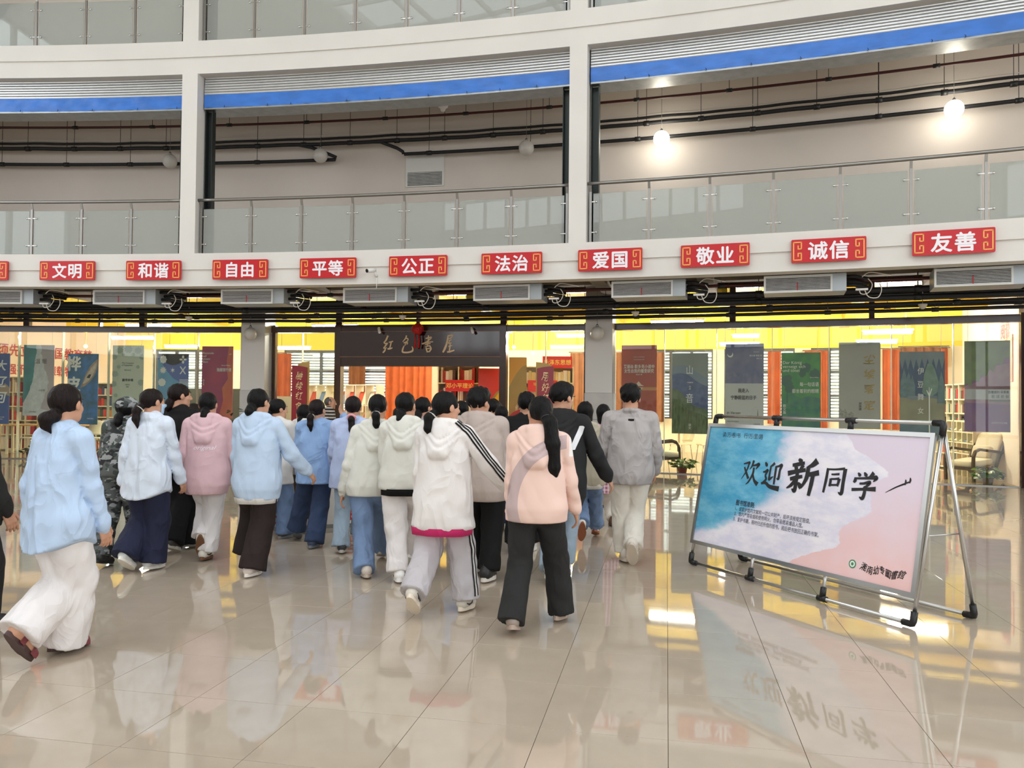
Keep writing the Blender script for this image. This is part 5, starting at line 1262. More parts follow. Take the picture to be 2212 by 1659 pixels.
# poster: pink sand, foam, blue sea
def board_mat():
    m_ = bpy.data.materials.new('poster_print'); m_.use_nodes = True
    nt = m_.node_tree; b = nt.nodes['Principled BSDF']; N = nt.nodes.new; L = nt.links.new
    b.inputs['Roughness'].default_value = .35; b.inputs['Specular IOR Level'].default_value = .35
    uv = N('ShaderNodeAttribute'); uv.attribute_name = 'print_xy'
    sep = N('ShaderNodeSeparateXYZ'); L(uv.outputs['Vector'], sep.inputs[0])
    def noise(sc, det, st=(1, 1, 1), w=0):
        mp = N('ShaderNodeMapping'); mp.inputs['Scale'].default_value = st; mp.inputs['Location'].default_value = (w, w * .7, 0)
        L(uv.outputs['Vector'], mp.inputs[0]); n_ = N('ShaderNodeTexNoise'); n_.inputs['Scale'].default_value = sc; n_.inputs['Detail'].default_value = det; n_.inputs['Roughness'].default_value = .65
        L(mp.outputs[0], n_.inputs['Vector']); return n_.outputs[0]
    def math_(op, a, c=None):
        q = N('ShaderNodeMath'); q.operation = op
        for i, v in enumerate((a, c)):
            if v is None: continue
            if isinstance(v, (int, float)): q.inputs[i].default_value = v
            else: L(v, q.inputs[i])
        return q.outputs[0]
    def ramp(v, a, c):
        r = N('ShaderNodeMapRange'); r.interpolation_type = 'SMOOTHSTEP'; r.inputs[1].default_value = a; r.inputs[2].default_value = c; L(v, r.inputs[0]); return r.outputs[0]
    def mix(f, a, c):
        x = N('ShaderNodeMix'); x.data_type = 'RGBA'; L(f, x.inputs[0])
        for i, v in ((6, a), (7, c)):
            if isinstance(v, tuple): x.inputs[i].default_value = lin(v)
            else: L(v, x.inputs[i])
        return x.outputs[2]
    # attribute 'shore' = signed distances to the shoreline and to the sea edge, laid out when the print is built
    sh = N('ShaderNodeAttribute'); sh.attribute_name = 'shore'
    s2 = N('ShaderNodeSeparateXYZ'); L(sh.outputs['Vector'], s2.inputs[0])
    n1 = noise(5, 8); n2 = noise(3.5, 9, (1, 2.2, 1), 3); n3 = noise(14, 6, (1, 2, 1), 7); n4 = noise(1.6, 3, (1, 1, 1), 9)
    sand = mix(ramp(n4, .35, .7), (246, 200, 196), (242, 216, 220))
    sand = mix(ramp(s2.outputs[2], .05, .9), sand, (226, 214, 232))
    foamline = math_('ADD', s2.outputs[0], math_('MULTIPLY', math_('SUBTRACT', n1, .5), .16))
    foam = mix(ramp(n2, .36, .66), (224, 222, 242), (243, 240, 248))
    c = mix(ramp(foamline, -.004, .012), sand, foam)
    sea = mix(ramp(n2, .35, .68), (70, 164, 206), (124, 196, 224))
    seaedge = math_('ADD', s2.outputs[1], math_('MULTIPLY', math_('SUBTRACT', n2, .5), .55))
    c = mix(ramp(seaedge, -.05, .16), c, sea)
    L(c, b.inputs['Base Color'])
    return m_
nx, nz = 64, 32
x0, x1, z0, z1 = X0 + fr_ - .004, X1 - fr_ + .004, PB + fr_ - .004, PT - fr_ + .004
shore_px = [(1820, 925), (1850, 970), (1925, 1025), (1880, 1045), (1885, 1085), (1880, 1110), (1820, 1130), (1815, 1180), (1720, 1205)]
sea_px = [(1720, 925), (1705, 960), (1690, 1000), (1690, 1030), (1700, 1060), (1660, 1090), (1590, 1125), (1540, 1140), (1495, 1160)]
sh_uv = [onboard(*p) for p in shore_px]; se_uv = [onboard(*p) for p in sea_px]
def edge_x(poly, z):
    P = sorted([(q[1], q[0]) for q in poly])
    if z <= P[0][0]:
        (za, xa), (zb_, xb) = P[0], P[1]; return xa + (xb - xa) * (z - za) / (zb_ - za + 1e-6) * .5
    for (za, xa), (zb_, xb) in zip(P[:-1], P[1:]):
        if za <= z <= zb_: return xa + (xb - xa) * (z - za) / (zb_ - za + 1e-6)
    return P[-1][1]
vs, fs, at1, at2 = [], [], [], []
for j in range(nz + 1):
    for i in range(nx + 1):
        x = x0 + (x1 - x0) * i / nx; z = z0 + (z1 - z0) * j / nz
        vs.append(bm @ Vector((x, -.032, z))); at1.append((x, z, 0)); at2.append((edge_x(sh_uv, z) - x, edge_x(se_uv, z) - x, z / SL))
for j in range(nz):
    for i in range(nx): k = j * (nx + 1) + i; fs.append((k, k + 1, k + nx + 2, k + nx + 1))
me = bpy.data.meshes.new('poster'); me.from_pydata(vs, [], fs)
for nm, dat in (('print_xy', at1), ('shore', at2)):
    a = me.attributes.new(nm, 'FLOAT_VECTOR', 'POINT'); a.data.foreach_set('vector', np.array(dat, np.float32).ravel())
po = link('poster', me, board_mat(), bd)
def btext(mb, s, pa, pb, hpx, **kw):
    """lettering from photo point pa (left, mid height) to pb (right), hpx = ink height in photo pixels near the left end"""
    (xa, za), (xb, zb_) = onboard(*pa), onboard(*pb)
    _, zh = onboard(pa[0], pa[1] - hpx / 2); _, zl = onboard(pa[0], pa[1] + hpx / 2)
    text(mb, s, bm, xa, (za + zb_) / 2, h=zh - zl, w=xb - xa, anchor='l', y=-.0335, **kw)
l_ = MB()
for ch, px, py, wpx, hpx in (('欢', 1621, 1020, 37, 55), ('迎', 1666, 1026, 40, 58), ('新', 1733, 1029, 66, 74), ('同', 1803, 1038, 46, 58), ('学', 1866, 1049, 52, 58)):
    xa, za = onboard(px, py); xw, _ = onboard(px + wpx / 2, py); xw0, _ = onboard(px - wpx / 2, py); _, zh = onboard(px, py - hpx / 2); _, zl = onboard(px, py + hpx / 2)
    brush(l_, ch, bm, xa, za, (xw - xw0), (zh - zl), -.0335, 1.5)
l_.build('headline', INKK, po)
l_ = MB()
btext(l_, '读/万/卷/书   行/万/里/路', (1561, 938), (1648, 944), 11)
btext(l_, '图书馆准则:', (1590, 1085), (1630, 1091), 12, bold=.02)
for s, a, b, h in (('1、请爱护馆内文献和一切公共财产，损坏须按规定赔偿。', (1588, 1098), (1750, 1126), 10), ('2、馆内严禁吸烟和使用明火，勿带易燃易爆品入馆。', (1586, 1109), (1734, 1135), 10), ('3、爱护书籍，按时归还所借的图书，阅后把书放回正确的书架。', (1584, 1120), (1768, 1156), 10)): btext(l_, s, a, b, h)
l_.build('rules_lettering', M('slate_ink', (44, 52, 66), .5), po)
l_ = MB(); btext(l_, '湘南幼专圖書館', (1856, 1226), (1957, 1244), 18, shear=.25, bold=.012, wob=.01); l_.build('library_name', INKK, po)
ex, ez = onboard(1841, 1218); rw = (onboard(1849, 1218)[0] - onboard(1833, 1218)[0]) / 2
q = MB(); q.prism([(ex + rw * math.cos(2 * PI * k / 28), ez + rw * math.sin(2 * PI * k / 28)) for k in range(28)], -.0338, -.033, bm); q.build('emblem_ring', M('emblem_green', (60, 140, 96), .5), po)
q = MB(); q.prism([(ex + rw * .72 * math.cos(2 * PI * k / 24), ez + rw * .72 * math.sin(2 * PI * k / 24)) for k in range(24)], -.0343, -.0338, bm); q.build('emblem_disc', INKW, po)
q = MB(); q.prism([(ex + rw * .38 * math.cos(2 * PI * k / 7), ez + rw * .42 * math.sin(2 * PI * k / 7)) for k in range(7)], -.0347, -.0343, bm); q.build('emblem_mark', _mats['emblem_green'], po)
# two tiny walkers with long shadows printed on the sand
q = MB()
for (hx, hy), (tx, ty) in (((1955, 1045), (1912, 1064)), ((1965, 1041), (1921, 1060))):
    a = onboard(hx, hy); b = onboard(tx, ty)
    stroke(q, bm, [a, ((a[0] + b[0]) / 2, (a[1] + b[1]) / 2 + .005), b], [.012, .009, .003], -.0336)
    stroke(q, bm, [(a[0], a[1] - .01), (a[0] + .003, a[1] + .012), (a[0], a[1] + .03)], [.006, .016, .006], -.0338)
q.build('walkers', INKK, po)
# ------------------------------------------------------------------ people: bodies and clothes are grown as smooth blended surfaces
f32 = np.float32
def surfnet(f, lo, hi, h):
    """surface nets over a box: vertices and quads of the zero level of f(x, y, z)"""
    ax = [np.arange(lo[i], hi[i] + h, h, dtype=f32) for i in range(3)]
    X, Y, Z = np.meshgrid(*ax, indexing='ij')
    D = f(X, Y, Z).astype(f32)
    D[0] = D[-1] = 1; D[:, 0] = D[:, -1] = 1; D[:, :, 0] = D[:, :, -1] = 1
    s = D < 0
    c = [s[i:s.shape[0] - 1 + i, j:s.shape[1] - 1 + j, k:s.shape[2] - 1 + k] for i in (0, 1) for j in (0, 1) for k in (0, 1)]
    cnt = sum(a.astype(np.int8) for a in c)
    cell = np.argwhere((cnt > 0) & (cnt < 8))
    if len(cell) == 0: return np.zeros((0, 3)), np.zeros((0, 4), int)
    off = np.array([(i, j, k) for i in (0, 1) for j in (0, 1) for k in (0, 1)])
    val = np.stack([D[tuple((cell + o).T)] for o in off], 1)
    acc = np.zeros((len(cell), 3)); n_ = np.zeros(len(cell))
    for a in range(8):
        for b in range(a + 1, 8):
            if np.abs(off[a] - off[b]).sum() != 1: continue
            va, vb = val[:, a], val[:, b]; mk = (va < 0) != (vb < 0)
            t = np.where(mk, va / np.where(mk, va - vb, 1), 0)
            acc += np.where(mk[:, None], off[a] + t[:, None] * (off[b] - off[a]), 0); n_ += mk
    V = np.array(lo) + h * (cell + acc / n_[:, None])
    idx = np.full(cnt.shape, -1, np.int64); idx[tuple(cell.T)] = np.arange(len(cell))
    Q = []
    for d in range(3):
        e1, e2 = [(1, 2), (2, 0), (0, 1)][d]
        sl0 = [slice(None)] * 3; sl1 = [slice(None)] * 3
        sl0[d] = slice(0, -1); sl1[d] = slice(1, None)
        a, b = s[tuple(sl0)], s[tuple(sl1)]
        for flip, mk in ((0, a & ~b), (1, ~a & b)):
            g = np.argwhere(mk)
            g = g[(g[:, e1] > 0) & (g[:, e2] > 0) & (g[:, e1] < idx.shape[e1]) & (g[:, e2] < idx.shape[e2])]
            if len(g) == 0: continue
            u1 = np.zeros(3, int); u1[e1] = 1; u2 = np.zeros(3, int); u2[e2] = 1
            q = np.stack([idx[tuple((g - u1 - u2).T)], idx[tuple((g - u2).T)], idx[tuple(g.T)], idx[tuple((g - u1).T)]], 1)
            Q.append(q if not flip else q[:, ::-1])
    Q = np.concatenate(Q); Q = Q[(Q >= 0).all(1)]
    return V, Q
def rc(a, b, ra, rb, n=None, k=1.0):
    """round cone a-b; optional flattening: distances along n are scaled by k (>1 makes it thinner)"""
    a = np.array(a, f32); b = np.array(b, f32); ba = b - a; L2 = float(ba @ ba) + 1e-9
    def f(X, Y, Z):
        px, py, pz = X - a[0], Y - a[1], Z - a[2]
        t = np.clip((px * ba[0] + py * ba[1] + pz * ba[2]) / L2, 0, 1)
        qx, qy, qz = px - t * ba[0], py - t * ba[1], pz - t * ba[2]
        if n is not None:
            dn = (qx * n[0] + qy * n[1] + qz * n[2]) * (k - 1)
            qx, qy, qz = qx + n[0] * dn, qy + n[1] * dn, qz + n[2] * dn
        return np.sqrt(qx * qx + qy * qy + qz * qz) - (ra + (rb - ra) * t)
    return f
def el(c, r):
    m_ = min(r)
    def f(X, Y, Z):
        return (np.sqrt(((X - c[0]) / r[0]) ** 2 + ((Y - c[1]) / r[1]) ** 2 + ((Z - c[2]) / r[2]) ** 2) - 1) * m_
    return f
def smin(a, b, k):
    h = np.clip(.5 + .5 * (b - a) / k, 0, 1)
    return b + (a - b) * h - k * h * (1 - h)
def union(fs, k):
    def f(X, Y, Z):
        d = fs[0](X, Y, Z)
        for g in fs[1:]: d = smin(d, g(X, Y, Z), k)
        return d
    return f
def waves(seed, n_, fx, fz, ridge=False):
    rr = random.Random(seed); W = []
    for i in range(n_):
        t = rr.uniform(0, 2 * PI); W.append((fx * math.cos(t) * rr.uniform(.6, 1.3), fx * math.sin(t) * rr.uniform(.6, 1.3), fz * rr.uniform(-1, 1), rr.uniform(0, 6.3)))
    def f(X, Y, Z):
        d = 0
        for a, b, c, p in W:
            s_ = np.sin(a * X + b * Y + c * Z + p)
            d = d + ((1 - 2 * np.abs(s_)) if ridge else s_)
        return d / n_
    return f
def mesh_np(nm, V, Q, mats, attr=None):
    me = bpy.data.meshes.new(nm)
    V = np.asarray(V, f32); Q = np.asarray(Q, np.int32)
    me.vertices.add(len(V)); me.vertices.foreach_set('co', V.ravel())
    me.loops.add(Q.size); me.loops.foreach_set('vertex_index', Q.ravel())
    me.polygons.add(len(Q)); me.polygons.foreach_set('loop_start', np.arange(0, Q.size, 4, dtype=np.int32)); me.polygons.foreach_set('loop_total', np.full(len(Q), 4, np.int32))
    me.polygons.foreach_set('use_smooth', np.ones(len(Q), bool))
    if attr is not None:
        for an, av in attr.items():
            a = me.attributes.new(an, 'FLOAT', 'POINT'); a.data.foreach_set('value', np.asarray(av, f32))
    me.update(calc_edges=True)
    for m_ in (mats if isinstance(mats, (list, tuple)) else [mats]): me.materials.append(m_)
    return me
SKIN = M('skin', (200, 150, 122), .5, var=.08, vs=9)
SKIN2 = M('skin_tanned', (190, 140, 110), .5, var=.08, vs=9)
HAIRB = M('black_hair', (14, 12, 12), .5, var=.5, vs=60, bump=.9, bs=90, stretch=(1, 1, .1), spec=.18)
HAIRN = M('brown_black_hair', (30, 20, 18), .5, var=.5, vs=60, bump=.9, bs=90, stretch=(1, 1, .1), spec=.18)
EYEM = M('dark_eye', (24, 18, 16), .2)
LIPM = M('lip', (176, 96, 88), .45)
# ---- head, hand and shoe are shaped once in their own frame and reused
def head_sdf(X, Y, Z):
    d = union([el((0, -.012, .022), (.074, .093, .086)), el((0, .022, -.035), (.058, .066, .078)), rc((-.03, .03, -.075), (.03, .03, -.075), .034, .034), rc((0, .066, -.10), (0, .06, -.095), .02, .02)], .03)(X, Y, Z)
    d = smin(d, rc((0, .088, .012), (0, .108, -.032), .007, .012)(X, Y, Z), .012)                 # nose
    d = smin(d, rc((-.012, .094, -.036), (.012, .094, -.036), .009, .009)(X, Y, Z), .008)
    d = smin(d, rc((-.016, .079, -.064), (.016, .079, -.064), .0085, .0085)(X, Y, Z), .008)        # lips
    d = smin(d, rc((-.015, .076, -.076), (.015, .076, -.076), .0085, .0085)(X, Y, Z), .007)
    for s in (-1, 1):
        d = np.maximum(d, -(smin(-d * 0 + el((s * .031, .094, .004), (.017, .013, .011))(X, Y, Z), d * 0 + .2, .001)))
        d = smin(d, el((s * .031, .075, .003), (.014, .014, .012))(X, Y, Z), .006)
        d = smin(d, rc((s * .014, .086, .022), (s * .046, .074, .024), .006, .005)(X, Y, Z), .012)  # brow
        d = smin(d, el((s * .078, -.004, -.008), (.009, .020, .031))(X, Y, Z), .008)                # ear
        d = smin(d, el((s * .042, .055, -.03), (.022, .022, .02))(X, Y, Z), .02)                    # cheek
    d = smin(d, rc((0, -.022, -.07), (0, -.05, -.25), .050, .056)(X, Y, Z), .02)
    return d
HV, HQ = surfnet(head_sdf, (-.10, -.13, -.25), (.10, .135, .125), .0072)
def hand_sdf(X, Y, Z):
    d = union([rc((0, 0, .10), (0, 0, -.01), .027, .024), rc((0, .016, -.03), (0, .022, -.085), .022, .017, (1, 0, 0), 1.5), rc((0, -.016, -.03), (0, -.022, -.082), .022, .017, (1, 0, 0), 1.5)], .015)(X, Y, Z)
    for y, l, cu in ((.030, .95, .22), (.010, 1.05, .3), (-.010, 1.0, .36), (-.029, .80, .42)):
        p = np.array((0, y, -.085)); a = cu
        for sg, r0, r1 in ((.040, .0095, .0088), (.027, .0088, .0080), (.021, .0080, .0066)):
            q = p + l * sg * np.array((-math.sin(a), y * .25, -math.cos(a)))
            d = smin(d, rc(p, q, r0, r1)(X, Y, Z), .004); p = q; a += cu
    p = [(-.004, .026, -.022), (-.014, .048, -.050), (-.020, .056, -.078), (-.024, .056, -.098)]
    for a, b, r0, r1 in zip(p[:-1], p[1:], (.016, .012, .010), (.012, .010, .0075)): d = smin(d, rc(a, b, r0, r1)(X, Y, Z), .008)
    return d
NV, NQ = surfnet(hand_sdf, (-.10, -.07, -.21), (.04, .09, .11), .0052)
def shoe_sdf(X, Y, Z):
    d = union([rc((0, -.035, .05), (0, .02, .052), .040, .041), rc((0, .02, .05), (.004, .135, .034), .041, .036), rc((0, -.025, .06), (0, -.012, .105), .041, .037)], .025)(X, Y, Z)
    d = smin(d, rc((0, .02, .085), (0, .07, .066), .02, .016)(X, Y, Z), .02)
    d = np.maximum(d, .018 - Z)
    return np.maximum(d, -rc((0, -.012, .10), (0, -.008, .17), .029, .034)(X, Y, Z))
SV, SQ = surfnet(shoe_sdf, (-.07, -.10, .0), (.07, .20, .13), .0065)
_so = []
for t in range(28):
    a = 2 * PI * t / 28; y = .050 + .130 * math.cos(a); x = (.047 if y > .03 else .040) * math.sin(a) * (1 if abs(math.sin(a)) > 0 else 1)
    _so.append((x, y))
def add_np(acc, V, Q, m):
    R = np.array(m.to_3x3()); t = np.array(m.translation)
    acc.append((V @ R.T + t, Q))
def merge(parts):
    V, Q, o = [], [], 0
    for v, q in parts: V.append(v); Q.append(q + o); o += len(v)
    return np.concatenate(V), np.concatenate(Q)
# ---- fabrics
def cloth(nm, col, var=.06, rough=.8, bump=.05, bs=420, wr=.15, **k):
    new = nm not in _mats
    m_ = M(nm, col, rough, var=var, vs=5, bump=bump, bs=bs, spec=.3, **k)
    if new:      # creases of the cloth: ridged relief over the fine weave
        nt = m_.node_tree; b = nt.nodes['Principled BSDF']
        tc = nt.nodes.new('ShaderNodeTexCoord'); mp = nt.nodes.new('ShaderNodeMapping'); mp.inputs['Scale'].default_value = (1, 1, .5); mp.inputs['Rotation'].default_value = (.25, .35, 0)
        n_ = nt.nodes.new('ShaderNodeTexNoise'); n_.noise_type = 'RIDGED_MULTIFRACTAL'; n_.inputs['Scale'].default_value = 6.5; n_.inputs['Detail'].default_value = 2.2; n_.inputs['Roughness'].default_value = .45
        n_.inputs['Distortion'].default_value = .8; n_.inputs['Offset'].default_value = 1.0; n_.inputs['Gain'].default_value = 1.2
        bp = nt.nodes.new('ShaderNodeBump'); bp.inputs['Strength'].default_value = wr; bp.inputs['Distance'].default_value = .042
        nt.links.new(tc.outputs['Object'], mp.inputs[0]); nt.links.new(mp.outputs[0], n_.inputs['Vector']); nt.links.new(n_.outputs[0], bp.inputs['Height'])
        old = b.inputs['Normal'].links[0].from_node; nt.links.new(bp.outputs[0], old.inputs['Normal'])
    return m_
def camo_mat():
    if 'camouflage' in _mats: return _mats['camouflage']
    m_ = bpy.data.materials.new('camouflage'); m_.use_nodes = True; nt = m_.node_tree; b = nt.nodes['Principled BSDF']; b.inputs['Roughness'].default_value = .8
    tc = nt.nodes.new('ShaderNodeTexCoord'); last = None
    for k, (sc, th, col) in enumerate(((9, .0, (88, 92, 92)), (10, .52, (34, 36, 38)), (12, .56, (150, 154, 154)), (15, .60, (58, 66, 62)))):
        if k == 0: last = lin(col); continue
        mp = nt.nodes.new('ShaderNodeMapping'); mp.inputs['Location'].default_value = (k * 7.3, k * 3.1, k); mp.inputs['Scale'].default_value = (1, 1, 1.7)
        nt.links.new(tc.outputs['Object'], mp.inputs[0])
        n_ = nt.nodes.new('ShaderNodeTexNoise'); n_.inputs['Scale'].default_value = sc; n_.inputs['Detail'].default_value = 1.5; nt.links.new(mp.outputs[0], n_.inputs['Vector'])
        r = nt.nodes.new('ShaderNodeMapRange'); r.inputs[1].default_value = th; r.inputs[2].default_value = th + .012; nt.links.new(n_.outputs[0], r.inputs[0])
        x = nt.nodes.new('ShaderNodeMix'); x.data_type = 'RGBA'; nt.links.new(r.outputs[0], x.inputs[0])
        if isinstance(last, tuple): x.inputs[6].default_value = last
        else: nt.links.new(last, x.inputs[6])
        x.inputs[7].default_value = lin(col); last = x.outputs[2]
    nt.links.new(last, b.inputs['Base Color']); _mats['camouflage'] = m_; return m_
def stripe_mat(nm, c1, c2, freq, axis=2, plaid=None):
    if nm in _mats: return _mats[nm]
    m_ = bpy.data.materials.new(nm); m_.use_nodes = True; nt = m_.node_tree; b = nt.nodes['Principled BSDF']; b.inputs['Roughness'].default_value = .8
    tc = nt.nodes.new('ShaderNodeTexCoord'); sp = nt.nodes.new('ShaderNodeSeparateXYZ'); nt.links.new(tc.outputs['Object'], sp.inputs[0])
    def band(o, fr, duty):
        a = nt.nodes.new('ShaderNodeMath'); a.operation = 'MULTIPLY'; a.inputs[1].default_value = fr; nt.links.new(o, a.inputs[0])
        f_ = nt.nodes.new('ShaderNodeMath'); f_.operation = 'FRACT'; nt.links.new(a.outputs[0], f_.inputs[0])
        g_ = nt.nodes.new('ShaderNodeMath'); g_.operation = 'LESS_THAN'; g_.inputs[1].default_value = duty; nt.links.new(f_.outputs[0], g_.inputs[0]); return g_.outputs[0]
    x = nt.nodes.new('ShaderNodeMix'); x.data_type = 'RGBA'; x.inputs[6].default_value = lin(c1); x.inputs[7].default_value = lin(c2)
    nt.links.new(band(sp.outputs[axis], freq, .42), x.inputs[0]); last = x.outputs[2]
    if plaid:
        y = nt.nodes.new('ShaderNodeMix'); y.data_type = 'RGBA'; y.inputs[7].default_value = lin(plaid); nt.links.new(last, y.inputs[6])
        q = nt.nodes.new('ShaderNodeMath'); q.operation = 'MULTIPLY'; q.inputs[1].default_value = .6; nt.links.new(band(sp.outputs[0], freq, .4), q.inputs[0]); nt.links.new(q.outputs[0], y.inputs[0]); last = y.outputs[2]
    nt.links.new(last, b.inputs['Base Color']); _mats[nm] = m_; return m_
def banded_mat(nm, base, others):
    """base colour with panels switched on where a laid-out signed distance (attribute) is negative"""
    m_ = bpy.data.materials.new(nm); m_.use_nodes = True; nt = m_.node_tree; b = nt.nodes['Principled BSDF']; b.inputs['Roughness'].default_value = .8
    last = lin(base)
    for an, col in others:
        a = nt.nodes.new('ShaderNodeAttribute'); a.attribute_name = an
        g_ = nt.nodes.new('ShaderNodeMath'); g_.operation = 'LESS_THAN'; g_.inputs[1].default_value = 0; nt.links.new(a.outputs['Fac'], g_.inputs[0])
        x = nt.nodes.new('ShaderNodeMix'); x.data_type = 'RGBA'; nt.links.new(g_.outputs[0], x.inputs[0])
        if isinstance(last, tuple): x.inputs[6].default_value = last
        else: nt.links.new(last, x.inputs[6])
        x.inputs[7].default_value = lin(col); last = x.outputs[2]
    nt.links.new(last, b.inputs['Base Color']); return m_
def person(label, hip, headx, heady, feet, heading, Z=None, H=1.6, male=False, top=None, low=None, hair='pony', hairmat=None, yaw=0, nod=0, arms=((8, 8, 15), (8, 8, 15)), shoes=None, lean=.03, res=.0125, skin=None, extra=None, knee_out=.0, hands=True, legs=True):
    """hip, headx, heady: photo columns of the hips and head and the row of the crown; feet: (left, right), each (px, py, pitch, lift)
    or ('s', side, forward, pitch, lift) in metres; heading in degrees to the right of straight ahead; arms: (swing, spread, elbow)"""
    skin = skin or SKIN; hairmat = hairmat or HAIRB
    if Z is None: Z = sum(ground(f[0], f[1]).y for f in feet) / 2
    root = at_depth(hip, 1050, Z); root = Vector((root.x, Z, 0))
    hd = math.radians(heading)
    fw = Vector((math.sin(hd), math.cos(hd), 0)); rt = Vector((math.cos(hd), -math.sin(hd), 0))
    ztop = at_depth(headx, heady, Z).z
    dxh = at_depth(headx, 900, Z).x - root.x
    s = H / 1.6
    t = thing('person', label, 'person', root, -hd)
    # --- feet, hips, knees
    FT = []
    for i, f in enumerate(feet):
        sd = -1 if i == 0 else 1
        if f[0] == 's': _, sx_, fy_, pit, lift = f; sx_ *= sd
        else:
            g_ = ground(f[0], f[1]) - root; sx_, fy_, pit, lift = g_.dot(rt), g_.dot(fw), f[2], f[3]
        p = math.radians(pit); yv, zv = -.15, .055
        toe = np.array((sx_, fy_ + (.05 if pit < 20 else .10), lift + .012))
        ank = toe + np.array((0, yv * math.cos(p) + zv * math.sin(p), -yv * math.sin(p) + zv * math.cos(p)))
        FT.append((ank, pit, toe))
    th, sk = .248 * H, .236 * H
    hw = (.082 if not male else .086) * s
    zp = .525 * H
    for i, (ank, _, _) in enumerate(FT):
        dx = ank[0] - (-hw if i == 0 else hw); r2 = (.992 * (th + sk)) ** 2 - dx * dx - ank[1] ** 2
        zp = min(zp, ank[2] + math.sqrt(max(r2, .2)))
    LG = []
    for i, (ank, _, _) in enumerate(FT):
        hp = np.array(((-hw if i == 0 else hw), 0, zp)); v = ank - hp; d = min(np.linalg.norm(v), .999 * (th + sk))
        a_ = (d * d + th * th - sk * sk) / (2 * d); hgt = math.sqrt(max(th * th - a_ * a_, 0)); u = v / np.linalg.norm(v)
        fwd = np.array((0, 1, 0)) - u * u[1]; fwd /= np.linalg.norm(fwd) + 1e-9
        LG.append((hp, hp + u * a_ + fwd * hgt, ank))
    # --- spine and arms; scale heights so that the crown meets the photo
    crown0 = zp + .405 * H + .115 * s
    kz = (ztop - zp) / (crown0 - zp)
    kz = max(.86, min(1.15, kz))
    lx = dxh * math.cos(hd); ly = dxh * math.sin(hd) + lean
    def spine(z): u = (z - zp) / (.45 * H); return np.array((lx * u, ly * u, z))
    zs = zp + .285 * H * kz; zn = zp + .305 * H * kz; zh = ztop - .115 * s
    sw = (.155 if not male else .176) * s
    AR = []
    for i in (0, 1):
        sd = -1 if i == 0 else 1
        sh = spine(zs) + np.array((sd * sw, -.01, -.005)); swg, spd, elb = arms[i][:3]; inn = arms[i][3] if len(arms[i]) > 3 else 0
        a, b = math.radians(swg), math.radians(spd - 5 if spd < 20 else spd)
        u1 = np.array((sd * math.sin(b), math.sin(a) * math.cos(b), -math.cos(a) * math.cos(b)))
        a2 = a + math.radians(elb); b2 = b - math.radians(inn)
        u2 = np.array((sd * math.sin(b2), math.sin(a2) * math.cos(b2), -math.cos(a2) * math.cos(b2)))
        e = sh + u1 * .178 * H * kz; w_ = e + u2 * .150 * H * kz
        AR.append((sh, e, w_, u2))
    # --- skin body: torso, neck, limbs (one blended surface) with head and hands grown on
    prim = [rc(spine(zp + .02), spine(zs - .06), .10 * s, .11 * s, (0, 1, 0), 1.35), rc(spine(zs) - np.array((sw * .7, 0, 0)), spine(zs) + np.array((sw * .7, 0, 0)), .05, .05), rc(spine(zs), spine(zh - .08), .055, .05)]
    for (sh, e, w_, u2) in AR: prim += [rc(sh, e, .045, .036), rc(e, w_, .034, .026)]
    for (hp, kn, an) in LG: prim += [rc(hp, kn, .075, .052), rc(kn, an, .05, .034)]
    bodyf = union(prim, .03)
    V, Q = surfnet(bodyf, (-.75, -.8, -.05), (.75, .8, ztop - .16), .024)
    parts = [(V, Q)]
    hm = Matrix.Translation(Vector(spine(zh))) @ Matrix.Rotation(-math.radians(yaw), 4, 'Z') @ Matrix.Rotation(-math.radians(nod), 4, 'X')
    hs = s * (1.0 if not male else 1.03)
    hm = hm @ Matrix.Scale(hs, 4)
    add_np(parts, HV, HQ, hm)
    if hands:
        for i, (sh, e, w_, u2) in enumerate(AR):
            z_ = Vector(-u2); y_ = Vector((0, 1, .25)); y_ = (y_ - z_ * y_.dot(z_)).normalized(); x_ = y_.cross(z_)
            hmx = Matrix(((x_.x, y_.x, z_.x, w_[0]), (x_.y, y_.y, z_.y, w_[1]), (x_.z, y_.z, z_.z, w_[2]), (0, 0, 0, 1))) @ Matrix.Scale(.92 * s, 4)
            if i == 0: hmx = hmx @ Matrix.Diagonal((-1, 1, 1, 1)); add_np(parts, NV, NQ[:, ::-1], hmx)
            else: add_np(parts, NV, NQ, hmx)
    V, Q = merge(parts)
    link('body', mesh_np('body', V, Q, skin), None, t, True)
    ey = MB()
    for sx_ in (-1, 1):
        ey.ball((sx_ * .031, .0855, .0035), .0085, 8, 6, (1.2, .5, .75), hm)
    ey.build('eyes', EYEM, t, local=True, kind='stuff')
    b_ = MB(); 
    for sx_ in (-1, 1): b_.tube([(sx_ * .016, .0945, .026), (sx_ * .032, .0905, .0315), (sx_ * .05, .077, .028)], [.0035, .004, .002], 5, m=hm)
    b_.build('eyebrows', hairmat, t, local=True, kind='stuff')
    b_ = MB(); b_.tube([(-.022, .080, -.0695), (-.008, .0885, -.068), (.008, .0885, -.068), (.022, .080, -.0695)], [.002, .0055, .0055, .002], 6, m=hm); b_.build('lips', LIPM, t, local=True)
    hair_on(t, hair, hairmat, hm, label)
    ctx = dict(t=t, spine=spine, zp=zp, zs=zs, zn=zn, zh=zh, sw=sw, AR=AR, LG=LG, FT=FT, s=s, H=H, hm=hm, Z=Z, root=root, fw=fw, rt=rt, male=male, res=res, kz=kz)
    if low: trousers(ctx, **low)
    if top: ctx['top'] = topwear(ctx, **top)
    shoe_on(ctx, **(shoes or {}))
    if extra: extra(ctx)
    return ctx
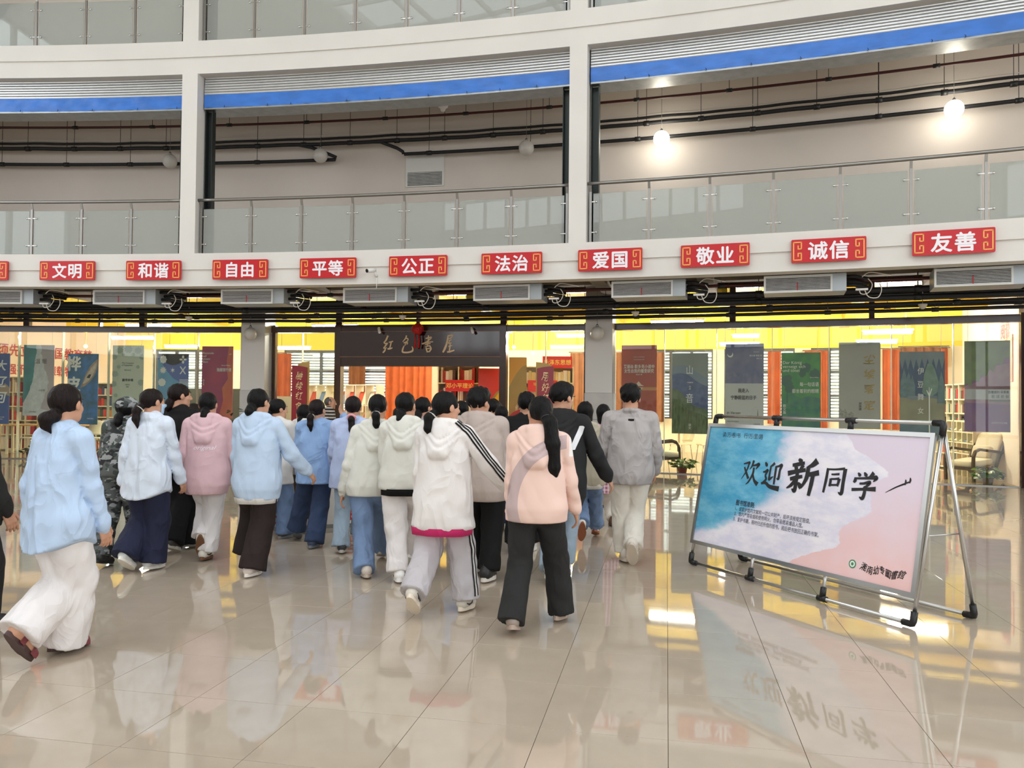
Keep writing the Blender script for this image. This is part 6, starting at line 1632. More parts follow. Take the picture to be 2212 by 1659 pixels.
def hair_on(t, style, mat, hm, label):
    rr = random.Random(hash(label) & 0xffff if False else sum(map(ord, label)))
    tied = style in ('pony', 'long', 'bun', 'claw', 'low', 'scrunchie')
    caps = [el((0, -.016, .026), (.082, .103, .093))]
    if style in ('short', 'short2'): caps = [el((0, -.012, .036), (.086, .106, .092)), el((0, .03, .075), (.07, .07, .045))]
    if style == 'bob': caps += [rc((0, -.025, .0), (0, -.03, -.085), .088, .080)]
    if style == 'elder': caps = [el((0, -.022, .018), (.079, .097, .088))]
    tail = []
    if style == 'pony': P = [(0, -.112, -.045), (0, -.150, -.075), (.005, -.158, -.15), (.005, -.135, -.23)]; R_ = [.030, .034, .030, .008]
    elif style == 'scrunchie': P = [(0, -.112, -.09), (.0, -.135, -.12), (.008, -.142, -.22), (.02, -.13, -.32)]; R_ = [.030, .030, .032, .007]
    elif style == 'long': P = [(.01, -.105, -.02), (.025, -.145, -.06), (.035, -.165, -.20), (.045, -.165, -.36), (.055, -.155, -.47)]; R_ = [.040, .046, .050, .042, .010]
    elif style == 'bun': P = [(-.005, -.10, -.07), (-.025, -.135, -.085), (-.03, -.13, -.12), (.0, -.12, -.17)]; R_ = [.040, .037, .027, .006]
    elif style == 'low': P = [(0, -.098, -.07), (0, -.112, -.11), (0, -.10, -.15)]; R_ = [.044, .038, .014]
    elif style == 'claw': P = [(0, -.10, -.06), (0, -.125, -.08), (.0, -.115, -.105)]; R_ = [.046, .04, .03]
    else: P = []
    for a, b, r0, r1 in zip(P[:-1], P[1:], R_[:-1] if P else [], R_[1:] if P else []): tail.append(rc(a, b, r0, r1))
    wv = waves(rr.random(), 4, 150, 25); wv2 = waves(rr.random(), 4, 48, 38, True)
    def f(X, Y, Z):
        d = union(caps, .03)(X, Y, Z)
        cut = el((0, .118, -.045), (.068, .092, .092) if style not in ('short', 'short2', 'elder') else (.075, .088, .098))(X, Y, Z)
        d = np.maximum(d, -cut)
        if tied or style in ('short', 'short2', 'elder'):
            for sx_ in (-1, 1): d = np.maximum(d, -el((sx_ * .088, .016, -.035), (.03, .036, .042))(X, Y, Z))
            nape = -.088 if tied else -.062
            d = np.maximum(d, (nape - Z) * .9 + np.maximum(0, Y + .02) * .6 - (0 if tied else .0))
        elif style == 'bob': d = np.maximum(d, -.150 + .25 * np.maximum(Y, 0) - Z)
        if style == 'elder': d = np.maximum(d, -el((0, .07, .10), (.075, .08, .06))(X, Y, Z))
        for g_ in tail: d = smin(d, g_(X, Y, Z), .014)
        return d + .0034 * wv(X, Y, Z) + (.0075 if style in ('short', 'short2') else .0025) * wv2(X, Y, Z)
    lo = (-.13, -.24, -.52 if style == 'long' else (-.38 if tail or style == 'bob' else -.13))
    V, Q = surfnet(f, lo, (.13, .14, .16), .0075)
    # leave the face free: drop whatever the skull hides is not needed, keep the shell
    parts = []; add_np(parts, V, Q, hm)
    link('hair', mesh_np('hair', parts[0][0], parts[0][1], mat), None, t, True)
    if style in ('pony', 'scrunchie', 'long', 'low') and style != 'low':
        c = P[0]; q = MB(); m2 = hm @ Matrix.Translation((c[0], c[1] - .014, c[2] - .012)) @ Matrix.Rotation(.9 if style != 'scrunchie' else .5, 4, 'X')
        tie = {'pony': ((210, 206, 200), .031, .006), 'scrunchie': ((232, 160, 170), .034, .013), 'long': ((30, 28, 30), .038, .006)}[style]
        q.tube([(tie[1] * math.cos(k * PI / 8), 0 + .0, tie[1] * math.sin(k * PI / 8)) for k in range(17)], tie[2], 6, m=m2)
        q.build('hair_tie', M('tie_%d' % tie[0][1], tie[0], .6), t, local=True)
def topwear(c, kind='hoodie', hem=None, mat=None, w=.215, dpt=.145, sleeve=.062, cuff=True, hemw=None, short=False, fold=1.0, seed=1, attr=None, name=None, band=None, under=None, collar=False, hoodmat=None, pleat=False):
    """loose garment: lofted trunk, shoulders, sleeves, then hood or collar; hem is a photo row"""
    w *= .93; dpt *= .97; sleeve *= .93
    s, spine, zp, zs, zn, AR, t = c['s'], c['spine'], c['zp'], c['zs'], c['zn'], c['AR'], c['t']
    hz = at_depth(1106, hem, c['Z']).z if hem and hem > 3 else (hem or .6)
    hw_ = (hemw or w * .93)
    zk = np.array([hz - .06, hz, hz + .03, hz + .09, (hz + zs) / 2, zs - .12, zs - .02, zs + .02])
    if kind in ('hoodie', 'jacket'): A = np.array([hw_ * .90, hw_ * .92, hw_ * .97, w * 1.02, w, w * .96, w * .80, w * .58]); B = np.array([dpt * .88, dpt * .9, dpt * .97, dpt * 1.05, dpt, dpt * .95, dpt * .80, dpt * .6])
    else: A = np.array([hw_, hw_, hw_ * .99, hw_ * .98, w * .97, w * .94, w * .80, w * .58]); B = np.array([dpt * 1.02, dpt * 1.02, dpt, dpt, dpt * .98, dpt * .92, dpt * .78, dpt * .58])
    A = A * s; B = B * s * np.array([1.12, 1.12, 1.12, 1.10, 1.08, 1.04, 1.0, 1.0])
    wa = waves(seed, 4, 24, 4); wb = waves(seed + 50, 5, 26, 17, True); wc = waves(seed + 90, 3, 9, 8)
    sl = []
    for i, (sh, e, w_, u2) in enumerate(AR):
        if short: sl += [rc(sh, sh + (e - sh) * .9, sleeve * 1.12 * s, sleeve * 1.15 * s)]
        else:
            k9 = e + (w_ - e) * .84
            sl += [rc(sh, e, sleeve * 1.15 * s, sleeve * 1.02 * s), rc(e, k9, sleeve * 1.02 * s, sleeve * (.90 if cuff else .82) * s), rc(k9, w_ + u2 * .012, sleeve * (.62 if cuff else .80) * s, sleeve * (.58 if cuff else .76) * s)]
    shl = spine(zs + .012); nb = spine(zn)
    yo = [rc(nb + np.array((sd * .035, -.012, .012)), shl + np.array((sd * c['sw'] * .92, -.012, -.030)), .064 * s, .060 * s) for sd in (-1, 1)]
    hood = []
    if kind == 'hoodie':
        n0 = spine(zn + .015)
        rp = [n0 + np.array((.093 * s * math.sin(a), -.018 + .082 * s * math.cos(a), .012 - .022 * math.cos(a) + (.0 if math.cos(a) < 0 else -.03))) for a in np.linspace(0, 2 * PI, 13)]
        hood += [rc(a, b, .031 * s, .031 * s) for a, b in zip(rp[:-1], rp[1:])]
        bk = n0 + np.array((0, -.085 * s, -.012)); bt = n0 + np.array((0, -.172 * s, -.190 * s)); ny = (0, .96, .28)
        hood += [rc(bk + np.array((sd * .098 * s, .035, .004)), bt + np.array((sd * .030 * s, .004, 0)), .060 * s, .046 * s, ny, 1.35) for sd in (-1, 1)]
        hood += [rc(bk + np.array((0, -.01, -.03)), bt + np.array((0, .01, .02)), .085 * s, .055 * s, ny, 1.35)]
    if collar or kind == 'shirt':
        n0 = spine(zn + .03)
        rp = [n0 + np.array((.066 * s * math.sin(a), -.022 + .066 * s * math.cos(a), .004 - .012 * math.cos(a))) for a in np.linspace(0, 2 * PI, 11)]
        hood += [rc(a, b, .019 * s, .019 * s) for a, b in zip(rp[:-1], rp[1:])]
        if kind == 'shirt': hood += [rc(n0 + np.array((-.05 * s, -.088 * s, -.018)), n0 + np.array((.05 * s, -.088 * s, -.018)), .022 * s, .022 * s)]
    ux_, uy_ = spine(zs)[0] - spine(zp)[0], spine(zs)[1] - spine(zp)[1]
    def trunk(X, Y, Z):
        u = (Z - zp) / (zs - zp)
        a = np.interp(Z, zk, A).astype(f32); b = np.interp(Z, zk, B).astype(f32)
        x = X - ux_ * np.maximum(u, -.3); y = Y - uy_ * u + .008
        r = (np.abs(x / a) ** 2.3 + np.abs(y / b) ** 2.3) ** (1 / 2.3)
        return (r - 1) * np.minimum(a, b)
    def hemline(X):
        if kind == 'shirt': return hz + .075 * np.clip(np.abs(X) / (hw_ * s), 0, 1.2) ** 2 - .0
        return hz + 0 * X
    def f(X, Y, Z):
        d = trunk(X, Y, Z)
        d = np.maximum(d, Z - (zs + .03))
        for g_ in yo: d = smin(d, g_(X, Y, Z), .05)
        low_ = np.clip((zs - Z) / (zs - hz + 1e-6), 0, 1)
        d = d + fold * (.009 * low_ * wa(X, Y, Z) + .0078 * wb(X, Y, Z) + .005 * wc(X, Y, Z))
        if 'low_f' in c: d = smin(d, c['low_f'](X, Y, Z) - .014, .03)
        if pleat: d = d + .012 * np.exp(-((X - .02 * np.sin(Z * 9)) / .011) ** 2) * (Y < 0) * (Z < zs - .10) - .010 * np.exp(-((X - .05) / .02) ** 2) * (Y < 0) * (Z < zs - .12)
        d = np.maximum(d, hemline(X) - Z)
        ds = None
        for g_ in sl: q = g_(X, Y, Z); ds = q if ds is None else smin(ds, q, .022)
        ds = ds + fold * np.clip((zs - .05 - Z) / .12, .12, 1) * (.0105 * wb(X, Y, Z * 1.9) + .003 * wc(X * 1.6, Y * 1.6, Z * 1.6))
        gap = d - ds
        kk = .010 + .022 * np.clip((Z - (zs - .14)) / .10, 0, 1)
        d = smin(d, ds, kk) + .011 * np.exp(-(gap / .011) ** 2) * np.clip((zs - .02 - Z) / .10, 0, 1)
        if hood:
            dh = hood[0](X, Y, Z)
            for g_ in hood[1:]: dh = smin(dh, g_(X, Y, Z), .022)
            if kind == 'hoodie':
                v_ = Z - zn - .85 * np.sqrt((X - bt[0] * .5 - n0[0] * .5) ** 2 + .0012) + .012 * np.sin(X * 23 + seed)
                for q_, am in ((-.095, .010), (-.150, .007)): dh = dh + am * np.exp(-((v_ - q_) / .009) ** 2) - am * .6 * np.exp(-((v_ - q_ + .022) / .014) ** 2)
            d = smin(d, dh, .006)
        return d
    xs = [p[0] for a in AR for p in a[:3]] + [-.3, .3]; ys = [p[1] for a in AR for p in a[:3]] + [-.28, .25]; zz = [p[2] for a in AR for p in a[:3]] + [hz]
    lo = (min(xs) - .13, min(ys) - .12, min(zz) - .13); hi = (max(xs) + .13, max(ys) + .12, max(zn + .12, max(zz) + .1))
    V, Q = surfnet(f, lo, hi, c['res'])
    at = attr(V, c) if attr else None
    link(name or {'hoodie': 'hoodie', 'shirt': 'shirt', 'jacket': 'jacket', 'tee': 'shirt'}[kind], mesh_np('garment', V, Q, mat, at), None, t, True)
    def ring(nm, z0, z1, off, mt, seed2=0):
        """a fabric band just inside or outside the hem"""
        n_ = 48; vs = []; fs = []
        for i in range(n_):
            a = 2 * PI * i / n_
            for z in (z0, z1):
                u = (z - zp) / (zs - zp)
                aa = np.interp(max(z, hz), zk, A) + off; bb = np.interp(max(z, hz), zk, B) + off
                ca, sa = math.cos(a), math.sin(a); e = 2 / 2.3
                rr_ = .006 * math.sin(a * 7 + seed2)
                vs.append((ux_ * max(u, -.3) + (aa + rr_) * math.copysign(abs(ca) ** e, ca), uy_ * u - .008 + (bb + rr_) * math.copysign(abs(sa) ** e, sa), z))
        for i in range(n_):
            k, k2 = i * 2, ((i + 1) % n_) * 2; fs.append((k, k2, k2 + 1, k + 1))
        fs.append(tuple(i * 2 for i in range(n_))[::-1])
        MB().add(vs, fs, True).build(nm, mt, t, local=True)
    if band: ring('waistband', hz - band[1], hz + .012, .016, band[0], seed)
    if under: ring('undershirt', hz - under[1], hz + .02, .004, under[0], seed)
    return dict(f=f, hz=hz)
def trousers(c, mat=None, knee=.078, hem=.085, thigh=.102, seat=.0, hemcut=.035, seed=3, fold=1.0, name='trousers', res=None):
    s, LG, zp, t = c['s'], c['LG'], c['zp'], c['t']
    wa = waves(seed, 4, 26, 22, True); wb = waves(seed + 9, 3, 12, 10)
    legs = []; cuts = []
    for (hp, kn, an) in LG:
        u = (an - kn) / np.linalg.norm(an - kn); end = an + u * .02
        hp2 = hp + np.array((0, -.008, -.03))
        legs.append((union([rc(hp2, kn, thigh * s, knee * s), rc(kn, end, knee * s, hem * s)], .03), kn, end, u))
    seat_f = union([el((0, -.005, zp + .03), (.160 * s, .110 * s, .11)), el((0, -.018, zp - .02), (.148 * s, .110 * s, .095))], .04)
    def f(X, Y, Z):
        ds = None
        for g_, kn, end, u in legs:
            q = g_(X, Y, Z)
            pt = end - u * hemcut
            q = np.maximum(q, (X - pt[0]) * u[0] + (Y - pt[1]) * u[1] + (Z - pt[2]) * u[2])
            ds = q if ds is None else smin(ds, q, .012)
        d = smin(ds, seat_f(X, Y, Z), .045)
        return d + fold * (.0075 * wa(X, Y, Z) + .006 * wb(X, Y, Z))
    P = np.array([p for l in LG for p in l])
    lo = P.min(0) - .17; hi = P.max(0) + .17; lo[2] = max(lo[2], .004)
    V, Q = surfnet(f, lo, hi, res or c['res'])
    link(name, mesh_np('trousers', V, Q, mat), None, t, True)
    c['low_f'] = f; c['low_hem'] = hemcut
def shoe_on(c, upper=(236, 234, 228), sole=(240, 238, 232), accent=None, kind='sneaker', scale=1.0):
    t = c['t']
    UP = M('shoe_upper_%d_%d_%d' % upper, upper, .5, var=.05, vs=20); SO = M('shoe_sole_%d_%d_%d' % sole, sole, .55)
    for i, (ank, pit, toe) in enumerate(c['FT']):
        p = math.radians(pit); sc = c['s'] * (1.08 if c['male'] else .98) * scale
        yawf = (-6 if i == 0 else 6)
        m_ = Matrix.Translation(Vector((toe[0], toe[1], max(toe[2] - .010, .003)))) @ Matrix.Rotation(-math.radians(yawf), 4, 'Z') @ Matrix.Rotation(-p, 4, 'X') @ Matrix.Scale(sc, 4) @ Matrix.Translation((0, -.165, 0))
        parts = []; add_np(parts, SV, SQ, m_)
        if kind == 'sandal':
            ft = mesh_np('foot', parts[0][0] * 1.0, parts[0][1], c.get('skin', SKIN))
            so = link('sandal', MBmesh_sole(m_, SO, .0, .026), None, t, True)
            fo = link('foot', ft, None, t, True)
            for y0, y1 in ((.10, .155), (-.005, .035)):
                q = MB(); n_ = 10; vs = []; fs = []
                for k in range(n_ + 1):
                    a = PI * k / n_
                    for y in (y0, y1):
                        hgt = .074 - .30 * max(0, y - .03) * 1.0
                        vs.append(m_ @ Vector((.050 * math.cos(a), y, .012 + (hgt + .016) * math.sin(a) ** .7)))
                for k in range(n_): fs.append((2 * k, 2 * k + 2, 2 * k + 3, 2 * k + 1))
                q.add(vs, fs, True); q.build('strap', UP, so, local=True)
            continue
        sh = link('shoe', mesh_np('shoe', parts[0][0], parts[0][1], UP), None, t, True)
        link('sole', MBmesh_sole(m_, SO, .0, .030), None, sh, True)
        if accent:
            AC = M('shoe_accent_%d_%d_%d' % accent, accent, .5)
            q = MB()
            for sx_ in (-1, 1): q.tube([(sx_ * .040, -.045, .055), (sx_ * .0445, .0, .042), (sx_ * .044, .05, .048), (sx_ * .034, .085, .064)], [.006, .008, .007, .003], 6, m=m_)
            q.build('side_mark', AC, sh, local=True, kind='stuff')
def MBmesh_sole(m_, mat, z0, z1):
    pts = _so; n_ = len(pts)
    vs = [m_ @ Vector((x * 1.04, y, z0 + (.004 if y > .13 else 0))) for x, y in pts] + [m_ @ Vector((x, y, z1)) for x, y in pts]
    fs = [tuple(range(n_)), tuple(range(2 * n_ - 1, n_ - 1, -1))] + [(i, n_ + i, n_ + (i + 1) % n_, (i + 1) % n_) for i in range(n_)]
    me = bpy.data.meshes.new('sole'); me.from_pydata([tuple(v) for v in vs], [], fs); me.materials.append(mat); me.update(); return me
def march(f, P, dirs, maxd=.5):
    """push points along their directions until they meet the surface f"""
    P = np.array(P, f32); D = np.array(dirs, f32); T = np.zeros(len(P), f32)
    for _ in range(40):
        q = P + D * T[:, None]; d = f(q[:, 0].copy(), q[:, 1].copy(), q[:, 2].copy()); T = T + np.clip(d, -.02, .03) * .7
    return P + D * T[:, None]
def ribbon(c, f, pts, nrm_, wdt, mat, nm, lift=.004, parent=None):
    """fabric stripe lying on a garment: path pts, looked at from direction nrm_"""
    P = [np.array(p) for p in pts]; n_ = 26; path = []
    L = np.cumsum([0] + [np.linalg.norm(b - a) for a, b in zip(P[:-1], P[1:])])
    for i in range(n_ + 1):
        d = L[-1] * i / n_; path.append([np.interp(d, L, [p[k] for p in P]) for k in range(3)])
    path = np.array(path); T = np.gradient(path, axis=0); T /= np.linalg.norm(T, axis=1)[:, None]
    N = np.tile(np.array(nrm_, float), (n_ + 1, 1)); N -= T * (N * T).sum(1)[:, None]; N /= np.linalg.norm(N, axis=1)[:, None]
    S_ = np.cross(T, N)
    rows = [march(f, path + S_ * o * wdt + N * .14, -N) + N * lift for o in (-.5, 0, .5)]
    vs = np.concatenate(rows); k = n_ + 1
    fs = [(j * k + i, j * k + i + 1, (j + 1) * k + i + 1, (j + 1) * k + i) for j in (0, 1) for i in range(n_)]
    MB().add([tuple(v) for v in vs], fs, True).build(nm, mat, parent or c['t'], local=True)
def back_print(c, s_, x, z, h, mat, nm='lettering', shear=.3, bold=.0, w=None):
    mb = MB(); text(mb, s_, Matrix.Identity(4), 0, 0, h=h, w=w, shear=shear, bold=bold, y=0)
    P = np.array([(v[0] + x + c['spine'](z)[0], -.40, v[2] + z) for v in mb.v], f32)
    Q = march(c['top']['f'], P, np.tile(np.array((0, 1, 0), f32), (len(P), 1)))
    mb.v = [(a, b - .004, d) for a, b, d in Q]
    mb.build(nm, mat, c['t'], local=True)
# ------------------------------------------------------------------ the students
WHT = cloth('white_fleece', (226, 224, 220)); WHT2 = cloth('ivory_fleece', (222, 222, 214)); WPANT = cloth('white_cotton', wr=0.32, col=(232, 228, 228)); CPANT = cloth('cream_cotton', wr=0.28, col=(224, 218, 206))
LBLUE = cloth('pale_blue_cotton', wr=0.34, col=(186, 208, 236)); LBLUE2 = cloth('very_pale_blue_cotton', wr=0.3, col=(214, 224, 238)); HBLUE = cloth('light_blue_fleece', (188, 208, 232)); MBLUE = cloth('mid_blue_cotton', wr=0.42, col=(146, 178, 222)); PERI = cloth('periwinkle_cotton', wr=0.28, col=(184, 198, 232))
PNK = cloth('pink_fleece', (222, 186, 192)); NAVY = cloth('navy_twill', wr=0.3, col=(34, 38, 62)); BLK = cloth('black_cotton', (13, 13, 14)); CHAR = cloth('charcoal_twill', wr=0.22, col=(38, 38, 38)); BRNB = cloth('dark_brown_twill', (42, 32, 31))
DENIM = cloth('blue_denim', wr=0.3, col=(118, 142, 178), var=.2); DDEN = cloth('dark_denim', wr=0.3, col=(56, 72, 104), var=.2); LDEN = cloth('light_denim', wr=0.3, col=(164, 184, 202), var=.15); KHAKI = cloth('khaki_twill', (98, 90, 66)); GREY = cloth('grey_nylon', wr=0.34, col=(190, 186, 190)); BEIGE = cloth('beige_fleece', (186, 172, 164)); GRJ = cloth('grey_nylon_jacket', (172, 166, 164), rough=.55, wr=.4); OLIV = cloth('beige_vest', (186, 178, 158))
PEACH = (232, 200, 188)
def ppl():
    # 1: nearest, left
    person('person in a loose light blue shirt and white wide trousers striding at the far left', 132, 133, 830, ((22, 1452, 52, .03), (172, 1398, 4, 0)), 26, H=1.58, hair='bun', hairmat=HAIRN, yaw=-20, res=.0105,
           top=dict(kind='shirt', hem=1196, mat=LBLUE, w=.192, dpt=.160, sleeve=.064, cuff=False, hemw=.205, pleat=True, seed=4, fold=1.25), low=dict(mat=WPANT, knee=.115, hem=.125, thigh=.115, seed=5, fold=1.2, hemcut=.01), arms=((-14, 6, 14), (12, 6, 8)), shoes=dict(upper=(120, 52, 58), sole=(70, 46, 44), kind='sandal'))
    # leg of a walker cut off by the left edge
    person('person mostly outside the left edge with a black shoe and dark trousers', -62, -70, 836, ((-110, 1400, 30, 0), (0, 1352, 6, 0)), 30, H=1.6, hair='pony', top=dict(kind='hoodie', hem=1150, mat=CHAR, seed=8), low=dict(mat=CHAR, knee=.08, hem=.085, seed=6), shoes=dict(upper=(24, 24, 26), sole=(30, 30, 32)), res=.02)
    # 2: camouflage
    def cap(c):
        q = []; 
        def f(X, Y, Z): return union([el((0, -.012, .045), (.094, .112, .075)), rc((-.045, .10, .03), (.045, .10, .03), .012, .012), rc((-.05, .07, .035), (.05, .07, .035), .02, .02)], .03)(X, Y, Z) + .003 * waves(3, 4, 60, 40)(X, Y, Z)
        f2 = lambda X, Y, Z: np.maximum(f(X, Y, Z), .012 - Z)
        V, Q = surfnet(f2, (-.13, -.15, -.02), (.13, .16, .14), .008)
        parts = []; add_np(parts, V, Q, c['hm']); link('cap', mesh_np('cap', parts[0][0], parts[0][1], camo_mat()), None, c['t'], True)
        f3 = c['top']['f']; z = at_depth(1106, 988, c['Z']).z
        sp = c['spine'](z); vs = []; fs = []
        for i in range(36):
            a = 2 * PI * i / 36
            for dz in (-.022, .022): vs.append((sp[0] + .19 * c['s'] * math.cos(a), sp[1] + .145 * c['s'] * math.sin(a) - .008, z + dz))
        for i in range(36): k, k2 = 2 * i, 2 * ((i + 1) % 36); fs.append((k, k2, k2 + 1, k + 1))
        MB().add(vs, fs, True).build('belt', M('dark_webbing', (52, 54, 52), .7), c['t'], local=True)
    person('person in a grey camouflage uniform and cap with a dark belt', 258, 276, 858, ((232, 1222, 14, 0), (300, 1210, 4, 0)), 8, H=1.6, hair='low', yaw=10, top=dict(kind='jacket', hem=1035, mat=camo_mat(), w=.185, dpt=.14, sleeve=.058, seed=11, fold=1.4, collar=True), low=dict(mat=camo_mat(), knee=.085, hem=.07, thigh=.105, seed=12, fold=1.6, hemcut=.03), arms=((-6, 6, 25), (14, 5, 28)), shoes=dict(upper=(34, 36, 34), sole=(24, 24, 24)), extra=cap)
    # 3
    def mask(c):
        def f(X, Y, Z): return np.maximum(np.abs(head_sdf(X, Y, Z) - .006) - .003, np.maximum(np.maximum(np.abs(Z + .062) - .045, .035 - Y), -1))
        V, Q = surfnet(f, (-.09, .02, -.13), (.09, .135, .0), .006); parts = []; add_np(parts, V, Q, c['hm'])
        link('face_mask', mesh_np('mask', parts[0][0], parts[0][1], M('mask_blue', (176, 206, 232), .7)), None, c['t'], True)
        sp = c['spine'](c['zs']); sd = c['AR'][1][0]
        for k in range(1): pass
    person('person in a very pale blue shirt, navy wide trousers and a brown ponytail', 318, 326, 840, ((268, 1240, 34, .01), (345, 1226, 3, 0)), 12, H=1.58, hair='pony', hairmat=HAIRN, yaw=22, top=dict(kind='shirt', hem=1084, mat=LBLUE2, w=.20, dpt=.15, sleeve=.062, cuff=False, hemw=.208, pleat=True, seed=14, fold=1.1), low=dict(mat=NAVY, knee=.10, hem=.115, thigh=.112, seed=15, hemcut=.015), arms=((-16, 8, 12), (14, 10, 8)), shoes=dict(upper=(214, 216, 214), sole=(236, 232, 222)), extra=mask, res=.0115)
    # 4
    person('person in an all black outfit turned to the right with hair tied low', 395, 383, 829, ((372, 1196, 20, 0), (420, 1180, 4, 0)), 14, H=1.64, hair='low', hairmat=HAIRN, yaw=36, top=dict(kind='tee', hem=1040, mat=BLK, w=.20, dpt=.14, sleeve=.06, seed=17), low=dict(mat=BLK, knee=.11, hem=.12, thigh=.11, seed=18, hemcut=.01), shoes=dict(upper=(60, 56, 54), sole=(190, 184, 170)))
    def bag(c):
        e = c['AR'][1]; p = e[0] + np.array((.09, -.03, -.16))
        q = MB(); q.tube([tuple(p + np.array((0, 0, .10))), tuple(p + np.array((.02, 0, .10))), tuple(p)], .008, 6); q.build('bag_strap', WLET, c['t'], local=True)
        q = MB(); q.ball(tuple(p + np.array((0, 0, -.05))), .05, 10, 8, (.8, .5, 1.0)); q.build('pouch', M('pink_pouch', (236, 170, 196), .5), c['t'], local=True)
    # partly hidden dark person between
    person('person in black with long dark hair half hidden beside the pink hoodie', 412, 418, 872, (('s', .09, -.12, 15, 0), ('s', .09, .16, 0, 0)), 20, Z=8.6, H=1.55, hair='bob', hairmat=HAIRN, top=dict(kind='hoodie', hem=.62, mat=BLK, seed=21), low=dict(mat=BLK, seed=22), res=.018)
    # 5 pink hoodie
    def script(c): back_print(c, 'original', .02, at_depth(440, 966, c['Z']).z, .05, WLET, shear=.45, w=.20)
    person('person in a pink hoodie and white trousers lifting one brown soled sneaker', 447, 447, 848, ((428, 1216, 62, .035), (452, 1206, 4, 0)), -6, H=1.56, hair='low', yaw=0, top=dict(kind='hoodie', hem=1072, mat=PNK, w=.222, dpt=.155, sleeve=.068, seed=24, fold=1.1), low=dict(mat=WPANT, knee=.085, hem=.088, thigh=.108, seed=25, fold=1.4), arms=((-12, 12, 24), (6, 12, 20)), shoes=dict(upper=(226, 222, 210), sole=(116, 78, 52), accent=(40, 38, 36)), extra=script, res=.0115)
    # 6 light blue hoodie
    person('person in a light blue hoodie over a white hem with dark brown wide trousers', 556, 556, 840, ((530, 1226, 30, .0), (556, 1240, 2, 0)), 6, Z=6.76, H=1.58, hair='claw', yaw=15, top=dict(kind='hoodie', hem=1082, mat=HBLUE, w=.212, dpt=.158, sleeve=.066, seed=28, under=(WHT, .03)), low=dict(mat=BRNB, knee=.10, hem=.112, thigh=.112, seed=29, hemcut=.01), arms=((4, 10, 14), (16, 24, 26)), shoes=dict(upper=(226, 214, 206), sole=(236, 230, 220)), res=.0115)
    # 7
    person('person in a white top and blue jeans facing right behind the light blue hoodie', 594, 598, 862, (('s', .09, -.1, 12, 0), ('s', .09, .16, 0, 0)), 20, Z=8.45, H=1.52, hair='pony', yaw=28, top=dict(kind='tee', hem=1050, mat=WHT, w=.19, dpt=.14, seed=31), low=dict(mat=DENIM, knee=.09, hem=.098, seed=32, hemcut=.0), arms=((10, 6, 30), (12, 8, 40)), shoes=dict(upper=(90, 92, 96), sole=(150, 150, 150)))
    # 9 khaki person hidden
    person('person with khaki trousers and dark hair half hidden behind the mid blue shirt', 664, 653, 874, (('s', .08, -.16, 25, 0), ('s', .08, .12, 0, 0)), 10, Z=8.75, H=1.52, hair='low', top=dict(kind='hoodie', hem=.66, mat=WHT, seed=34), low=dict(mat=KHAKI, knee=.075, hem=.07, seed=35), shoes=dict(upper=(70, 60, 50), sole=(50, 44, 40)), res=.016)
    # 8 mid blue shirt
    person('person in a mid blue shirt and dark denim raising the right hand to the face', 682, 684, 863, ((640, 1168, 30, 0), (684, 1180, 2, 0)), 0, Z=8.05, H=1.54, hair='pony', hairmat=HAIRN, yaw=14, top=dict(kind='tee', hem=1047, mat=MBLUE, w=.225, dpt=.155, sleeve=.066, cuff=False, seed=37, fold=1.4), low=dict(mat=DDEN, knee=.09, hem=.10, seed=38, hemcut=.005), arms=((6, 10, 20), (30, 70, 140, 105)), shoes=dict(upper=(70, 84, 110), sole=(120, 124, 130)))
    # 10 periwinkle
    person('person in a periwinkle shirt with a pink scrunchie and light flared jeans', 760, 762, 856, ((738, 1191, 4, 0), (776, 1181, 28, .015)), -4, Z=7.8, H=1.55, hair='scrunchie', hairmat=HAIRN, top=dict(kind='tee', hem=1056, mat=PERI, w=.222, dpt=.15, sleeve=.066, hemw=.24, seed=41, collar=True), low=dict(mat=LDEN, knee=.072, hem=.092, thigh=.10, seed=42, hemcut=.005), arms=((6, 12, 40), (0, 10, 12)), shoes=dict(upper=(60, 60, 64), sole=(200, 196, 188)))
    # 11
    person('person in an off white hoodie and blue jeans left of the black waistband', 800, 816, 852, ((788, 1243, 4, 0), (826, 1206, 18, 0)), -9, Z=6.95, H=1.56, hair='pony', yaw=6, top=dict(kind='hoodie', hem=1072, mat=WHT2, w=.222, dpt=.155, sleeve=.066, seed=44), low=dict(mat=DENIM, knee=.085, hem=.092, thigh=.106, seed=45, hemcut=.005), arms=((-4, 18, 18), (4, 8, 14)), shoes=dict(upper=(206, 196, 184), sole=(196, 182, 166)), res=.0115)
    # 12
    person('person in an off white hoodie with a black waistband and white trousers', 872, 876, 848, ((862, 1252, 4, 0), (890, 1232, 30, .015)), 0, Z=6.62, H=1.57, hair='low', yaw=16, top=dict(kind='hoodie', hem=1058, mat=WHT2, w=.208, dpt=.148, sleeve=.064, seed=47, band=(BLK, .045)), low=dict(mat=WPANT, knee=.088, hem=.085, thigh=.108, seed=48, fold=1.4), shoes=dict(upper=(240, 240, 238), sole=(244, 244, 242), accent=(30, 30, 30)), res=.0115)
    # 13
    person('person with short tied hair and a pale grey top behind the black waistband hoodie', 915, 912, 858, (('s', .09, -.1, 10, 0), ('s', .09, .14, 0, 0)), 15, Z=8.2, H=1.55, hair='low', yaw=14, top=dict(kind='tee', hem=.62, mat=cloth('pale_grey_cotton', (196, 200, 206)), seed=50), low=dict(mat=BLK, seed=51), res=.018)
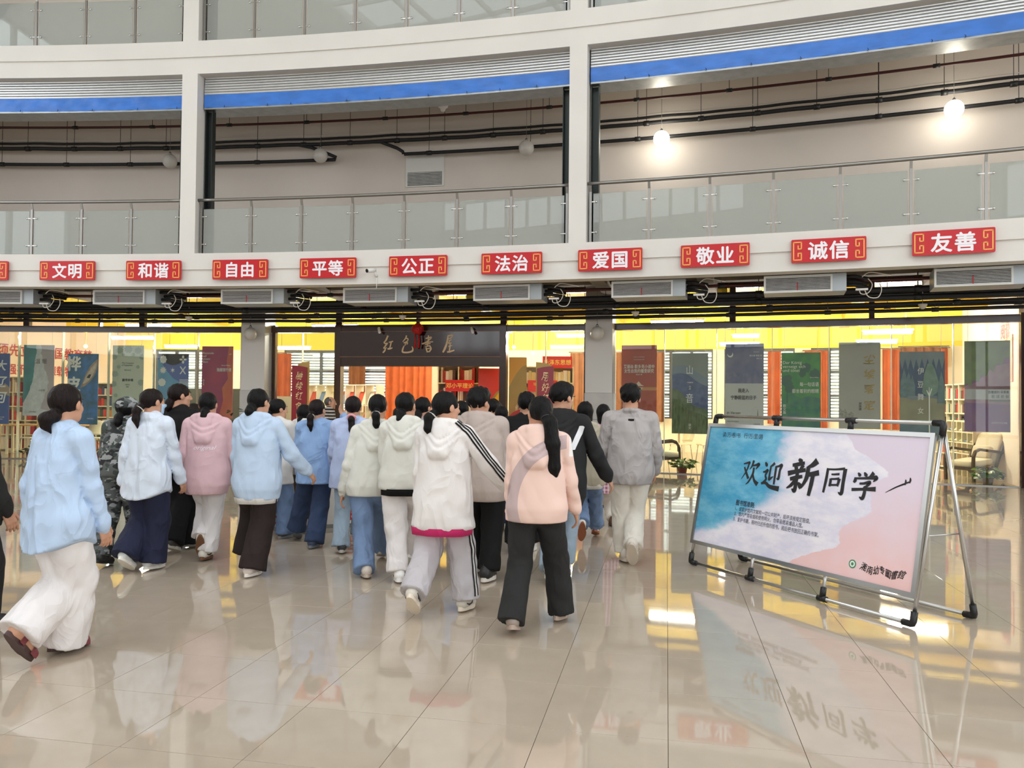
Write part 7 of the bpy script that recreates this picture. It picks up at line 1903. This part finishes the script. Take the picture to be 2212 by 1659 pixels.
    person('person in a red and white striped shirt seen between two ponytails', 852, 866, 878, (('s', .09, -.1, 10, 0), ('s', .09, .14, 0, 0)), 10, Z=10.6, H=1.52, hair='bob', top=dict(kind='tee', hem=.62, mat=stripe_mat('red_white_stripe', (236, 230, 224), (120, 30, 36), 24), w=.215, seed=53), low=dict(mat=BLK, seed=54), res=.018)
    # 14 three stripe jacket
    def stripes(c):
        f = c['top']['f']; sh, e, w_, u2 = c['AR'][1]
        for k in (-1, 0, 1):
            o = np.array((0, -.014 + .0, 0)); u = (e - sh) / np.linalg.norm(e - sh)
            nv = np.array((.75, -.65, .35)); side = np.cross(u, nv); side /= np.linalg.norm(side)
            pts = [c['spine'](c['zn']) + np.array((.075, -.03, .03)) + side * k * .020, sh + side * k * .024, e + side * k * .024, w_ + side * k * .022]
            ribbon(c, f, pts, (.55, -.72, .40), .012, BLK, 'sleeve_stripe')
        lf = c['low_f']; hp, kn, an = c['LG'][1]
        for k, mt in ((-1, BLK), (0, WHT), (1, BLK)):
            o = np.array((0, k * .017, 0)); ribbon(c, lf, [hp + o + np.array((.02, 0, -.12)), kn + o, an + o + (kn - an) * .09], (.92, -.40, .02), .0105, mt, 'leg_stripe')
    person('person in a white hooded jacket with three black sleeve stripes and grey trousers', 958, 962, 846, ((886, 1342, 42, .02), (1016, 1312, 3, 0)), 14, Z=5.62, H=1.57, hair='pony', yaw=38, top=dict(kind='hoodie', hem=1142, mat=cloth('white_windbreaker', (232, 228, 226), rough=.6, wr=.26), w=.218, dpt=.155, sleeve=.066, hemw=.232, seed=57, under=(cloth('magenta_cotton', (206, 50, 112)), .035)), low=dict(mat=GREY, knee=.095, hem=.10, thigh=.112, seed=58, hemcut=.03, fold=1.2), arms=((-4, 8, 14), (16, 34, 12)), shoes=dict(upper=(206, 200, 188), sole=(226, 214, 196), accent=(40, 40, 44)), extra=stripes, res=.0105)
    # 15 boy beige hoodie
    person('person with short hair in a beige hoodie and black trousers', 1042, 1030, 840, ((1030, 1236, 10, 0), (1062, 1250, 3, 0)), 10, Z=6.66, H=1.64, male=True, hair='short2', yaw=22, top=dict(kind='hoodie', hem=1080, mat=BEIGE, w=.232, dpt=.158, sleeve=.068, seed=61), low=dict(mat=BLK, knee=.09, hem=.088, thigh=.106, seed=62), arms=((0, 8, 12), (4, 10, 16)), shoes=dict(upper=(30, 30, 30), sole=(226, 222, 214)), res=.0115)
    # 16 pink panelled hoodie
    def panels(V, c):
        z0 = c['zs']; x, y, z = V[:, 0], V[:, 1], V[:, 2]
        r = np.sqrt((x - .25) ** 2 + (z - (z0 - .40)) ** 2)
        sash = np.maximum(np.abs(r - .40) - .045, y - .02)
        sash = np.maximum(sash, x - .20)
        wh = np.maximum(x + .205, (z0 - .20) - z); wh2 = np.maximum(.215 - x, (z0 - .10) - z); wh = np.minimum(wh, wh2)
        return dict(sash=sash, white=wh)
    def clipx(c):
        q = MB(); 
        for k in (0, 1): q.tube([(.005, -.128, -.035 - .017 * k), (.05, -.122, -.030 - .017 * k)], .0035, 5, m=c['hm'])
        q.build('hair_clip', M('pale_clip', (216, 208, 206), .4), c['t'], local=True, kind='stuff')
        w_ = c['AR'][1][2]; q = MB(); q.tube([tuple(w_ + np.array((.036 * math.cos(k * PI / 8), .036 * math.sin(k * PI / 8), -.015))) for k in range(17)], .005, 6); q.build('bracelet', WLET, c['t'], local=True)
    person('person in a pink hoodie with grey sash panel, long black ponytail and charcoal trousers', 1160, 1166, 856, ((1108, 1366, 16, 0), (1215, 1334, 6, 0)), 10, Z=5.22, H=1.56, hair='long', yaw=-26, top=dict(kind='hoodie', hem=1124, mat=banded_mat('panelled_fleece', PEACH, (('sash', (190, 168, 168)), ('white', (238, 234, 232)))), w=.205, dpt=.148, sleeve=.062, seed=65, attr=panels, fold=.9), low=dict(mat=CHAR, knee=.082, hem=.09, thigh=.106, seed=66, hemcut=.0), arms=((-2, 8, 10), (8, 14, 20)), shoes=dict(upper=(150, 136, 126), sole=(170, 150, 136)), extra=clipx, res=.0105)
    # 17 boy black jacket
    def wedge(V, c):
        x, y, z = V[:, 0], V[:, 1], V[:, 2]; z0 = c['zs']
        return dict(wedge=np.maximum(np.maximum(np.abs(x - .155 - .35 * (z - z0 + .16)) - .022, np.abs(z - z0 + .13) - .10), y - .0))
    def specs(c):
        q = MB()
        for sx_ in (-1, 1): q.tube([(sx_ * .082, -.005, .01), (sx_ * .078, .07, .012), (sx_ * .05, .10, .008)], .0028, 5, m=c['hm'])
        q.build('glasses', FIT, c['t'], local=True, kind='stuff')
    person('short haired person in a black hooded jacket with white shoulder wedge and pale jeans', 1210, 1212, 829, ((1188, 1262, 22, .0), (1224, 1228, 4, 0)), 16, Z=6.75, H=1.68, male=True, hair='short', yaw=24, top=dict(kind='hoodie', hem=1092, mat=banded_mat('black_jacket', (13, 13, 14), (('wedge', (226, 228, 232)),)), w=.225, dpt=.15, sleeve=.066, seed=68, attr=wedge), low=dict(mat=LDEN, knee=.085, hem=.085, seed=69), arms=((-4, 8, 14), (14, 20, 18)), shoes=dict(upper=(238, 238, 236), sole=(240, 240, 240), accent=(30, 30, 30)), extra=specs, res=.0115)
    person('person in a black jacket left of the tall black hooded jacket', 1132, 1138, 850, (('s', .09, -.1, 10, 0), ('s', .09, .14, 0, 0)), 5, Z=7.9, H=1.62, male=True, hair='short2', top=dict(kind='jacket', hem=.66, mat=BLK, w=.235, seed=71), low=dict(mat=BLK, seed=72), res=.018)
    person('person with dark hair just showing over the long black ponytail', 1172, 1176, 862, (('s', .09, -.1, 10, 0), ('s', .09, .14, 0, 0)), 0, Z=8.8, H=1.56, hair='low', top=dict(kind='hoodie', hem=.66, mat=BLK, seed=73), low=dict(mat=BLK, seed=74), res=.02)
    # 19 vest girl
    person('person with bobbed hair in a beige vest over white sleeves and light jeans', 1266, 1264, 867, ((1256, 1182, 60, .05), (1288, 1160, 20, 0)), 4, Z=8.3, H=1.52, hair='bob', top=dict(kind='hoodie', hem=1046, mat=OLIV, w=.215, dpt=.15, sleeve=.062, seed=76, under=(WHT, .03)), low=dict(mat=DENIM, knee=.085, hem=.088, seed=77, fold=1.4), arms=((4, 6, 20), (6, 8, 16)), shoes=dict(upper=(226, 222, 214), sole=(150, 88, 58), accent=(30, 30, 30)))
    person('person with bobbed hair in a pink plaid shirt and white trousers farther back', 1306, 1304, 873, ((1298, 1112, 40, .04), (1322, 1134, 4, 0)), -6, Z=9.6, H=1.5, hair='bob', top=dict(kind='tee', hem=1062, mat=stripe_mat('pink_plaid', (196, 150, 164), (138, 84, 102), 22, 2, (226, 206, 212)), w=.21, seed=79), low=dict(mat=CPANT, knee=.08, hem=.085, seed=80), shoes=dict(upper=(90, 60, 44), sole=(70, 48, 38)), res=.015)
    # 21 grey jacket boy
    def neck_tag(c):
        z = c['zn'] - .045; p = march(c['top']['f'], [(c['spine'](z)[0] + .005, -.4, z)], [(0, 1, 0)])[0]
        m_ = Matrix.Translation((p[0], p[1] - .004, p[2]))
        MB().box(-.027, .027, -.002, .004, -.012, .012, m_).build('neck_label', BLK, c['t'], local=True)
    person('person with tousled short hair in a grey bomber jacket and cream trousers', 1360, 1362, 832, (('s', .05, .16, 4, 0), ('s', .03, -.22, 50, .01)), 7, Z=7.35, H=1.68, male=True, hair='short', top=dict(kind='jacket', hem=1042, mat=GRJ, w=.215, dpt=.155, sleeve=.070, seed=83, fold=1.15, collar=True), low=dict(mat=CPANT, knee=.085, hem=.082, thigh=.106, seed=84), arms=((4, 15, 34, 10), (2, 14, 30, 8)), shoes=dict(upper=(224, 216, 204), sole=(214, 202, 186)), extra=neck_tag, res=.0115)
    # far heads by the doorway
    person('person with a ponytail and white hooded top near the gold panel', 1083, 1083, 877, (('s', .09, -.1, 10, 0), ('s', .09, .14, 0, 0)), 2, Z=9.1, H=1.52, hair='pony', top=dict(kind='hoodie', hem=.62, mat=WHT, seed=86), low=dict(mat=DDEN, seed=87), res=.018)
    person('person in a black and white checked shirt seen behind the beige hoodie', 1068, 1062, 864, (('s', .09, -.1, 10, 0), ('s', .09, .14, 0, 0)), 2, Z=9.9, H=1.58, hair='short2', top=dict(kind='tee', hem=.62, mat=stripe_mat('black_check', (60, 62, 66), (24, 24, 26), 20, 2, (176, 178, 182)), w=.215, seed=89), low=dict(mat=BLK, seed=90), res=.018)
    person('person in a light blue top mostly hidden behind the beige hoodie', 1000, 996, 866, (('s', .09, -.1, 10, 0), ('s', .09, .14, 0, 0)), 2, Z=9.0, H=1.56, hair='low', top=dict(kind='tee', hem=.62, mat=MBLUE, seed=92), low=dict(mat=BLK, seed=93), res=.018)
    person('person with dark hair at the doorway beyond the checked shirt', 1074, 1071, 868, (('s', .09, -.1, 10, 0), ('s', .09, .14, 0, 0)), 0, Z=11.2, H=1.58, hair='bob', top=dict(kind='tee', hem=.62, mat=BLK, seed=95), low=dict(mat=BLK, seed=96), res=.022)
    # older man inside, facing right
    person('older person with thinning hair in a dark striped polo inside the entrance', 704, 712, 857, (('s', .09, -.05, 0, 0), ('s', .09, .08, 0, 0)), 62, Z=15.4, H=1.62, male=True, skin=SKIN2, hair='elder', hairmat=M('greying_hair', (70, 66, 62), .5), yaw=24, top=dict(kind='tee', hem=.80, mat=stripe_mat('dark_polo', (40, 36, 34), (190, 180, 170), 16), w=.21, short=True, seed=98), low=dict(mat=CHAR, seed=99), res=.02)
ppl()
